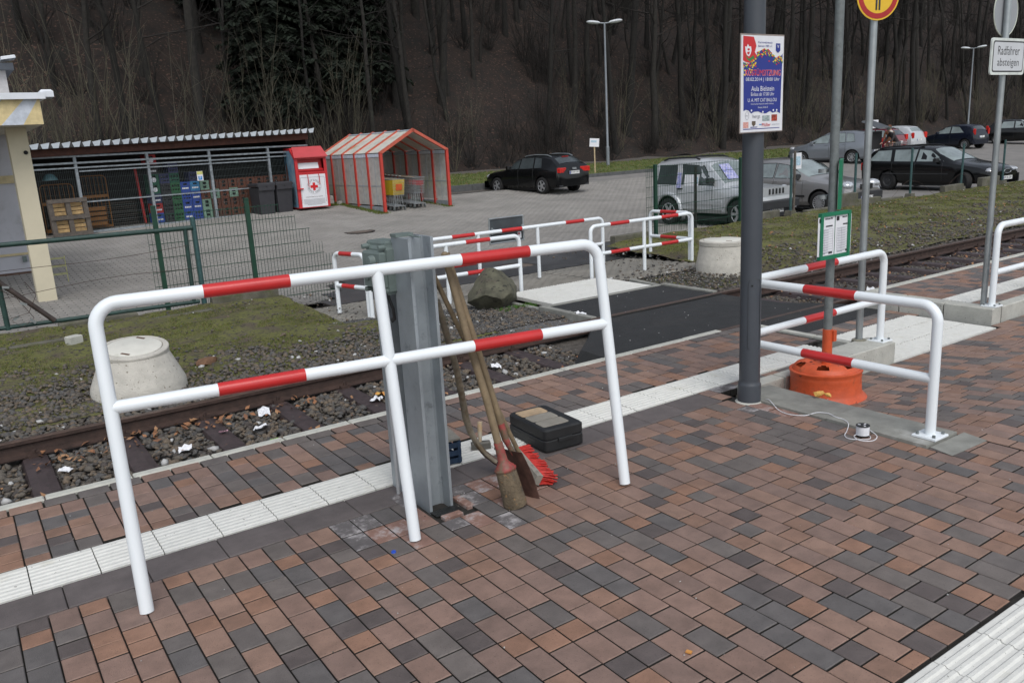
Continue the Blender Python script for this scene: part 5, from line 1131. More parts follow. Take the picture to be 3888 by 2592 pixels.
mb = MB(); mb.box(((WL+WR)/2, 2.5, 1.2), (WR-WL, .05, 2.4)); mb.box((WL-.02, 1.2, 1.2), (.05, 2.6, 2.4)); mb.box((WR+.0, 1.25, 1.2), (.05, 2.5, 2.4)); mb.build('dark_boarding', mat('shed_boards', (.035, .032, .03), .9), shd)
mb = MB(); mb.tube([(WR+.28, .6, -.1), (WR+.28, .6, 2.15)], .015, 6); mb.build('thin_stake', WOODG, shd)
Msh = shd.matrix_basis.copy(); Msh = Matrix.Translation((3.25, 25.95, .07)) @ Matrix.Rotation(SA, 4, 'Z')
def shp(x, y, z): return tuple(Msh @ Vector((x, y, z)))
nt_ = thing('parking_notice', 'small yellow and white notice with blue P hanging on the shed mesh', 'notice', shp(3.47, -.08, 1.35), SA)
mb = MB(); mb.box((0, 0, 0), (.19, .01, .28)); mb.build('board', PAPER, nt_)
mb = MB(); mb.box((0, -.007, .09), (.18, .004, .09)); mb.build('yellow_field', mat('pale_yellow', (.55, .55, .18), .5), nt_)
mb = MB(); mb.box((0, -.007, -.06), (.12, .004, .11)); mb.build('blue_field', mat('sky_blue', (.03, .22, .55), .5), nt_)
text('P', .12, frameM((0, -.0105, -.06), (1, 0, 0), (0, 0, 1)), PAPER, nt_)
# crates
def crate(name, label, x, z, body, kind, y=.22, w=.29, h=.285, d=.38):
    o = thing(name, label, 'crate', shp(x, y+d/2, z+.03), SA, 'stacked drinks crates in the storage shed')
    mb = MB(); t = .02
    mb.box((0, d/2-t/2, h/2), (w, t, h)); mb.box((-w/2+t/2, 0, h/2), (t, d-2*t-.002, h)); mb.box((w/2-t/2, 0, h/2), (t, d-2*t-.002, h)); mb.box((0, 0, .01), (w-2*t-.002, d-2*t-.002, .02))
    yf = -d/2+t/2
    if kind == 'two':       # two stacked round openings
        mb.box((0, yf, .025), (w, t, .05)); mb.box((0, yf, h*.5), (w, t, .03)); mb.box((0, yf, h-.02), (w, t, .04))
        for s in (-1, 1): mb.box((s*(w/2-.045), yf, h/2), (.09, t*.96, h-.002))
    elif kind == 'slots':
        mb.box((0, yf, .03), (w, t, .06)); mb.box((0, yf, h-.03), (w, t, .06)); mb.box((0, yf, h*.45), (w, t*.9, .05))
        for s in (-.5, -.18, .18, .5): mb.box((s*(w-.03), yf, h/2), (.03, t*.94, h-.002))
    else:
        mb.box((0, yf, h*.33), (w, t, h*.66)); mb.box((0, yf, h-.02), (w, t, .04))
        for s in (-1, 1): mb.box((s*(w/2-.04), yf, h*.8), (.08, t*.96, h*.38))
    mb.build('crate_shell', body, o)
    mb = MB(); mb.box((0, .03, h*.45), (w-.06, d-.12, h*.75)); mb.build('bottles', mat('dark_bottles', (.02, .022, .02), .3, var=.6, scale=30, speck=((.3, .32, .34), 22, .60)), o)
    if kind in ('label', 'lab2'):
        mb = MB()
        if kind == 'label': mb.box((0, -d/2-.002, h*.33), (w*.7, .003, h*.16))
        else: mb.lathe([(0, -d/2-.003), (.07, -d/2-.003)], 16, (0, 0, h*.42), axis='Y')
        mb.build('crate_print', PAPER, o)
    return o
CB = mat('crate_brown', (.13, .042, .020), .6, var=.1, scale=6, objvar=.15); CG = mat('crate_pale_green', (.22, .36, .27), .6, var=.08, scale=6); CDG = mat('crate_green', (.022, .11, .042), .6); CBL = mat('crate_blue', (.025, .07, .34), .55); CLB = mat('crate_light_blue', (.04, .22, .45), .55); CR = mat('crate_red', (.36, .02, .02), .55); CDB = mat('crate_dark_blue', (.03, .035, .10), .6); CBK = mat('crate_black', (.02, .02, .024), .6); CTL = mat('crate_teal', (.012, .09, .05), .6)
names = {'CB': 'brown', 'CG': 'pale green', 'CDG': 'mid green', 'CBL': 'bright blue', 'CLB': 'light blue', 'CR': 'red', 'CDB': 'dark blue', 'CBK': 'black', 'CTL': 'dark green'}
cols = [ # x, list bottom->top of (mat, kind)
 (2.18, [('CBL', 'label'), ('CR', 'label'), ('CDB', 'label'), ('CTL', 'lab2'), ('CTL', 'lab2'), ('CBK', 'label'), ('CR', 'lab2')]),
 (2.50, [('CBK', 'slots')]*4+[('CDB', 'slots')]), (2.80, [('CDG', 'slots')]*4+[('CTL', 'slots'), ('CDB', 'slots')]),
 (3.10, [('CBL', 'label'), ('CBL', 'label'), ('CBL', 'slots'), ('CBL', 'label')]), (3.41, [('CBL', 'slots'), ('CBL', 'label'), ('CBL', 'label'), ('CLB', 'label'), ('CDB', 'slots')]),
 (3.72, [('CG', 'two'), ('CG', 'two'), ('CB', 'two'), ('CG', 'two')]), (4.03, [('CB', 'two'), ('CB', 'two'), ('CG', 'two'), ('CB', 'two')]), (4.34, [('CB', 'two')]*4), (4.65, [('CB', 'two')]*2+[('CG', 'two'), ('CB', 'two')]),
 (4.96, [('CB', 'two')]*4), (5.27, [('CB', 'two')]*4), (5.58, [('CB', 'two')]*4), (5.89, [('CB', 'two'), ('CB', 'two'), ('CG', 'two'), ('CB', 'two')]), (6.20, [('CB', 'two')]*4), (6.51, [('CG', 'two'), ('CB', 'two'), ('CG', 'two'), ('CB', 'two')])]
ordn = ['bottom', 'second', 'third', 'fourth', 'fifth', 'sixth', 'topmost']
coln = ['first', 'second', 'third', 'fourth', 'fifth', 'sixth', 'seventh', 'eighth', 'ninth', 'tenth', 'eleventh', 'twelfth', 'thirteenth', 'fourteenth', 'last']
for ci, (x, st) in enumerate(cols):
    for r_, (c, kd) in enumerate(st):
        pos = 'topmost' if r_ == len(st)-1 else ordn[r_]
        crate('drinks_crate', '%s drinks crate, %s in the %s stack from the left in the shed' % (names[c], pos, coln[ci]), x, .285*r_+.03, globals()[c], kd)
# pallet with pale boards, roll cages
pal = thing('pallet', 'weathered pallet with pale boards standing on edge against the left shed mesh', 'pallet', shp(-.48, -.42, 0), SA)
tl_ = Matrix.Rotation(R(-6), 3, 'X')
def tb(mb, c, d): mb.box(tuple(tl_ @ Vector(c)), d, tilt=tl_)
for x in (-.44, 0, .44):
    mb = MB(); tb(mb, (x, 0, .5), (.12, .10, 1.0)); mb.build('bearer', WOODG, pal)
for z in (.05, .5, .95):
    mb = MB(); tb(mb, (0, -.062, z), (1.0, .022, .11)); mb.build('front_board', WOODG, pal)
for z in (.16, .27, .38, .62, .73, .84):
    mb = MB(); tb(mb, (0, .06, z), (.98, .02, .09)); mb.build('pale_board', WOODL, pal)
OR_ = mat('orange_cage', (.20, .08, .012), .55, var=.1, scale=6)
for lab, x, y, w, h in (('orange wire roll cage standing inside the shed above the pallet', -.45, .45, .85, 1.35), ('tall narrow orange roll cage with stacked trays behind the left shed mesh', .55, .55, .75, 1.52)):
    rc_ = thing('roll_cage', lab, 'roll cage', shp(x, y, .03), SA)
    mb = MB(); mb.tube([(-w/2, 0, 0), (-w/2, 0, h-.12)]+arc((-w/2+.12, 0, h-.12), .12, math.pi, math.pi/2, 5, (1, 0, 0), (0, 0, 1))+arc((w/2-.12, 0, h-.12), .12, math.pi/2, 0, 5, (1, 0, 0), (0, 0, 1))+[(w/2, 0, 0)], .014, 6); mb.build('hoop', OR_, rc_)
    for k2 in range(1, 7):
        mb = MB(); mb.tube([(-w/2+w*k2/7, 0, .1), (-w/2+w*k2/7, 0, h)], .007, 4); mb.build('bar', OR_, rc_)
    mb = MB(); mb.box((0, 0, h*.62), (w, .02, .08)); mb.box((0, .2, .08), (w, .5, .06)); mb.build('deck', OR_, rc_)
    if x > 0:
        for z in (.18, .32, .46, .60):
            mb = MB(); mb.box((-.08, -.08, z), (.5, .3, .10)); mb.build('tray', OR_, rc_)
rx = thing('ceiling_lamp', 'small bluish lamp hanging under the shed roof at the left', 'lamp', shp(-.55, .5, 1.5), SA)
mb = MB(); mb.lathe([(.20, 0), (.17, .08), (.10, .16), (.0, .18)], 16); mb.build('shade', mat('teal_shade', (.12, .25, .28), .4), rx)
sk2 = thing('stacked_pallets', 'dark stack of pallets deep inside the shed', 'pallets', shp(1.25, 1.1, .03), SA)
for k2 in range(6):
    mb = MB(); mb.box((0, 0, .12*k2+.10), (1.0, .8, .03)); mb.box((0, 0, .12*k2+.045), (.98, .78, .02)); mb.build('pallet_deck', mat('dark_wood', (.05, .04, .033), .9), sk2)
rl = thing('red_rack_pole', 'slanted red pole inside the shed left of the crate stacks', 'pole', shp(1.82, .5, .03), SA)
mb = MB(); mb.box((0, 0, .85), (.06, .05, 1.6), tilt=Matrix.Rotation(R(-3), 3, 'Y')); mb.build('pole', CR, rl)
# bins
for i, (x, y) in enumerate(((5.35, -.28), (5.98, -.30))):
    o = thing('wheelie_bin', ['dark grey wheelie bin, left one of the pair in front of the crates', 'dark grey wheelie bin, right one of the pair in front of the crates'][i], 'bin', shp(x, y, .02), SA, 'pair of dark grey wheelie bins')
    BN = mat('bin_grey', (.035, .035, .04), .55, var=.1, scale=8)
    mb = MB(); mb.box((0, 0, .42), (.56, .60, .84), tilt=Matrix.Rotation(math.pi, 3, 'X'), taper=.88); mb.build('body', BN, o)
    mb = MB(); mb.bbox((0, -.02, .93), (.62, .66, .10), .03); mb.box((0, -.335, .84), (.56, .02, .18)); mb.build('lid', BN, o)
    mb = MB(); mb.tube([(0, -.347, .86), (0, -.352, .86)], .022, 10); mb.build('lock', BLACK, o)
    for s in (-1, 1):
        mb = MB(); mb.lathe([(0, -.03), (.10, -.03), (.10, .03), (0, .03)], 14, (s*.22, .26, .10), axis='X'); mb.build('wheel', RUBBER, o)

# ================================================================ clothes donation container
dn = thing('donation_container', 'red and white clothes donation container with red cross next to the shed', 'container', (10.18, 26.85, .12), R(-3))
WD, DD, HD = 1.06, 1.10, 1.98
mb = MB(); pr = [(-DD/2, .05), (-DD/2, 1.62), (-DD/2+.02, 1.66), (-.10, HD), (DD/2, HD), (DD/2, .05)]
P = [(-WD/2, y, z) for y, z in pr]+[(WD/2, y, z) for y, z in pr]; n = len(pr)
mb.add(P, [tuple(range(n))[::-1], tuple(range(n, 2*n)), (1, 7, 8, 2), (2, 8, 9, 3), (3, 9, 10, 4), (4, 10, 11, 5), (0, 5, 11, 6)])
mb.box((0, -DD/2+.01, 1.18), (WD, .02, .06)); mb.box((0, -DD/2+.01, 1.63), (WD, .02, .04)); mb.box((0, -DD/2+.01, .60), (WD, .02, 1.09))
for s in (-1, 1): mb.box((s*(WD/2-.05), -DD/2+.01, 1.40), (.10, .018, .42))
mb.box((0, -DD/2+.22, 1.42), (.86, .02, .46)); mb.build('body', REDC, dn)
mb = MB(); mb.prism([(-WD/2-.03, 0), (WD/2+.03, 0), (WD/2-.02, .52), (-WD/2+.06, .52)], 0, .03, fn=lambda p: Vector((p.x, -DD/2-.09+p.y*.84, 1.66+p.y*.62+p.z))); mb.build('hood', mat('red_hood', (.48, .06, .065), .4, var=.06, scale=3), dn)
mb = MB(); mb.box((0, -DD/2+.10, 1.27), (.84, .16, .04), tilt=Matrix.Rotation(R(20), 3, 'X')); mb.build('chute_flap', REDC, dn)
mb = MB(); mb.box((-.05, -DD/2+.13, 1.40), (.68, .012, .20), tilt=Matrix.Rotation(R(-20), 3, 'X')); mb.build('chute_sticker', PAPER, dn)
mb = MB(); mb.box((.01, -DD/2-.006, .60), (.86, .008, 1.04)); mb.build('front_panel', PAPER, dn)
yq = -DD/2-.012
mb = MB()
for s in (-1, 1): mb.box((s*.40, yq, .62), (.006, .002, .82))
mb.box((0, yq, 1.03), (.80, .002, .006)); mb.build('panel_border', INK, dn)
def ctxt(s, r, a_mid, span, size, up=True):
    n = len(s)
    for i, ch in enumerate(s):
        if ch == ' ': continue
        a = a_mid+(span*(i/(n-1)-.5))*(-1 if up else 1); c = (.03+r*math.cos(a), yq-.001, .73+r*math.sin(a)); rdir = Vector((math.cos(a), 0, math.sin(a)))*(1 if up else -1); rt_ = Vector((rdir.z, 0, -rdir.x)); text(ch, size, frameM(c, rt_, rdir), INK, dn, 'circular_letter')
ctxt('DEUTSCHES', .190, math.pi/2, 2.5, .075, True); ctxt('ROTES KREUZ', .190, -math.pi/2, 2.6, .075, False)
RX = mat('cross_red', (.60, .015, .02), .4)
mb = MB(); mb.box((.03, yq-.004, .73), (.085, .003, .25)); mb.box((.03, yq-.0065, .73), (.25, .003, .085)); mb.build('red_cross', RX, dn)
mb = MB(); mb.tube([(.03+.235*math.cos(2*math.pi*k/40), yq-.001, .73+.235*math.sin(2*math.pi*k/40)) for k in range(41)], .003, 4); mb.build('thin_circle', GINK, dn)
text('Herzlichen Dank für Ihre Spende!', .042, frameM((.0, yq-.001, .40), (1, 0, 0), (0, 0, 1)), INK, dn)
mb = MB()
for k2 in range(6): mb.box((0, yq-.0005, .32-.034*k2), (.72 if k2 < 5 else .5, .002, .012))
mb.build('small_print', GINK, dn)
mb = MB(); mb.tube([(-.16, yq-.0, 1.12), (-.16, yq-.05, 1.05), (-.15, yq-.05, .72), (.22, yq-.05, .72), (.22, yq-.05, 1.05), (.22, yq, 1.12)][:3], .012, 6); mb.tube([(.22, yq, 1.12), (.22, yq-.05, 1.05), (.22, yq-.05, .80)], .012, 6); mb.build('handles', REDC, dn)
mb = MB(); mb.box((-.44, yq-.03, .68), (.20, .05, .035)); mb.build('lock_bar', REDC, dn)
mb = MB(); mb.add([(-WD/2-.003, DD/2-.02, .08), (-WD/2-.003, -DD/2+.06, .08), (-WD/2-.003, -DD/2+.06, 1.6), (-WD/2-.003, -.08, 1.9), (-WD/2-.003, DD/2-.02, 1.9)], [(0, 1, 2, 3, 4)]); mb.build('side_picture', mat('side_picture', (.05, .20, .34), .5, col2=(.35, .45, .52), scale=1.6), dn)
for yy, zz, wy, wz, m_ in ((.35, 1.1, .22, .9, mat('pic_brown', (.16, .06, .04), .6, var=.6, scale=9)), (.25, .75, .16, .3, RX), (-.1, .45, .5, .6, mat('pic_grey', (.10, .15, .20), .6, var=.7, scale=6))):
    mb = MB(); P = [(-WD/2-.006, yy+wy*.5*math.cos(a), zz+wz*.5*math.sin(a)) for a in [k*math.pi/6 for k in range(12)]]; mb.add(P, [tuple(range(12))]); mb.build('picture_patch', m_, dn)
for i, (x, y, s) in enumerate(((11.12, 27.35, .20), (11.12, 27.36, .17), (11.35, 27.1, .14))):
    z = .14+(.17 if i == 1 else 0); mb = MB(); mb.bbox((x, y, z+s*.4), (s, s*.9, s*.8), .01, .2*i); tag(mb.build('concrete_block', CONC), ['rough concrete block on the ground right of the donation container', 'second concrete block lying on top of another beside the container', 'small loose concrete block in front of the cart shelter corner'][i], 'block')

# ================================================================ trolley shelter
cs = thing('trolley_shelter', 'red framed shopping trolley shelter with clear corrugated panels', 'shelter', (11.56, 24.0, -.06), R(1.5))
CW, CL, CE, CA = 2.42, 4.6, 1.86, 2.52
POLY = mat('polycarbonate', (.64, .64, .60), .3, var=.12, scale=6, alpha=.50, stain=(.22, .20, .15), stain_scale=2, stain_amt=.4, bump=.3, bscale=30)
POLYR = mat('polycarbonate_roof', (.66, .65, .58), .35, var=.12, scale=4, alpha=.9, stain=(.36, .34, .20), stain_scale=1.4, stain_amt=.45)
for k2 in range(6):
    y = CL*k2/5; t_ = .088
    for xx in (0, CW):
        mb = MB(); mb.box((xx, y, CE/2), (t_, t_, CE)); mb.build('portal_leg', REDF, cs)
    mb = MB()
    for s in (0, 1):
        x0 = 0 if s == 0 else CW; L_ = math.hypot(CW/2, CA-CE); an = math.atan2(CA-CE, CW/2)*(1 if s == 0 else -1)
        mb.box(((x0+CW/2)/2, y, (CE+CA)/2), (L_+.06, t_, t_), tilt=Matrix.Rotation(-an, 3, 'Y'))
    mb.build('rafter_pair', mat('faded_red_rafter', (.48, .10, .06), .55, var=.1, scale=4), cs)
for k2 in range(5):
    y0 = CL*k2/5+.04; y1 = CL*(k2+1)/5-.04; yc_ = (y0+y1)/2
    for x in (0, CW):
        mb = MB(); mb.box((x, yc_, CE*.53), (.012, y1-y0, CE*.80)); mb.build('side_pane', POLY, cs)
        mb = MB(); mb.box((x, yc_, .11), (.03, y1-y0, .17)); mb.build('skirting', mat('grey_skirting', (.26, .29, .31), .6, var=.15, scale=5), cs)
        mb = MB(); mb.box((x, yc_, CE-.07), (.04, y1-y0, .10)); mb.build('eave_trim', mat('eave_trim', (.55, .62, .70), .4), cs)
        mb = MB(); mb.box((x, yc_, CE*.45), (.02, y1-y0, .03)); mb.build('mid_rail', MAT['grey_skirting'], cs)
        mb = MB(); mb.box((x, yc_, CE*.53), (.022, .02, CE*.8)); mb.build('pane_joint', MAT['grey_skirting'], cs)
    for s in (0, 1):
        x0 = 0 if s == 0 else CW; an = math.atan2(CA-CE, CW/2)*(1 if s == 0 else -1); L_ = math.hypot(CW/2, CA-CE)
        mb = MB(); mb.box(((x0+CW/2)/2, yc_, (CE+CA)/2-.0), (L_-.04, y1-y0, .012), tilt=Matrix.Rotation(-an, 3, 'Y')); mb.build('roof_pane', POLYR, cs)
    mb = MB(); mb.box((CW/2, yc_, CA+.0), (.16, y1-y0, .03)); mb.build('ridge_trim', MAT['eave_trim'], cs)
tufts('shelter_weeds', np.concatenate([pts_in(500, 11.3, 11.6, 23.8, 28.3, zp), pts_in(250, 13.85, 14.05, 23.9, 28, zp), pts_in(300, 10.0, 11.2, 26.9, 27.2, zp)]), .02, .08, [GR1, GR2], 'weeds growing along the foot of the trolley shelter', 5, .01, .05)
def cart(base_loc, rz, lab, kidseat, grp):
    o = thing('shopping_trolley', lab, 'shopping trolley', base_loc, rz, grp)
    w0, w1, L0 = .44, .52, .80; zb, zt = .48, .98; mb = MB(); CH = mat('chrome_wire', (.40, .42, .43), .3, metal=.8)
    def bx(t, s, z):   # t along length 0 front(-Y) ..1 back, s -1..1
        w_ = w0+(w1-w0)*t; tz = (z-zb)/(zt-zb); y = -.45+L0*t-(.05*tz*(1-t)); return (s*w_/2*(.86+.14*tz), y, z)
    for k2 in range(7):
        z = zb+(zt-zb)*k2/6; mb.tube([bx(1, -1, z), bx(0, -1, z), bx(0, 1, z), bx(1, 1, z)], .005 if 0 < k2 < 6 else .009, 4)
    for k2 in range(13): s = -1+2*k2/12; mb.tube([bx(0, s, zt), bx(0, s, zb), bx(1, s, zb)], .0045, 4)
    for k2 in range(10):
        for s in (-1, 1): mb.tube([bx(k2/9, s, zb), bx(k2/9, s, zt)], .0045, 4)
    mb.build('basket', CH, o)
    mb = MB()
    for s in (-.6, -.2, .2, .6): mb.tube([(s*.2, -.40, .48), (s*.24, -.42, .14)], .007, 5)
    for s in (-1, 1): mb.tube([(s*.24, .42, .98), (s*.22, .33, .14), (s*.20, -.42, .14)], .010, 5)
    mb.box((0, -.42, .14), (.46, .03, .03)); mb.box((0, -.05, .15), (.42, .7, .012)); mb.build('under_frame', CH, o)
    mb = MB(); mb.tube([(-.27, .45, 1.0), (.27, .45, 1.0)], .015, 8); mb.build('handle_bar', kidseat, o)
    mb = MB(); mb.box((-.18, .44, 1.03), (.05, .05, .045)); mb.build('coin_lock', PAPER, o)
    for sx in (-.2, .2):
        for sy in (-.42, .3): mb = MB(); mb.lathe([(0, -.014), (.055, -.014), (.055, .014), (0, .014)], 12, (sx, sy, .06), axis='X'); mb.build('castor', STEELD, o)
    return o
c1 = cart((11.56+1.40, 24.75, -.02), R(1.5), 'x', CR, 'nested shopping trolleys in the shelter, right row')
mb = MB(); mb.box((.05, -.455, .80), (.27, .012, .14)); mb.build('red_badge', CR, c1)
mb = MB(); mb.box((0, .2, .985), (.40, .16, .02)); mb.build('orange_child_seat', mat('child_seat', (.62, .36, .08), .5), c1)
c1['label'] = 'foremost chrome trolley with red badge in the right row of the shelter'
for k2 in range(1, 10):
    c = copy_tree(c1); c.location = (11.56+1.40-.005*k2, 24.75+.26*k2, -.02+.012*k2); c['label'] = 'chrome shopping trolley nested behind the one with the red badge in front'
c2 = cart((11.56+.55, 24.55, -.03), R(3), 'foremost trolley with yellow plastic basket in the left row of the shelter', CR, 'nested shopping trolleys in the shelter, left row')
YB = mat('yellow_basket', (.52, .36, .015), .5, var=.08, scale=8)
for ch in c2.children:
    if ch.name.startswith('basket'):
        mb = MB(); w0 = .44
        for s in (-1, 1): mb.add([(s*.20, -.44, .5), (s*.23, .36, .5), (s*.26, .36, .98), (s*.225, -.50, .98)], [(0, 1, 2, 3)])
        mb.add([(-.20, -.44, .5), (.20, -.44, .5), (.225, -.50, .98), (-.225, -.50, .98)], [(0, 1, 2, 3)]); mb.build('yellow_basket', YB, c2)
mb = MB(); mb.box((0, -.488, .74), (.22, .008, .20), tilt=Matrix.Rotation(R(7), 3, 'X')); mb.build('orange_label', mat('orange_label', (.50, .09, .02), .5), c2)
for k2 in range(1, 8):
    c = copy_tree(c2); c.location = (11.56+.55-.01*k2, 24.55+.26*k2, -.03+.012*k2); c['label'] = 'shopping trolley nested behind the yellow basket trolley in the left row'

# ================================================================ lamps and small signs
def lamp(x, y, z, h, lab, rz):
    o = thing('street_lamp', lab, 'street lamp', (x, y, z), rz)
    mb = MB(); mb.tube([(0, 0, -.2), (0, 0, 1.0)], .085, 14); mb.tube([(0, 0, 1.0), (0, 0, 1.06), (0, 0, h)], [.085, .058, .045], 14); mb.build('pole', mat('lamp_pole', (.20, .22, .24), .5, metal=.2, var=.1, scale=4), o, smooth=True)
    for s in (-1, 1):
        mb = MB(); mb.tube([(0, 0, h-.02), (s*.22, 0, h-.0)], .035, 8); mb.build('arm', MAT['lamp_pole'], o)
        mb = MB(); mb.lathe([(0, 0), (.07, .02), (.13, .12), (.16, .34), (.14, .52), (.07, .63), (0, .66)], 12, (s*.20, 0, h+.01), rot=Matrix.Rotation(s*R(83), 3, 'Y') @ Matrix.Diagonal((.55, 1, 1))); mb.build('lamp_head', mat('lamp_head', (.55, .58, .60), .4), o, smooth=True)
    return o
lamp(27.34, 31.40, .42, 6.72, 'tall double headed street lamp on the grass verge behind the black car', R(-35))
lamp(64.3, 33.0, .57, 6.2, 'distant double headed street lamp behind the dark hatchback at the right', R(-60))
def stake_sign(x, y, z, h, lab, w=.42, hh=.36, tilt=0.08):
    o = thing('verge_notice', lab, 'notice', (x, y, z), R(-35))
    mb = MB(); mb.box((0, 0, h/2-.15), (.055, .03, h+.3)); mb.build('stake', mat('pale_stake', (.42, .33, .20), .8, var=.2, scale=8), o)
    mb = MB(); mb.box((0, -.03, h+.05), (w, .02, hh), tilt=Matrix.Rotation(tilt, 3, 'Y')); mb.build('board', PAPER, o)
    mb = MB(); mb.box((-.03, -.043, h+.10), (w*.6, .004, hh*.25), tilt=Matrix.Rotation(tilt, 3, 'Y')); mb.build('board_print', MAT['pale_blue_print'], o); return o
stake_sign(24.35, 28.85, .36, 1.28, 'white notice on a wooden stake on the grass between black car and lamp')
stake_sign(47.4, 30.0, .45, 1.25, 'distant white notice on a stake above the open car boot', .55, .55, 0)
# covers in the car park
for (x, y, r_, lab) in ((9.25, 20.92, .42, 'round rusty manhole cover in the car park paving behind the steel post'), (8.86, 12.9, .40, 'round manhole cover in the wet road behind the far barriers')):
    o = thing('road_cover', lab, 'manhole cover', (x, y, zp(x, y)+.004))
    mb = MB(); mb.lathe([(r_, -.02), (r_, .006), (r_*.82, .006)], 32); mb.build('cover_frame', mat('cover_iron', (.035, .03, .027), .6, var=.3, scale=10), o)
    mb = MB(); mb.lathe([(r_*.81, .004), (0, .005)], 32); mb.build('cover_plate', mat('cover_fill', (.12, .095, .075), .8, var=.3, scale=12), o)
# ================================================================ cars
def paint(n, c, metal=.3, rough=.22): return mat(n, c, rough, metal=metal, var=.04, scale=2, coat=.8, stain=tuple(x*.8+.01 for x in c), stain_scale=3, stain_amt=.36)
def car(name, label, loc, rz, P):
    """P: L,W,wb,ro,wr, st=[(x,zbot,zbelt,ztop,w,wt)] stations from rear to front"""
    o = thing(name, label, 'car', loc, rz); st = P['st']; body = P['paint']; r = P['wr']; W_ = P['W']/2; wb = P['wb']
    def sect(s):
        x, zb, zt, top, w, wt = s; roof = top > zt+.12
        k6 = .10 if roof else .012
        return [Vector((x, 0, zb)), Vector((x, w*.86, zb)), Vector((x, w*.97, zb+.10)), Vector((x, w, (zb+zt)/2+.02)), Vector((x, w*.985, zt-.10)), Vector((x, w*.955, zt)), Vector((x, wt+(.03 if roof else .0), top-(.07 if roof else .03))), Vector((x, wt*.86, top-(.015 if roof else .006))), Vector((x, wt*.45, top+(.012 if roof else .008))), Vector((x, 0, top+.02 if roof else top+.014))]
    def at_x(x):
        for a, b in zip(st[:-1], st[1:]):
            if a[0] <= x <= b[0]:
                t = (x-a[0])/max(1e-6, b[0]-a[0]); return [p.lerp(q, t) for p, q in zip(sect(a), sect(b))]
        return sect(st[0] if x < st[0][0] else st[-1])
    # densify
    xs = []
    for a, b in zip(st[:-1], st[1:]):
        nseg = max(1, int((b[0]-a[0])/.25)); xs += [a[0]+(b[0]-a[0])*k/nseg for k in range(nseg)]
    xs.append(st[-1][0]); mb = MB(); n = 19
    for x in xs:
        S_ = at_x(x); ring = S_+[Vector((p.x, -p.y, p.z)) for p in S_[-2:0:-1]]; n = len(ring); mb.v += [tuple(p) for p in ring]
    for i in range(len(xs)-1):
        for k in range(n): mb.f.append((i*n+k, i*n+(k+1) % n, (i+1)*n+(k+1) % n, (i+1)*n+k)); mb.m.append(0)
    mb.f.append(tuple(range(n))[::-1]); mb.m.append(0); mb.f.append(tuple((len(xs)-1)*n+k for k in range(n))); mb.m.append(0)
    bo_ = mb.build('body', [body, BLACK], o)
    # wheel arches
    cm = MB()
    for wx in (0, wb):
        for s in (-1, 1): cm.lathe([(0, -.22), (r+.065, -.22), (r+.065, .22), (0, .22)], 24, (wx, s*(W_+.02), r+.01), axis='Y', mi=0)
    cut = cm.build('cutter', BLACK); cut.parent = o
    md_ = bo_.modifiers.new('b', 'BOOLEAN'); md_.operation = 'DIFFERENCE'; md_.object = cut; md_.solver = 'EXACT'
    try: md_.material_mode = 'TRANSFER'
    except Exception: pass
    bpy.context.view_layer.update(); dg_ = bpy.context.evaluated_depsgraph_get(); me2 = bpy.data.meshes.new_from_object(bo_.evaluated_get(dg_)); bo_.modifiers.clear(); bo_.data = me2
    me2.polygons.foreach_set('use_smooth', [True]*len(me2.polygons)); me2.set_sharp_from_angle(angle=R(28)); bpy.data.objects.remove(cut)
    # windows
    def side_y(x, z):
        S_ = at_x(x); a, b = S_[5], S_[6]; t = (z-a.z)/max(.02, b.z-a.z); return a.y+(b.y-a.y)*max(-.2, min(1.05, t))
    def side_poly(nm, poly, m, e=.006, par=o):
        dense = []
        for i in range(len(poly)):
            a, b = poly[i], poly[(i+1) % len(poly)]
            for t in (0, .34, .67): dense.append((a[0]+(b[0]-a[0])*t, a[1]+(b[1]-a[1])*t))
        cx_ = sum(p[0] for p in poly)/len(poly); cz_ = sum(p[1] for p in poly)/len(poly)
        for s in (-1, 1):
            mb = MB(); V = [(x, s*(side_y(x, z)+e), z) for x, z in dense]+[(cx_, s*(side_y(cx_, cz_)+e), cz_)]; n = len(dense)
            mb.add(V, [(i, (i+1) % n, n) for i in range(n)]); w_ = mb.build(nm, m, par, smooth=True)
    for pl in P['win']:
        cx_ = sum(p[0] for p in pl)/len(pl); cz_ = sum(p[1] for p in pl)/len(pl)
        side_poly('window_seal', [(cx_+(x-cx_)*1.05, cz_+(z-cz_)*1.09) for x, z in pl], BLACK, .003)
        side_poly('side_window', pl, P.get('glass', GLASSL))
    def cross_pane(nm, x0, x1, m, inset=.06, y_in=.05, e=.012):
        A0, B0 = at_x(x0), at_x(x1); V = []; xs_ = 9
        nrm = Vector((-(B0[9].z-A0[9].z), 0, (B0[9].x-A0[9].x))).normalized()
        if nrm.z < 0: nrm = -nrm
        for (S_) in (A0, B0):
            top = [Vector(p) for p in S_[6:10]]; row_ = [top[0], top[1], top[2], top[3]]
            full = [Vector((p.x, p.y, p.z)) for p in row_]+[Vector((p.x, -p.y, p.z)) for p in row_[-2::-1]]
            for p in full: V.append(Vector((p.x, p.y*(1-y_in), p.z))+nrm*e)
        k = len(V)//2; mb = MB(); mb.add(V, [(i, i+1, k+i+1, k+i) for i in range(k-1)]); return mb.build(nm, m, o, smooth=True)
    ws = P['ws']; cross_pane('windscreen', ws[0], ws[1], P.get('wsglass', GLASSL))
    rw = P['rw']; cross_pane('rear_window', rw[0], rw[1], P.get('rwglass', GLASS), y_in=.10)
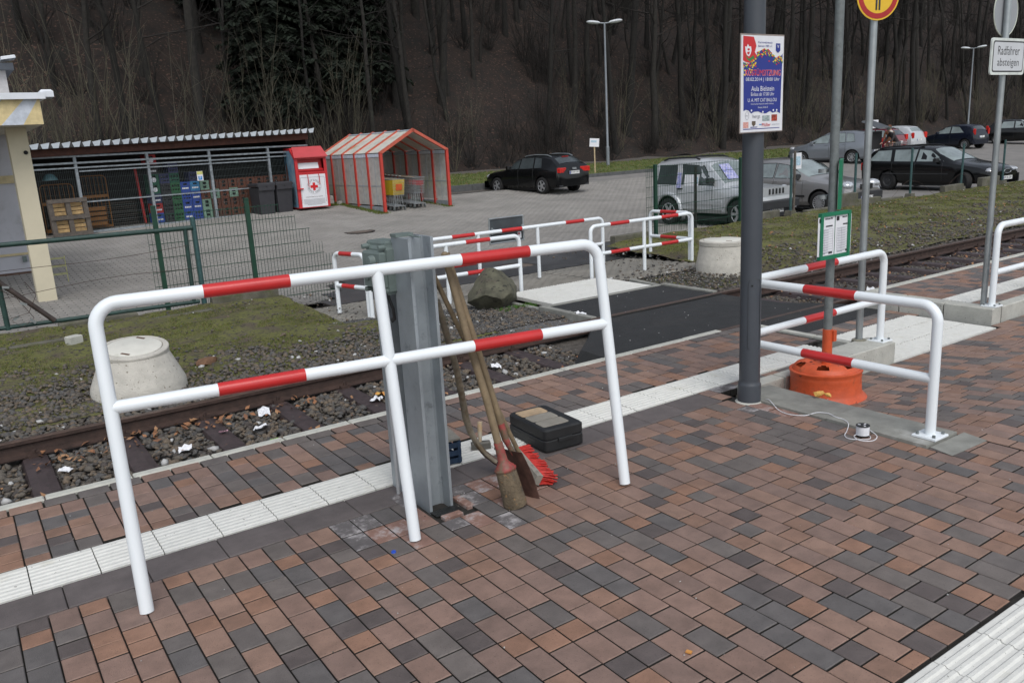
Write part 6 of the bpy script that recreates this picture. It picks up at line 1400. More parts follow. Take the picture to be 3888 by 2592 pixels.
    # wheels
    for wi, (wx, steer) in enumerate(((0, 0), (wb, P.get('steer', 0)))):
        for s in (-1, 1):
            wh_ = bpy.data.objects.new('wheel', None); COL.objects.link(wh_); wh_.parent = o; wh_.location = (wx, s*(W_-.10), r); wh_.rotation_euler = (0, 0, steer); wh_.empty_display_size = .05
            mb = MB(); mb.lathe([(r*.62, -.09), (r*.9, -.10), (r*.985, -.08), (r, -.05), (r, .05), (r*.985, .08), (r*.9, .10), (r*.62, .09)], 28, axis='Y'); mb.build('tyre', RUBBER, wh_, smooth=True, angle=50)
            mb = MB(); mb.lathe([(r*.64, -.085), (r*.64, .095)], 24, axis='Y'); mb.lathe([(0, s*.03), (r*.62, s*.03)], 20, axis='Y'); mb.build('rim_well', BLACK, wh_)
            mb = MB(); ns = P.get('spokes', 5)
            if P.get('rim', 'alloy') != 'steel':
                for k in range(ns):
                    a = 2*math.pi*k/ns; tl__ = Matrix.Rotation(a, 3, 'Y'); c_ = tl__ @ Vector((r*.34, 0, 0)); mb.box((c_.x, s*.085, c_.z), (r*.56, .02, r*(.20 if ns <= 6 else .10)), tilt=Matrix.Rotation(a, 3, 'Y'))
                mb.lathe([(0, s*.10), (r*.16, s*.10), (r*.17, s*.08)], 14, axis='Y'); mb.lathe([(r*.57, s*.088), (r*.60, s*.096), (r*.645, s*.09), (r*.645, s*.07)], 28, axis='Y')
            else:
                mb.lathe([(0, s*.07), (r*.2, s*.07), (r*.25, s*.05), (r*.5, s*.055), (r*.55, s*.085), (r*.62, s*.09)], 24, axis='Y')
            mb.build('rim', P.get('rimmat', ALLOY), wh_)
    F = P['front']; Rr = st[0][0]
    Fx = st[-1][0]
    def bumper(nm, x, s, z0, z1, m, w=W_*.95, d=.12, rc=.10):
        mb = MB(); P_ = []
        for k in range(9):
            y = -w+2*w*k/8; dx = -rc*(abs(y)/w)**4; P_.append((x+s*dx, y))
        V = [(px+s*.0, py, z) for z in (z0, z1) for px, py in P_]+[(px-s*d, py*.97, z) for z in (z0, z1) for px, py in P_]
        q = len(P_); mb.add(V, [(i, i+1, q+i+1, q+i) for i in range(q-1)]+[(q+i, q+i+1, 3*q+i+1, 3*q+i) for i in range(q-1)]+[(i+1, i, 2*q+i, 2*q+i+1) for i in range(q-1)]); return mb.build(nm, m, o, smooth=True, angle=50)
    bm_ = P.get('bumper', body)
    bumper('front_bumper', Fx+.035, 1, .24, .50, bm_); bumper('rear_bumper', Rr-.035, -1, .28, .54, bm_)
    for s in (-1, 1):
        mb = MB(); hw_, hh_ = F.get('hw', .30)*.56, F.get('hh', .16)*.60; fx2 = P.get('hx', Fx-.20); mb.lathe([(math.sin(a), math.cos(a)) for a in [math.pi*k/8 for k in range(9)]], 14, (fx2, s*(W_-.10-hw_), F['hz']), rot=Matrix.Rotation(-s*.45, 3, 'Z') @ Matrix.Diagonal((.17, hw_, hh_))); mb.build('headlight', HEADL, o, smooth=True)
        tz, th, tw = P['tail']; mb = MB(); mb.bbox((Rr+.045, s*(W_-.5*tw-.09), tz), (.12, tw, th), .02, rz=s*.22); tlm = mb.build('tail_light', TAIL, o)
    mb = MB(); mb.box((Fx+.012, 0, F['gz']), (.03, F.get('gw', .6), F.get('gh', .11))); mb.build('grille', BLACK, o)
    for nm, x, s, z in (('front_plate', Fx+.045, 1, .40), ('rear_plate', Rr-P.get('pd', .012), -1, P.get('pz', .75))):
        pl_ = MB(); pl_.box((x, 0, z), (.012, .50, .11)); po_ = pl_.build('number_plate', PLATEW, o)
        mb = MB(); mb.box((x+s*.007, -s*.225, z), (.003, .045, .10)); mb.build('blue_strip', BLUE, po_)
        text(P.get('reg', 'GM'), .095, frameM((x+s*.0075, -s*.0, z), (0, s, 0), (0, 0, 1)), INK, po_, 'plate_lettering', ext=.0005, sx=.9)
    for s in (-1, 1):
        mx = P['mir']; y = side_y(mx, st[3][2]+.08); mb = MB(); mb.bbox((mx, s*(y+.13), mx*0+P['mz']), (.10, .20, .14), .03); mb.box((mx, s*(y+.03), P['mz']-.04), (.05, .08, .03)); mb.build('mirror', P.get('mirmat', body), o)
    for x, z in P['handles']:
        for s in (-1, 1):
            mb = MB(); mb.bbox((x, s*(W_*.965+.005), z), (.17, .03, .03), .006); mb.build('door_handle', P.get('hmat', body), o)
    for x in P['seams']:
        for s in (-1, 1):
            S_ = at_x(x); mb = MB(); pts = [S_[2], S_[3], S_[4], S_[5]]; mb.tube([(p.x, s*(p.y+.0005), p.z) for p in pts], .005, 4); mb.build('door_seam', BLACK, o)
    for z, x0, x1, hh, m in P.get('mould', []):
        for s in (-1, 1):
            mb = MB(); 
            for k in range(8):
                xa = x0+(x1-x0)*k/8; xb = x0+(x1-x0)*(k+1)/8; 
                mb.box(((xa+xb)/2, s*(at_x((xa+xb)/2)[3].y+.004), z), (xb-xa, .02, hh))
            mb.build('side_moulding', m, o)
    if P.get('rails'):
        x0, x1, m, hz_ = P['rails']
        for s in (-1, 1):
            pts = []
            for k in range(9):
                x = x0+(x1-x0)*k/8; S_ = at_x(x); pts.append((x, s*S_[7].y*1.0, S_[7].z+(hz_ if 0 < k < 8 else .01)))
            mb = MB(); mb.tube(pts, .022, 8); mb.build('roof_rail', m, o, smooth=True)
    # interior seats visible through glass are skipped for tinted panes
    mb = MB(); mb.box((wb/2, 0, .2), (wb-.9, W_*1.6, .10)); mb.build('underbody', BLACK, o)
    return o, at_x, side_poly
def st_hatch(L, ro, wb, H, W, belt=.90, hood=.86, zb=.22, rear_slope=.35, roof0=.45, roof1=1.75, cowl=2.45, nose=.70, wt=.56):
    w = W/2; f = L-ro
    return [(-ro, zb+.12, belt-.25, belt-.14, w*.88, w*.80), (-ro+.06, zb+.06, belt-.02, belt+.04, w*.95, w*.86), (-ro+.06+.02, zb+.05, belt, belt+.13, w*.955, w*.84), (-ro+rear_slope, zb, belt+.0, H-.09, w*.985, w*wt/.56*.70), (roof0, zb, belt, H-.02, w, w*wt/.56*.71), ((roof0+roof1)/2, zb, belt-.01, H, w, w*wt/.56*.71), (roof1, zb, belt-.02, H-.045, w, w*wt/.56*.70), (cowl, zb, belt-.04, hood+.075, w, w*.80), (cowl+.10, zb, belt-.07, hood+.03, w*.995, w*.84), (f-.42, zb, belt-.16, hood-.07, w*.96, w*.80), (f-.12, zb+.04, nose-.06, nose+.02, w*.88, w*.76), (f, zb+.10, nose-.16, nose-.10, w*.76, w*.66)]
K_BL = mat('car_paint_black', (.004, .0045, .005), .16, var=.1, scale=2, spec=.45); K_SV = paint('car_paint_silver', (.58, .60, .62), .35, .3); K_DG = paint('car_paint_dark_grey', (.26, .255, .25), .4, .3); K_BG = paint('car_paint_blue_grey', (.22, .24, .265), .4, .28); K_BB = mat('car_paint_blue_black', (.007, .010, .020), .18, var=.1, scale=2, spec=.5); K_RD = paint('car_paint_dark_red', (.20, .014, .03), .3, .25); K_WH = paint('car_paint_white_silver', (.50, .52, .54), .2, .3)
DPL = mat('dark_bumper_plastic', (.028, .029, .031), .6, var=.15, scale=6)
# black hatchback (rear three quarter)
P = dict(L=4.28, W=1.76, wb=2.58, ro=.84, wr=.315, paint=K_BL, st=st_hatch(4.28, .84, 2.58, 1.42, 1.76, belt=.93, hood=.90, rear_slope=.52, roof0=.0, roof1=1.25, cowl=2.05), win=[[(1.30, .95), (1.98, .94), (1.52, 1.24), (1.30, 1.31)], [(.48, .96), (1.24, .95), (1.24, 1.315), (.55, 1.33)], [(.02, .98), (.42, .965), (.46, 1.33), (.12, 1.29)]], ws=(1.32, 2.0), rw=(-.70, -.38), glass=GLASS, rwglass=GLASS, front=dict(hz=.66, gz=.55), tail=(.86, .17, .42), pz=.76, pd=.03, reg='GM AM 1991', mir=1.85, mz=.98, handles=((.50, .86), (1.42, .86)), seams=(.46, 1.30), rails=(-.25, 1.2, STEELB, .03), spokes=5)
a3, ax_, sp__ = car('parked_car', 'black hatchback seen from the rear left, parked alone before the grass verge', (19.18, 24.86, -.035), R(96), P)
mb = MB(); mb.box((-.80, 0, .30), (.10, 1.5, .05)); mb.build('lower_trim', DPL, a3)
mb = MB()
for k in range(4): mb.tube([(-.875, -.075+.05*k+.028*math.cos(a), .90+.028*math.sin(a)) for a in [j*math.pi/6 for j in range(13)]], .005, 4)
mb.build('ring_emblem', STEELB, a3)
mb = MB(); mb.box((-.70, -.25, .99), (.02, .40, .025)); mb.build('rear_wiper', BLACK, a3)
mb = MB(); mb.box((-.40, 0, 1.335), (.03, .32, .02)); mb.build('brake_lamp', TAIL, a3)
# silver off-roader
w = .80
st = [(-.62, .42, .88, .90, w*.93, w*.88), (-.60, .38, 1.0, 1.10, w*.95, w*.87), (-.54, .34, 1.02, 1.56, w*.97, w*.80), (-.44, .33, 1.03, 1.63, w*.97, w*.78), (.3, .33, 1.03, 1.66, w*.97, w*.78), (.95, .33, 1.02, 1.65, w*.97, w*.78), (1.22, .33, 1.01, 1.58, w*.97, w*.77), (1.72, .33, .99, 1.06, w*.965, w*.80), (1.80, .34, .95, .995, w*.96, w*.80), (2.50, .38, .86, .945, w*.93, w*.78), (2.68, .42, .80, .91, w*.90, w*.76), (2.72, .48, .74, .82, w*.86, w*.74)]
P = dict(L=3.4, W=1.60, wb=2.25, ro=.62, wr=.345, paint=K_SV, st=st, glassx=1, win=[[(-.42, 1.05), (.22, 1.05), (.22, 1.50), (-.36, 1.50)], [(.42, 1.05), (1.44, 1.03), (1.10, 1.48), (.42, 1.52)]], ws=(1.26, 1.70), rw=(-.598, -.545), wsglass=GLASSL, front=dict(hz=.84, gz=.30, hw=.20, hh=.20, gw=.1, gh=.05), tail=(.62, .12, .12), pz=.62, reg='GM NM 1903', mir=1.42, mz=1.14, mirmat=BLACK, handles=((.38, .93),), hmat=BLACK, seams=(.30, 1.42), mould=[(.60, .44, 1.72, .09, mat('bright_silver_trim', (.52, .54, .56), .35, metal=.4, var=.04))], rails=(-.35, .85, BLACK, .05), bumper=DPL, spokes=6, glass=GLASS)
jm, ax_, sp__ = car('off_roader', 'small silver off-road car nosed in behind the green mesh fence panel', (16.38, 15.60, -.405), R(-88), P)
for k in range(5):
    mb = MB(); mb.bbox((2.735, -.26+.13*k, .845), (.02, .055, .13), .01); mb.build('grille_slot', BLACK, jm)
mb = MB(); mb.box((2.722, 0, .845), (.02, 1.16, .20)); mb.build('grille_panel', MAT['bright_silver_trim'], jm)
mb = MB(); mb.box((-.70, 0, .95), (.16, .60, .60)); mb.build('spare_wheel_cover', BLACK, jm)
mb = MB(); mb.bbox((2.74, 0, .54), (.18, 1.58, .20), .03); mb.build('front_bumper_bar', DPL, jm)
for s in (-1, 1):
    for wx in (0, 2.25):
        mb = MB(); pts = [(wx+.44*math.cos(a), s*.80, .36+.44*math.sin(a)) for a in [R(5)+k*R(17) for k in range(11)]]; mb.tube(pts, .05, 8); mb.build('arch_flare', MAT['bright_silver_trim'], jm, smooth=True)
VIO = mat('violet_poster', (.20, .22, .55), .5, col2=(.55, .55, .72), scale=16)
sp__('poster_in_window', [(.245, .92), (.42, .92), (.42, 1.44), (.245, 1.44)], mat('pillar_poster', (.50, .50, .52), .5), .010); sp__('poster_print', [(.26, .95), (.40, .95), (.40, 1.33), (.26, 1.33)], VIO, .013)
sp__('white_notice', [(.50, 1.0), (.98, 1.0), (.98, 1.28), (.50, 1.28)], PAPER, .010); sp__('notice_print', [(.86, 1.05), (.95, 1.05), (.95, 1.22), (.86, 1.22)], MAT['pale_blue_print'], .013)
A0 = ax_(1.32); B0 = ax_(1.66); mb = MB(); P4 = [Vector((A0[7].x+.02, -.05, A0[9].z+.02)), Vector((A0[7].x+.02, -.42, A0[8].z+.02)), Vector((B0[7].x+.02, -.46, B0[8].z+.02)), Vector((B0[7].x+.02, -.05, B0[9].z+.02))]; mb.add([tuple(p) for p in P4], [(0, 1, 2, 3)]); mb.build('windscreen_poster', VIO, jm)
# dark grey hatchback behind mast
P = dict(L=3.98, W=1.70, wb=2.46, ro=.70, wr=.30, paint=K_DG, st=st_hatch(3.98, .70, 2.46, 1.44, 1.70, belt=.93, hood=.90, rear_slope=.45, roof0=.1, roof1=1.15, cowl=2.0, nose=.74), win=[[(.95, .95), (1.90, .94), (1.42, 1.26), (.95, 1.33)], [(.15, .96), (.88, .95), (.88, 1.335), (.22, 1.32)]], ws=(1.20, 1.97), rw=(-.58, -.30), glass=GLASSL, wsglass=GLASSL, front=dict(hz=.74, gz=.70, hw=.40, hh=.20, gw=.5, gh=.13), tail=(.85, .2, .22), pz=.7, reg='GM BJ 46', mir=1.74, mz=.99, mirmat=BLACK, handles=((.98, .85),), seams=(.92, 1.92), mould=[(.47, .1, 2.0, .05, BLACK)], spokes=16, rimmat=ALLOY)
ib, ax_, _s = car('parked_car', 'dark grey hatchback nosed towards the tracks between the dark mast and the sign pole', (20.25, 16.15, -.41), R(-92), P)
mb = MB(); mb.bbox((3.27, 0, .46), (.10, 1.35, .22), .02); mb.build('dark_bumper_band', DPL, ib)
mb = MB(); mb.lathe([(0, .01), (.05, .01), (.055, 0)], 16, (3.31, 0, .70), axis='X'); mb.build('round_badge', STEELB, ib)
# black estate
P = dict(L=4.75, W=1.75, wb=2.72, ro=1.13, wr=.305, paint=K_BL, st=[(-1.13, .34, .70, .74, .76, .70), (-1.09, .30, .90, .96, .82, .76), (-1.06, .28, .92, 1.02, .83, .74), (-.78, .24, .93, 1.33, .86, .62), (-.55, .22, .93, 1.39, .87, .61), (.3, .22, .93, 1.43, .875, .61), (1.1, .22, .92, 1.42, .875, .61), (1.45, .22, .91, 1.36, .875, .60), (2.28, .22, .88, .955, .87, .70), (2.42, .22, .85, .915, .865, .72), (3.15, .24, .74, .80, .83, .66), (3.45, .28, .64, .70, .74, .60), (3.58, .34, .55, .60, .62, .52)], win=[[(1.04, .95), (2.0, .94), (1.44, 1.28), (1.04, 1.33)], [(.20, .96), (.97, .95), (.97, 1.335), (.12, 1.33)], [(-.82, .98), (.06, .96), (-.02, 1.325), (-.55, 1.30)]], ws=(1.50, 2.25), rw=(-1.04, -.82), glass=GLASSL, wsglass=GLASSL, front=dict(hz=.63, gz=.60, hw=.42, hh=.15, gw=.42, gh=.14), tail=(.78, .26, .16), pz=.72, reg='GM AL 526', mir=1.78, mz=.99, mirmat=BLACK, handles=((.28, .86), (1.12, .86)), hmat=K_BL, seams=(.13, 1.0, 1.98), mould=[(.55, -.2, 2.2, .03, DPL)], rails=(-.6, 1.1, BLACK, .04), rim='steel', rimmat=DPL, steer=R(-28))
md2, ax_, _s = car('parked_car', 'long black estate car with roof rails and turned front wheels at the right', (27.95, 16.45, -.39), R(-95), P)
mb = MB(); mb.tube([(3.615, .18*math.cos(a), .60+.065*math.sin(a)) for a in [k*math.pi/10 for k in range(21)]], .008, 4); mb.build('oval_grille_rim', STEELB, md2)
# blue grey high hatchback with open boot
P = dict(L=4.2, W=1.76, wb=2.58, ro=.80, wr=.315, paint=K_BG, st=st_hatch(4.2, .80, 2.58, 1.58, 1.76, belt=1.0, hood=.99, rear_slope=.34, roof0=.05, roof1=1.35, cowl=2.35, nose=.78), win=[[(1.20, 1.03), (2.22, 1.02), (1.62, 1.36), (1.20, 1.45)], [(.36, 1.04), (1.13, 1.03), (1.13, 1.465), (.42, 1.47)], [(-.12, 1.06), (.30, 1.045), (.34, 1.46), (.0, 1.43)]], ws=(1.40, 2.32), rw=(-.70, -.50), glass=GLASSL, rwglass=BLACK, front=dict(hz=.80, gz=.62), tail=(1.0, .2, .26), pz=.6, reg='GM', mir=2.05, mz=1.06, handles=((.40, .94), (1.30, .94)), seams=(.34, 1.17, 2.3), spokes=9)
gf, ax_, _s = car('parked_car', 'blue grey high hatchback with its boot lid standing open', (37.95, 24.72, -.02), R(100), P)
mb = MB(); mb.bbox((-.79, 0, 1.06), (.10, 1.18, .84), .02); mb.build('boot_opening', DARKIN, gf)
mb = MB(); tt_ = Matrix.Rotation(R(-62), 3, 'Y')
mb.box((-.78, 0, 1.80), (.07, 1.22, .98), tilt=Matrix.Rotation(R(-112), 3, 'Y')); mb.build('open_boot_lid', K_BG, gf)
mb = MB(); mb.box((-.80, 0, 1.76), (.05, 1.12, .80), tilt=Matrix.Rotation(R(-112), 3, 'Y')); mb.build('lid_lining', DARKIN, gf)
# dark blue black small hatch
P = dict(L=3.82, W=1.65, wb=2.49, ro=.56, wr=.29, paint=K_BB, st=st_hatch(3.82, .56, 2.49, 1.44, 1.65, belt=.93, hood=.90, rear_slope=.36, roof0=.1, roof1=1.2, cowl=2.0), win=[[(.98, .96), (1.90, .95), (1.45, 1.27), (.98, 1.33)], [(.10, .98), (.90, .96), (.90, 1.335), (.45, 1.30)]], ws=(1.25, 1.97), rw=(-.45, -.26), glass=GLASSL, front=dict(hz=.72, gz=.55), tail=(1.0, .34, .10), pz=.7, reg='GM', mir=1.7, mz=.99, handles=((1.0, .86),), seams=(.93, 1.92), spokes=9)
car('parked_car', 'dark blue three door hatchback seen from the side in the far right row', (51.3, 26.0, .04), R(86), P)
P2_ = dict(P); P2_.update(L=4.0, paint=K_BL, st=st_hatch(4.0, .62, 2.5, 1.50, 1.70, belt=.95, hood=.93, rear_slope=.4, roof0=.1, roof1=1.2, cowl=2.1), win=[[(.98, .98), (1.95, .97), (1.45, 1.32), (.98, 1.38)], [(.10, .99), (.90, .98), (.90, 1.385), (.3, 1.37)]], W=1.7, spokes=7)
car('parked_car', 'black small car facing the road at the far right edge beside the dark blue hatchback', (57.0, 27.2, .10), R(-75), P2_)
P3_ = dict(P2_); P3_.update(L=4.5, paint=K_RD, tail=(.95, .28, .18), st=[(-.95, .34, .72, .76, .78, .70), (-.90, .30, .94, 1.02, .82, .74), (-.55, .24, .95, 1.36, .86, .62), (-.3, .22, .95, 1.42, .87, .61), (.9, .22, .94, 1.45, .87, .61), (1.3, .22, .93, 1.40, .87, .60), (2.1, .22, .90, .98, .87, .70), (2.25, .22, .87, .93, .86, .72), (3.1, .26, .74, .80, .80, .66), (3.5, .34, .60, .64, .66, .56)], win=[[(.95, .98), (1.8, .97), (1.35, 1.31), (.95, 1.36)], [(.15, .98), (.9, .98), (.9, 1.365), (.15, 1.37)], [(-.65, 1.0), (.08, .98), (.08, 1.365), (-.38, 1.34)]], ws=(1.35, 2.05), rw=(-.86, -.60), rails=(-.4, .9, BLACK, .04), wb=2.6)
car('parked_car', 'dark red estate car partly hidden behind the person loading the boot', (42.7, 26.4, .10), R(93), P3_)
P4_ = dict(P2_); P4_.update(paint=K_WH, tail=(.95, .30, .2), rails=None, W=1.72, rwglass=GLASSL, L=4.1)
car('parked_car', 'white silver hatchback of which only the rear shows beside the dark red estate', (45.5, 26.6, .12), R(93), P4_)
# cart beside the open boot
c = copy_tree(c1); c.location = (38.75, 23.3, -.09); c.rotation_euler = (0, 0, R(60)); c['label'] = 'shopping trolley with red badge beside the open boot and the bending person'; c['group'] = 'lone trolley'
del c['group']

# ================================================================ person at the boot
def skin(name, V, E, Rr, m, parent, root=0, sub=2):
    me = bpy.data.meshes.new(name); me.from_pydata(V, E, []); o_ = bpy.data.objects.new(name, me); COL.objects.link(o_)
    md = o_.modifiers.new('skin', 'SKIN'); md.use_smooth_shade = True
    for i, r_ in enumerate(Rr): me.skin_vertices[0].data[i].radius = r_ if isinstance(r_, tuple) else (r_, r_)
    for i in range(len(V)): me.skin_vertices[0].data[i].use_root = (i == root)
    s2 = o_.modifiers.new('sub', 'SUBSURF'); s2.levels = sub; s2.render_levels = sub
    bpy.context.view_layer.update(); me2 = bpy.data.meshes.new_from_object(o_.evaluated_get(bpy.context.evaluated_depsgraph_get())); o_.modifiers.clear(); o_.data = me2; me2.materials.clear(); me2.materials.append(m); me2.polygons.foreach_set('use_smooth', [True]*len(me2.polygons)); o_.parent = parent; return o_
pn = thing('person', 'person in dark coat, pale scarf and cap bending into the open car boot', 'person', (38.95, 23.35, -.08), R(160))
COATM = mat('dark_coat', (.032, .028, .030), .9, var=.2, scale=20); SKN = mat('skin_tone', (.42, .25, .19), .6, var=.05); TRO = mat('dark_trousers', (.03, .032, .04), .9); SCF = mat('pale_scarf', (.52, .50, .47), .9); CAPM = mat('grey_green_cap', (.06, .07, .06), .9); SHOE = mat('shoes', (.02, .018, .016), .6)
V = [(0, 0, .92), (.10, 0, 1.10), (.26, 0, 1.28), (.36, 0, 1.40), (.42, 0, 1.50),          # spine bends forward (+x)
     (.33, .18, 1.36), (.45, .22, 1.12), (.62, .16, .98), (.70, .13, .95), (.33, -.18, 1.36), (.47, -.22, 1.14), (.66, -.15, 1.02), (.74, -.12, 1.0),
     (-.01, .10, .86), (.03, .11, .48), (-.03, .12, .09), (.10, .13, .04), (-.01, -.10, .86), (-.06, -.11, .48), (-.16, -.12, .09), (-.03, -.13, .04)]
E = [(0, 1), (1, 2), (2, 3), (3, 4), (3, 5), (5, 6), (6, 7), (7, 8), (3, 9), (9, 10), (10, 11), (11, 12), (0, 13), (13, 14), (14, 15), (15, 16), (0, 17), (17, 18), (18, 19), (19, 20)]
Rr = [(.15, .12), (.14, .11), (.17, .12), (.13, .10), .055, .065, .050, .038, .032, .065, .050, .038, .032, .09, .062, .045, .04, .09, .062, .045, .04]
skin('body', V, E, Rr, COATM, pn)
mb = MB(); mb.lathe([(0, -.12), (.06, -.11), (.085, -.05), (.09, .02), (.075, .09), (.03, .12), (0, .125)], 16, (.47, 0, 1.60), rot=Matrix.Rotation(R(25), 3, 'Y')); hd = mb.build('head', SKN, pn, smooth=True)
mb = MB(); mb.lathe([(.098, .02), (.098, .05), (.085, .10), (.04, .135), (0, .14)], 16, (.47, 0, 1.60), rot=Matrix.Rotation(R(25), 3, 'Y')); mb.box((.59, 0, 1.60), (.08, .13, .012), tilt=Matrix.Rotation(R(30), 3, 'Y')); mb.build('cap', CAPM, pn, smooth=True)
mb = MB(); mb.tube([(.41+.10*math.cos(a)*.6, .11*math.sin(a), 1.49+.03*math.cos(a)) for a in [k*math.pi/6 for k in range(13)]], .045, 8); mb.build('scarf', SCF, pn, smooth=True)
mb = MB(); mb.lathe([(.19, .0), (.175, .25), (.16, .42)], 18, (.0, 0, .60)); mb.build('coat_skirt', COATM, pn, smooth=True)
for s in (-1, 1):
    mb = MB(); mb.lathe([(.075, .0), (.07, .3), (.085, .45)], 12, (-.02 if s > 0 else -.10, s*.115, .12)); mb.build('trouser_leg', TRO, pn, smooth=True)
    mb = MB(); mb.bbox((.05 if s > 0 else -.08, s*.125, .045), (.28, .10, .09), .02); mb.build('shoe', SHOE, pn)
    hx, hy, hz = (.72, .125, .94) if s > 0 else (.76, -.12, .99)
    hv = [(hx, hy, hz), (hx+.05, hy, hz-.02)]; he = [(0, 1)]; hr = [.030, .034]
    for f in range(4):
        b = len(hv); yy = hy+(f-1.5)*.019; hv += [(hx+.085, yy, hz-.03), (hx+.11-.006*abs(f-1.5), yy, hz-.055), (hx+.105, yy, hz-.08)]; he += [(1, b), (b, b+1), (b+1, b+2)]; hr += [.010, .009, .008]
    b = len(hv); hv += [(hx+.03, hy-s*.035, hz-.02), (hx+.06, hy-s*.05, hz-.045)]; he += [(0, b), (b, b+1)]; hr += [.011, .009]
    skin('hand', hv, he, hr, SKN, pn, sub=1)
pn2 = thing('person', 'second person in brown jacket standing behind the bending one at the open boot', 'person', (39.9, 24.35, -.04), R(200))
V = [(0, 0, .92), (.01, 0, 1.12), (.02, 0, 1.32), (.03, 0, 1.44), (.05, 0, 1.52), (.03, .19, 1.40), (.06, .24, 1.14), (.20, .20, .98), (.27, .18, .98), (.03, -.19, 1.40), (.05, -.24, 1.13), (.20, -.20, 1.0), (.27, -.18, 1.0), (0, .10, .86), (.02, .11, .48), (0, .12, .09), (.12, .13, .04), (0, -.10, .86), (.02, -.11, .48), (0, -.12, .09), (.12, -.13, .04)]
skin('body', V, E, Rr, mat('brown_jacket', (.16, .065, .03), .85), pn2)
mb = MB(); mb.lathe([(0, -.12), (.06, -.11), (.085, -.05), (.09, .02), (.075, .09), (.03, .12), (0, .125)], 16, (.08, 0, 1.63)); mb.build('head', SKN, pn2, smooth=True)
mb = MB(); mb.lathe([(.094, -.01), (.098, .05), (.08, .11), (.03, .135), (0, .137)], 16, (.065, 0, 1.64)); mb.build('hair', mat('reddish_hair', (.12, .045, .022), .8), pn2, smooth=True)
mb = MB(); mb.lathe([(.15, .0), (.17, .3), (.16, .42)], 18, (.0, 0, .10)); mb.build('trousers', TRO, pn2, smooth=True)

# ================================================================ forest
def tree_mesh(seed, H, r0, lean=.05, dens=1.0, crown0=.3, twig=1.0):
    r2 = random.Random(seed); tr = MB(); cr = MB()
    pts = []; x = y = 0; n = 9; dx, dy = r2.gauss(0, lean), r2.gauss(0, lean)
    for i in range(n+1):
        t = i/n; pts.append(Vector((x, y, H*t))); x += dx*H/n+r2.gauss(0, .10); y += dy*H/n+r2.gauss(0, .10)
    rad = [r0*(1-.85*(i/n))+(.25*r0 if i == 0 else 0) for i in range(n+1)]
    tr.tube([pts[0]-Vector((0, 0, .8))]+pts, [rad[0]*1.3]+rad, 7)
    def branch(p, d, L, r, lev):
        k = 4; P = [p]; q = Vector(p); dd = Vector(d)
        for i in range(k):
            dd = (dd+Vector((r2.gauss(0, .22), r2.gauss(0, .22), r2.gauss(.06, .16)))).normalized(); q = q+dd*L/k; P.append(q.copy())
        (cr).tube(P, [r*(1-.75*i/k) for i in range(k+1)], 4 if r > .02 else 3, cap=False)
        if lev > 0:
            for _ in range(r2.randint(3, 5) if lev > 1 else int(4*twig)):
                i = r2.randint(1, k); d2 = (dd+Vector((r2.gauss(0, .7), r2.gauss(0, .7), r2.gauss(.25, .5)))).normalized(); branch(P[i], d2, L*r2.uniform(.4, .7), max(.005, r*.45), lev-1)
    nb = int(15*dens)
    for b in range(nb):
        t = crown0+(1-crown0)*(b+r2.random())/nb; i = min(n-1, int(t*n)); f = t*n-i; p = pts[i].lerp(pts[i+1], f)
        a = r2.uniform(0, 6.28); up = r2.uniform(.2, .9); d = Vector((math.cos(a), math.sin(a), up)).normalized(); branch(p, d, H*(.13+.16*(1-t))*r2.uniform(.7, 1.2), r0*.28*(1-.6*t), 2)
    return tr, cr
protoT = []
specs = [(3, 17, .17, .04, 1.0, .35), (5, 15, .13, .07, 1.1, .25), (8, 19, .22, .03, 1.0, .40), (12, 12, .09, .10, 1.2, .18), (15, 16, .15, .05, .9, .3), (21, 13, .10, .08, 1.2, .2), (27, 18, .19, .05, 1.0, .3)]
for (sd2, H_, r0_, ln_, dn_, c0_) in specs:
    a, b = tree_mesh(sd2, H_, r0_, ln_, dn_, c0_); ta = a.build('trunk', BARK, None, smooth=True, angle=60); tb_ = b.build('branches', TWIG, None); protoT.append((ta.data, tb_.data)); bpy.data.objects.remove(ta); bpy.data.objects.remove(tb_)
def zh(x, y): return interp(y, [34.2, 35.5, 38, 80], [.30, .95, 2.9, 38])
kinds = ['tall slender bare tree', 'thin crooked bare tree', 'thick trunked bare tree', 'young spindly bare tree', 'upright bare tree', 'low branching bare tree', 'broad bare tree']
def place_tree(x, y, ki, s, lab, grp='bare trees of the wooded slope'):
    o = thing('bare_tree', lab, 'tree', (x, y, zh(x, y)-.1 if y > 34.3 else zv(x, y)-.1), rnd.uniform(0, 6.28), grp); o.scale = (s, s, s*rnd.uniform(.9, 1.15))
    for d_, nm in zip(protoT[ki], ('trunk', 'branches')):
        q_ = bpy.data.objects.new(nm, d_); COL.objects.link(q_); q_.parent = o
rt = random.Random(99); nT_ = 0; tries = 0; placed = []
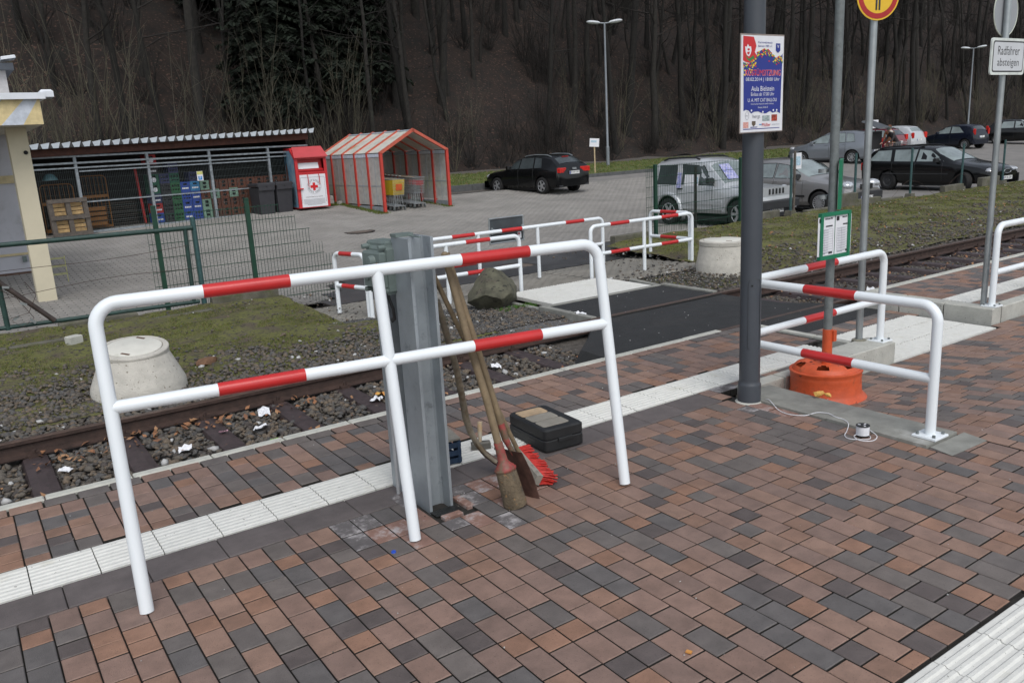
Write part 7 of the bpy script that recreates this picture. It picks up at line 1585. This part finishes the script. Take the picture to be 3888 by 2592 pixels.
while nT_ < 280 and tries < 14000:
    tries += 1; y = 35.3+abs(rt.gauss(0, 1))*13; x = rt.uniform(1, 118)
    if y > 72: continue
    v = Vector((x, y, zh(x, y)+4-CAMH)); w = v.dot(_f); px = .5+.8033*v.dot(_r2)/w
    if w < 5 or px < -.06 or px > 1.08: continue
    if rt.random() > 50/w: continue
    if any((x-a)**2+(y-b)**2 < 1.0 for a, b in placed): continue
    placed.append((x, y)); ki = rt.randrange(7)
    where = 'at the foot of the slope' if y < 38 else ('low on the slope' if y < 43 else ('part way up the slope' if y < 50 else 'high up the slope'))
    part = ['behind the shop canopy', 'above the orange roll cages', 'above the crate stacks', 'above the wheelie bins', 'above the donation container', 'above the trolley shelter', 'right of the trolley shelter', 'behind the black hatchback', 'beside the tall street lamp', 'above the silver off-roader', 'left of the poster', 'right of the poster', 'left of the round yellow sign', 'right of the round yellow sign', 'beside the distant street lamp', 'behind the cyclist sign'][int(max(0, min(.9999, px))*16)]
    place_tree(x, y, ki, rt.uniform(.75, 1.15), '%s %s %s' % (kinds[ki], where, part)); nT_ += 1
# extra thin young stems at the forest edge (shrubs)
def shrub_mesh(seed, H, ns, spread=.35, twig=True, r=.018):
    r2 = random.Random(seed); mb = MB()
    for i in range(ns):
        a = r2.uniform(0, 6.28); sp0 = r2.uniform(0, .25); p = Vector((math.cos(a)*sp0, math.sin(a)*sp0, -.1)); d = Vector((math.cos(a)*spread*r2.random(), math.sin(a)*spread*r2.random(), 1)).normalized(); L = H*r2.uniform(.55, 1.1); P = [p]; k = 6; q = p.copy()
        for j in range(k): d = (d+Vector((r2.gauss(0, .09), r2.gauss(0, .09), 0))).normalized(); q = q+d*L/k; P.append(q.copy())
        mb.tube(P, [r*(1-.75*j/k)*r2.uniform(.7, 1.2) for j in range(k+1)], 4, cap=False)
        if twig:
            for _ in range(7):
                j = r2.randint(1, k-1); dd = (d+Vector((r2.gauss(0, .6), r2.gauss(0, .6), r2.gauss(.3, .3)))).normalized(); e = P[j]+dd*L*r2.uniform(.12, .35); mb.tube([P[j], (P[j]+e)/2+Vector((r2.gauss(0, .04), r2.gauss(0, .04), .04)), e], [.007, .005, .003], 3, cap=False)
    return mb
shm = []
for i, (H_, ns, spd, m_) in enumerate(((4.6, 12, .35, TWIGP), (3.0, 16, .6, TWIG), (5.6, 7, .25, TWIGP), (2.2, 20, .8, TWIG), (3.8, 14, .7, TWIG))):
    o = shrub_mesh(40+i, H_, ns, spd).build('stems', m_); shm.append(o.data); bpy.data.objects.remove(o)
skind = ['pale many stemmed bare bush', 'dense dark twiggy bush', 'group of pale straight saplings', 'low tangled brushwood', 'wide dark bare bush']
def place_shrub(x, y, z, ki, s, lab):
    o = thing('bare_bush', lab, 'bush', (x, y, z), rnd.uniform(0, 6.28), 'bare bushes along the forest edge'); o.scale = (s, s, s*rnd.uniform(.85, 1.2)); q_ = bpy.data.objects.new('stems', shm[ki]); COL.objects.link(q_); q_.parent = o
for i in range(150):
    x = 2+110*((i+rt.random()*.9)/150)**1.25; y = 34.6+rt.random()*2.6; ki = rt.choice([1, 1, 3, 3, 4, 0, 2])
    if 48 < x < 95 and rt.random() < .4: ki = rt.choice([0, 2])
    place_shrub(x, y, zh(x, y)-.1, ki, rt.uniform(.6, 1.15), '%s at the forest edge %s' % (skind[ki], 'behind the shed and trolley shelter' if x < 17 else ('behind the black hatchback' if x < 35 else 'behind the right car rows')))
for i in range(230):
    y = 36.5+rt.random()*28; x = rt.uniform(4, 110); ki = rt.choice([1, 1, 4, 3]); place_shrub(x, y, zh(x, y)-.1, ki, rt.uniform(.8, 1.5), '%s up among the trees %s' % (skind[ki], 'above the shed' if x < 12 else ('above the trolley shelter' if x < 18 else ('above the black hatchback' if x < 30 else ('behind the poster mast' if x < 48 else 'above the far right cars')))))
for (x, y, ki, s) in ((4.2, 31.2, 0, 1.25), (5.6, 30.9, 2, 1.1), (7.2, 31.2, 2, 1.0), (8.2, 30.6, 2, 1.05), (9.6, 31.0, 0, .95), (10.6, 30.6, 2, .9), (11.4, 31.5, 2, .85), (3.0, 31.0, 0, 1.3), (12.6, 31.4, 0, .8)):
    place_shrub(x, y, .3, ki, s, '%s rising behind the corrugated shed roof %s' % (skind[ki], 'at its left end' if x < 4.5 else ('left of its middle' if x < 6.5 else ('near its middle' if x < 8.5 else ('above the wheelie bins' if x < 10 else ('above the donation container' if x < 11 else 'left of the trolley shelter'))))))
# spruces
def spruce(seed, H, Rb):
    r2 = random.Random(seed); tr = MB(); tr.tube([(0, 0, -.8), (0, 0, H*.5), (0, 0, H)], [.2, .12, .02], 7); cr = MB(); z = 1.0
    while z < H-.2:
        Lb = Rb*(1-z/H)**.8*r2.uniform(.8, 1.1); nb = 9
        for k in range(nb):
            a = 2*math.pi*(k+r2.random()*.7)/nb; d = Vector((math.cos(a), math.sin(a), 0)); s_ = Vector((-d.y, d.x, 0)); m_ = 8
            for j in range(m_):
                t = (j+.5)/m_; c0_ = d*Lb*t+Vector((0, 0, z-.28*Lb*t*t+.05))
                for q_ in range(20):
                    sd__ = r2.choice((-1, 1)); c_ = c0_+d*r2.uniform(-.2, .2)+s_*r2.gauss(0, .22*Lb*(1-t)+.05); ln = r2.uniform(.16, .42)*(1.1-.4*t); e = c_+(s_*sd__*ln)+d*ln*.5+Vector((0, 0, -ln*r2.uniform(.35, .95))); w_ = Vector((r2.gauss(0, .05), r2.gauss(0, .05), .022)); cr.add([c_-w_, c_+w_, e+w_*.5, e-w_*.4], [(0, 1, 2, 3)])
        z += r2.uniform(.32, .5)
    return tr, cr
prs = []
for sd2, H_, Rb_ in ((1, 17, 2.9), (2, 14, 2.4)):
    a, b = spruce(sd2, H_, Rb_); ta = a.build('trunk', BARK); tb_ = b.build('foliage', NEEDLE); prs.append((ta.data, tb_.data)); bpy.data.objects.remove(ta); bpy.data.objects.remove(tb_)
for i, (x, y, k_, s, lab) in enumerate(((13.5, 38.5, 0, .95, 'dark green spruce with drooping branches left above the donation container'), (16.3, 39.5, 0, 1.1, 'tallest dark green spruce above the trolley shelter'), (18.6, 40.5, 1, 1.1, 'dark green spruce right of the tallest one above the shelter roof'), (17.4, 44.0, 0, 1.15, 'dark spruce further up the slope behind the tallest one'), (13.6, 45.5, 0, 1.1, 'dark spruce high on the slope between two nearer spruces'))):
    o = thing('spruce_tree', lab, 'tree', (x, y, zh(x, y)-.2), i*1.3, 'spruces on the slope'); o.scale = (s, s, s)
    for d_, nm in zip(prs[k_], ('trunk', 'foliage')):
        q_ = bpy.data.objects.new(nm, d_); COL.objects.link(q_); q_.parent = o
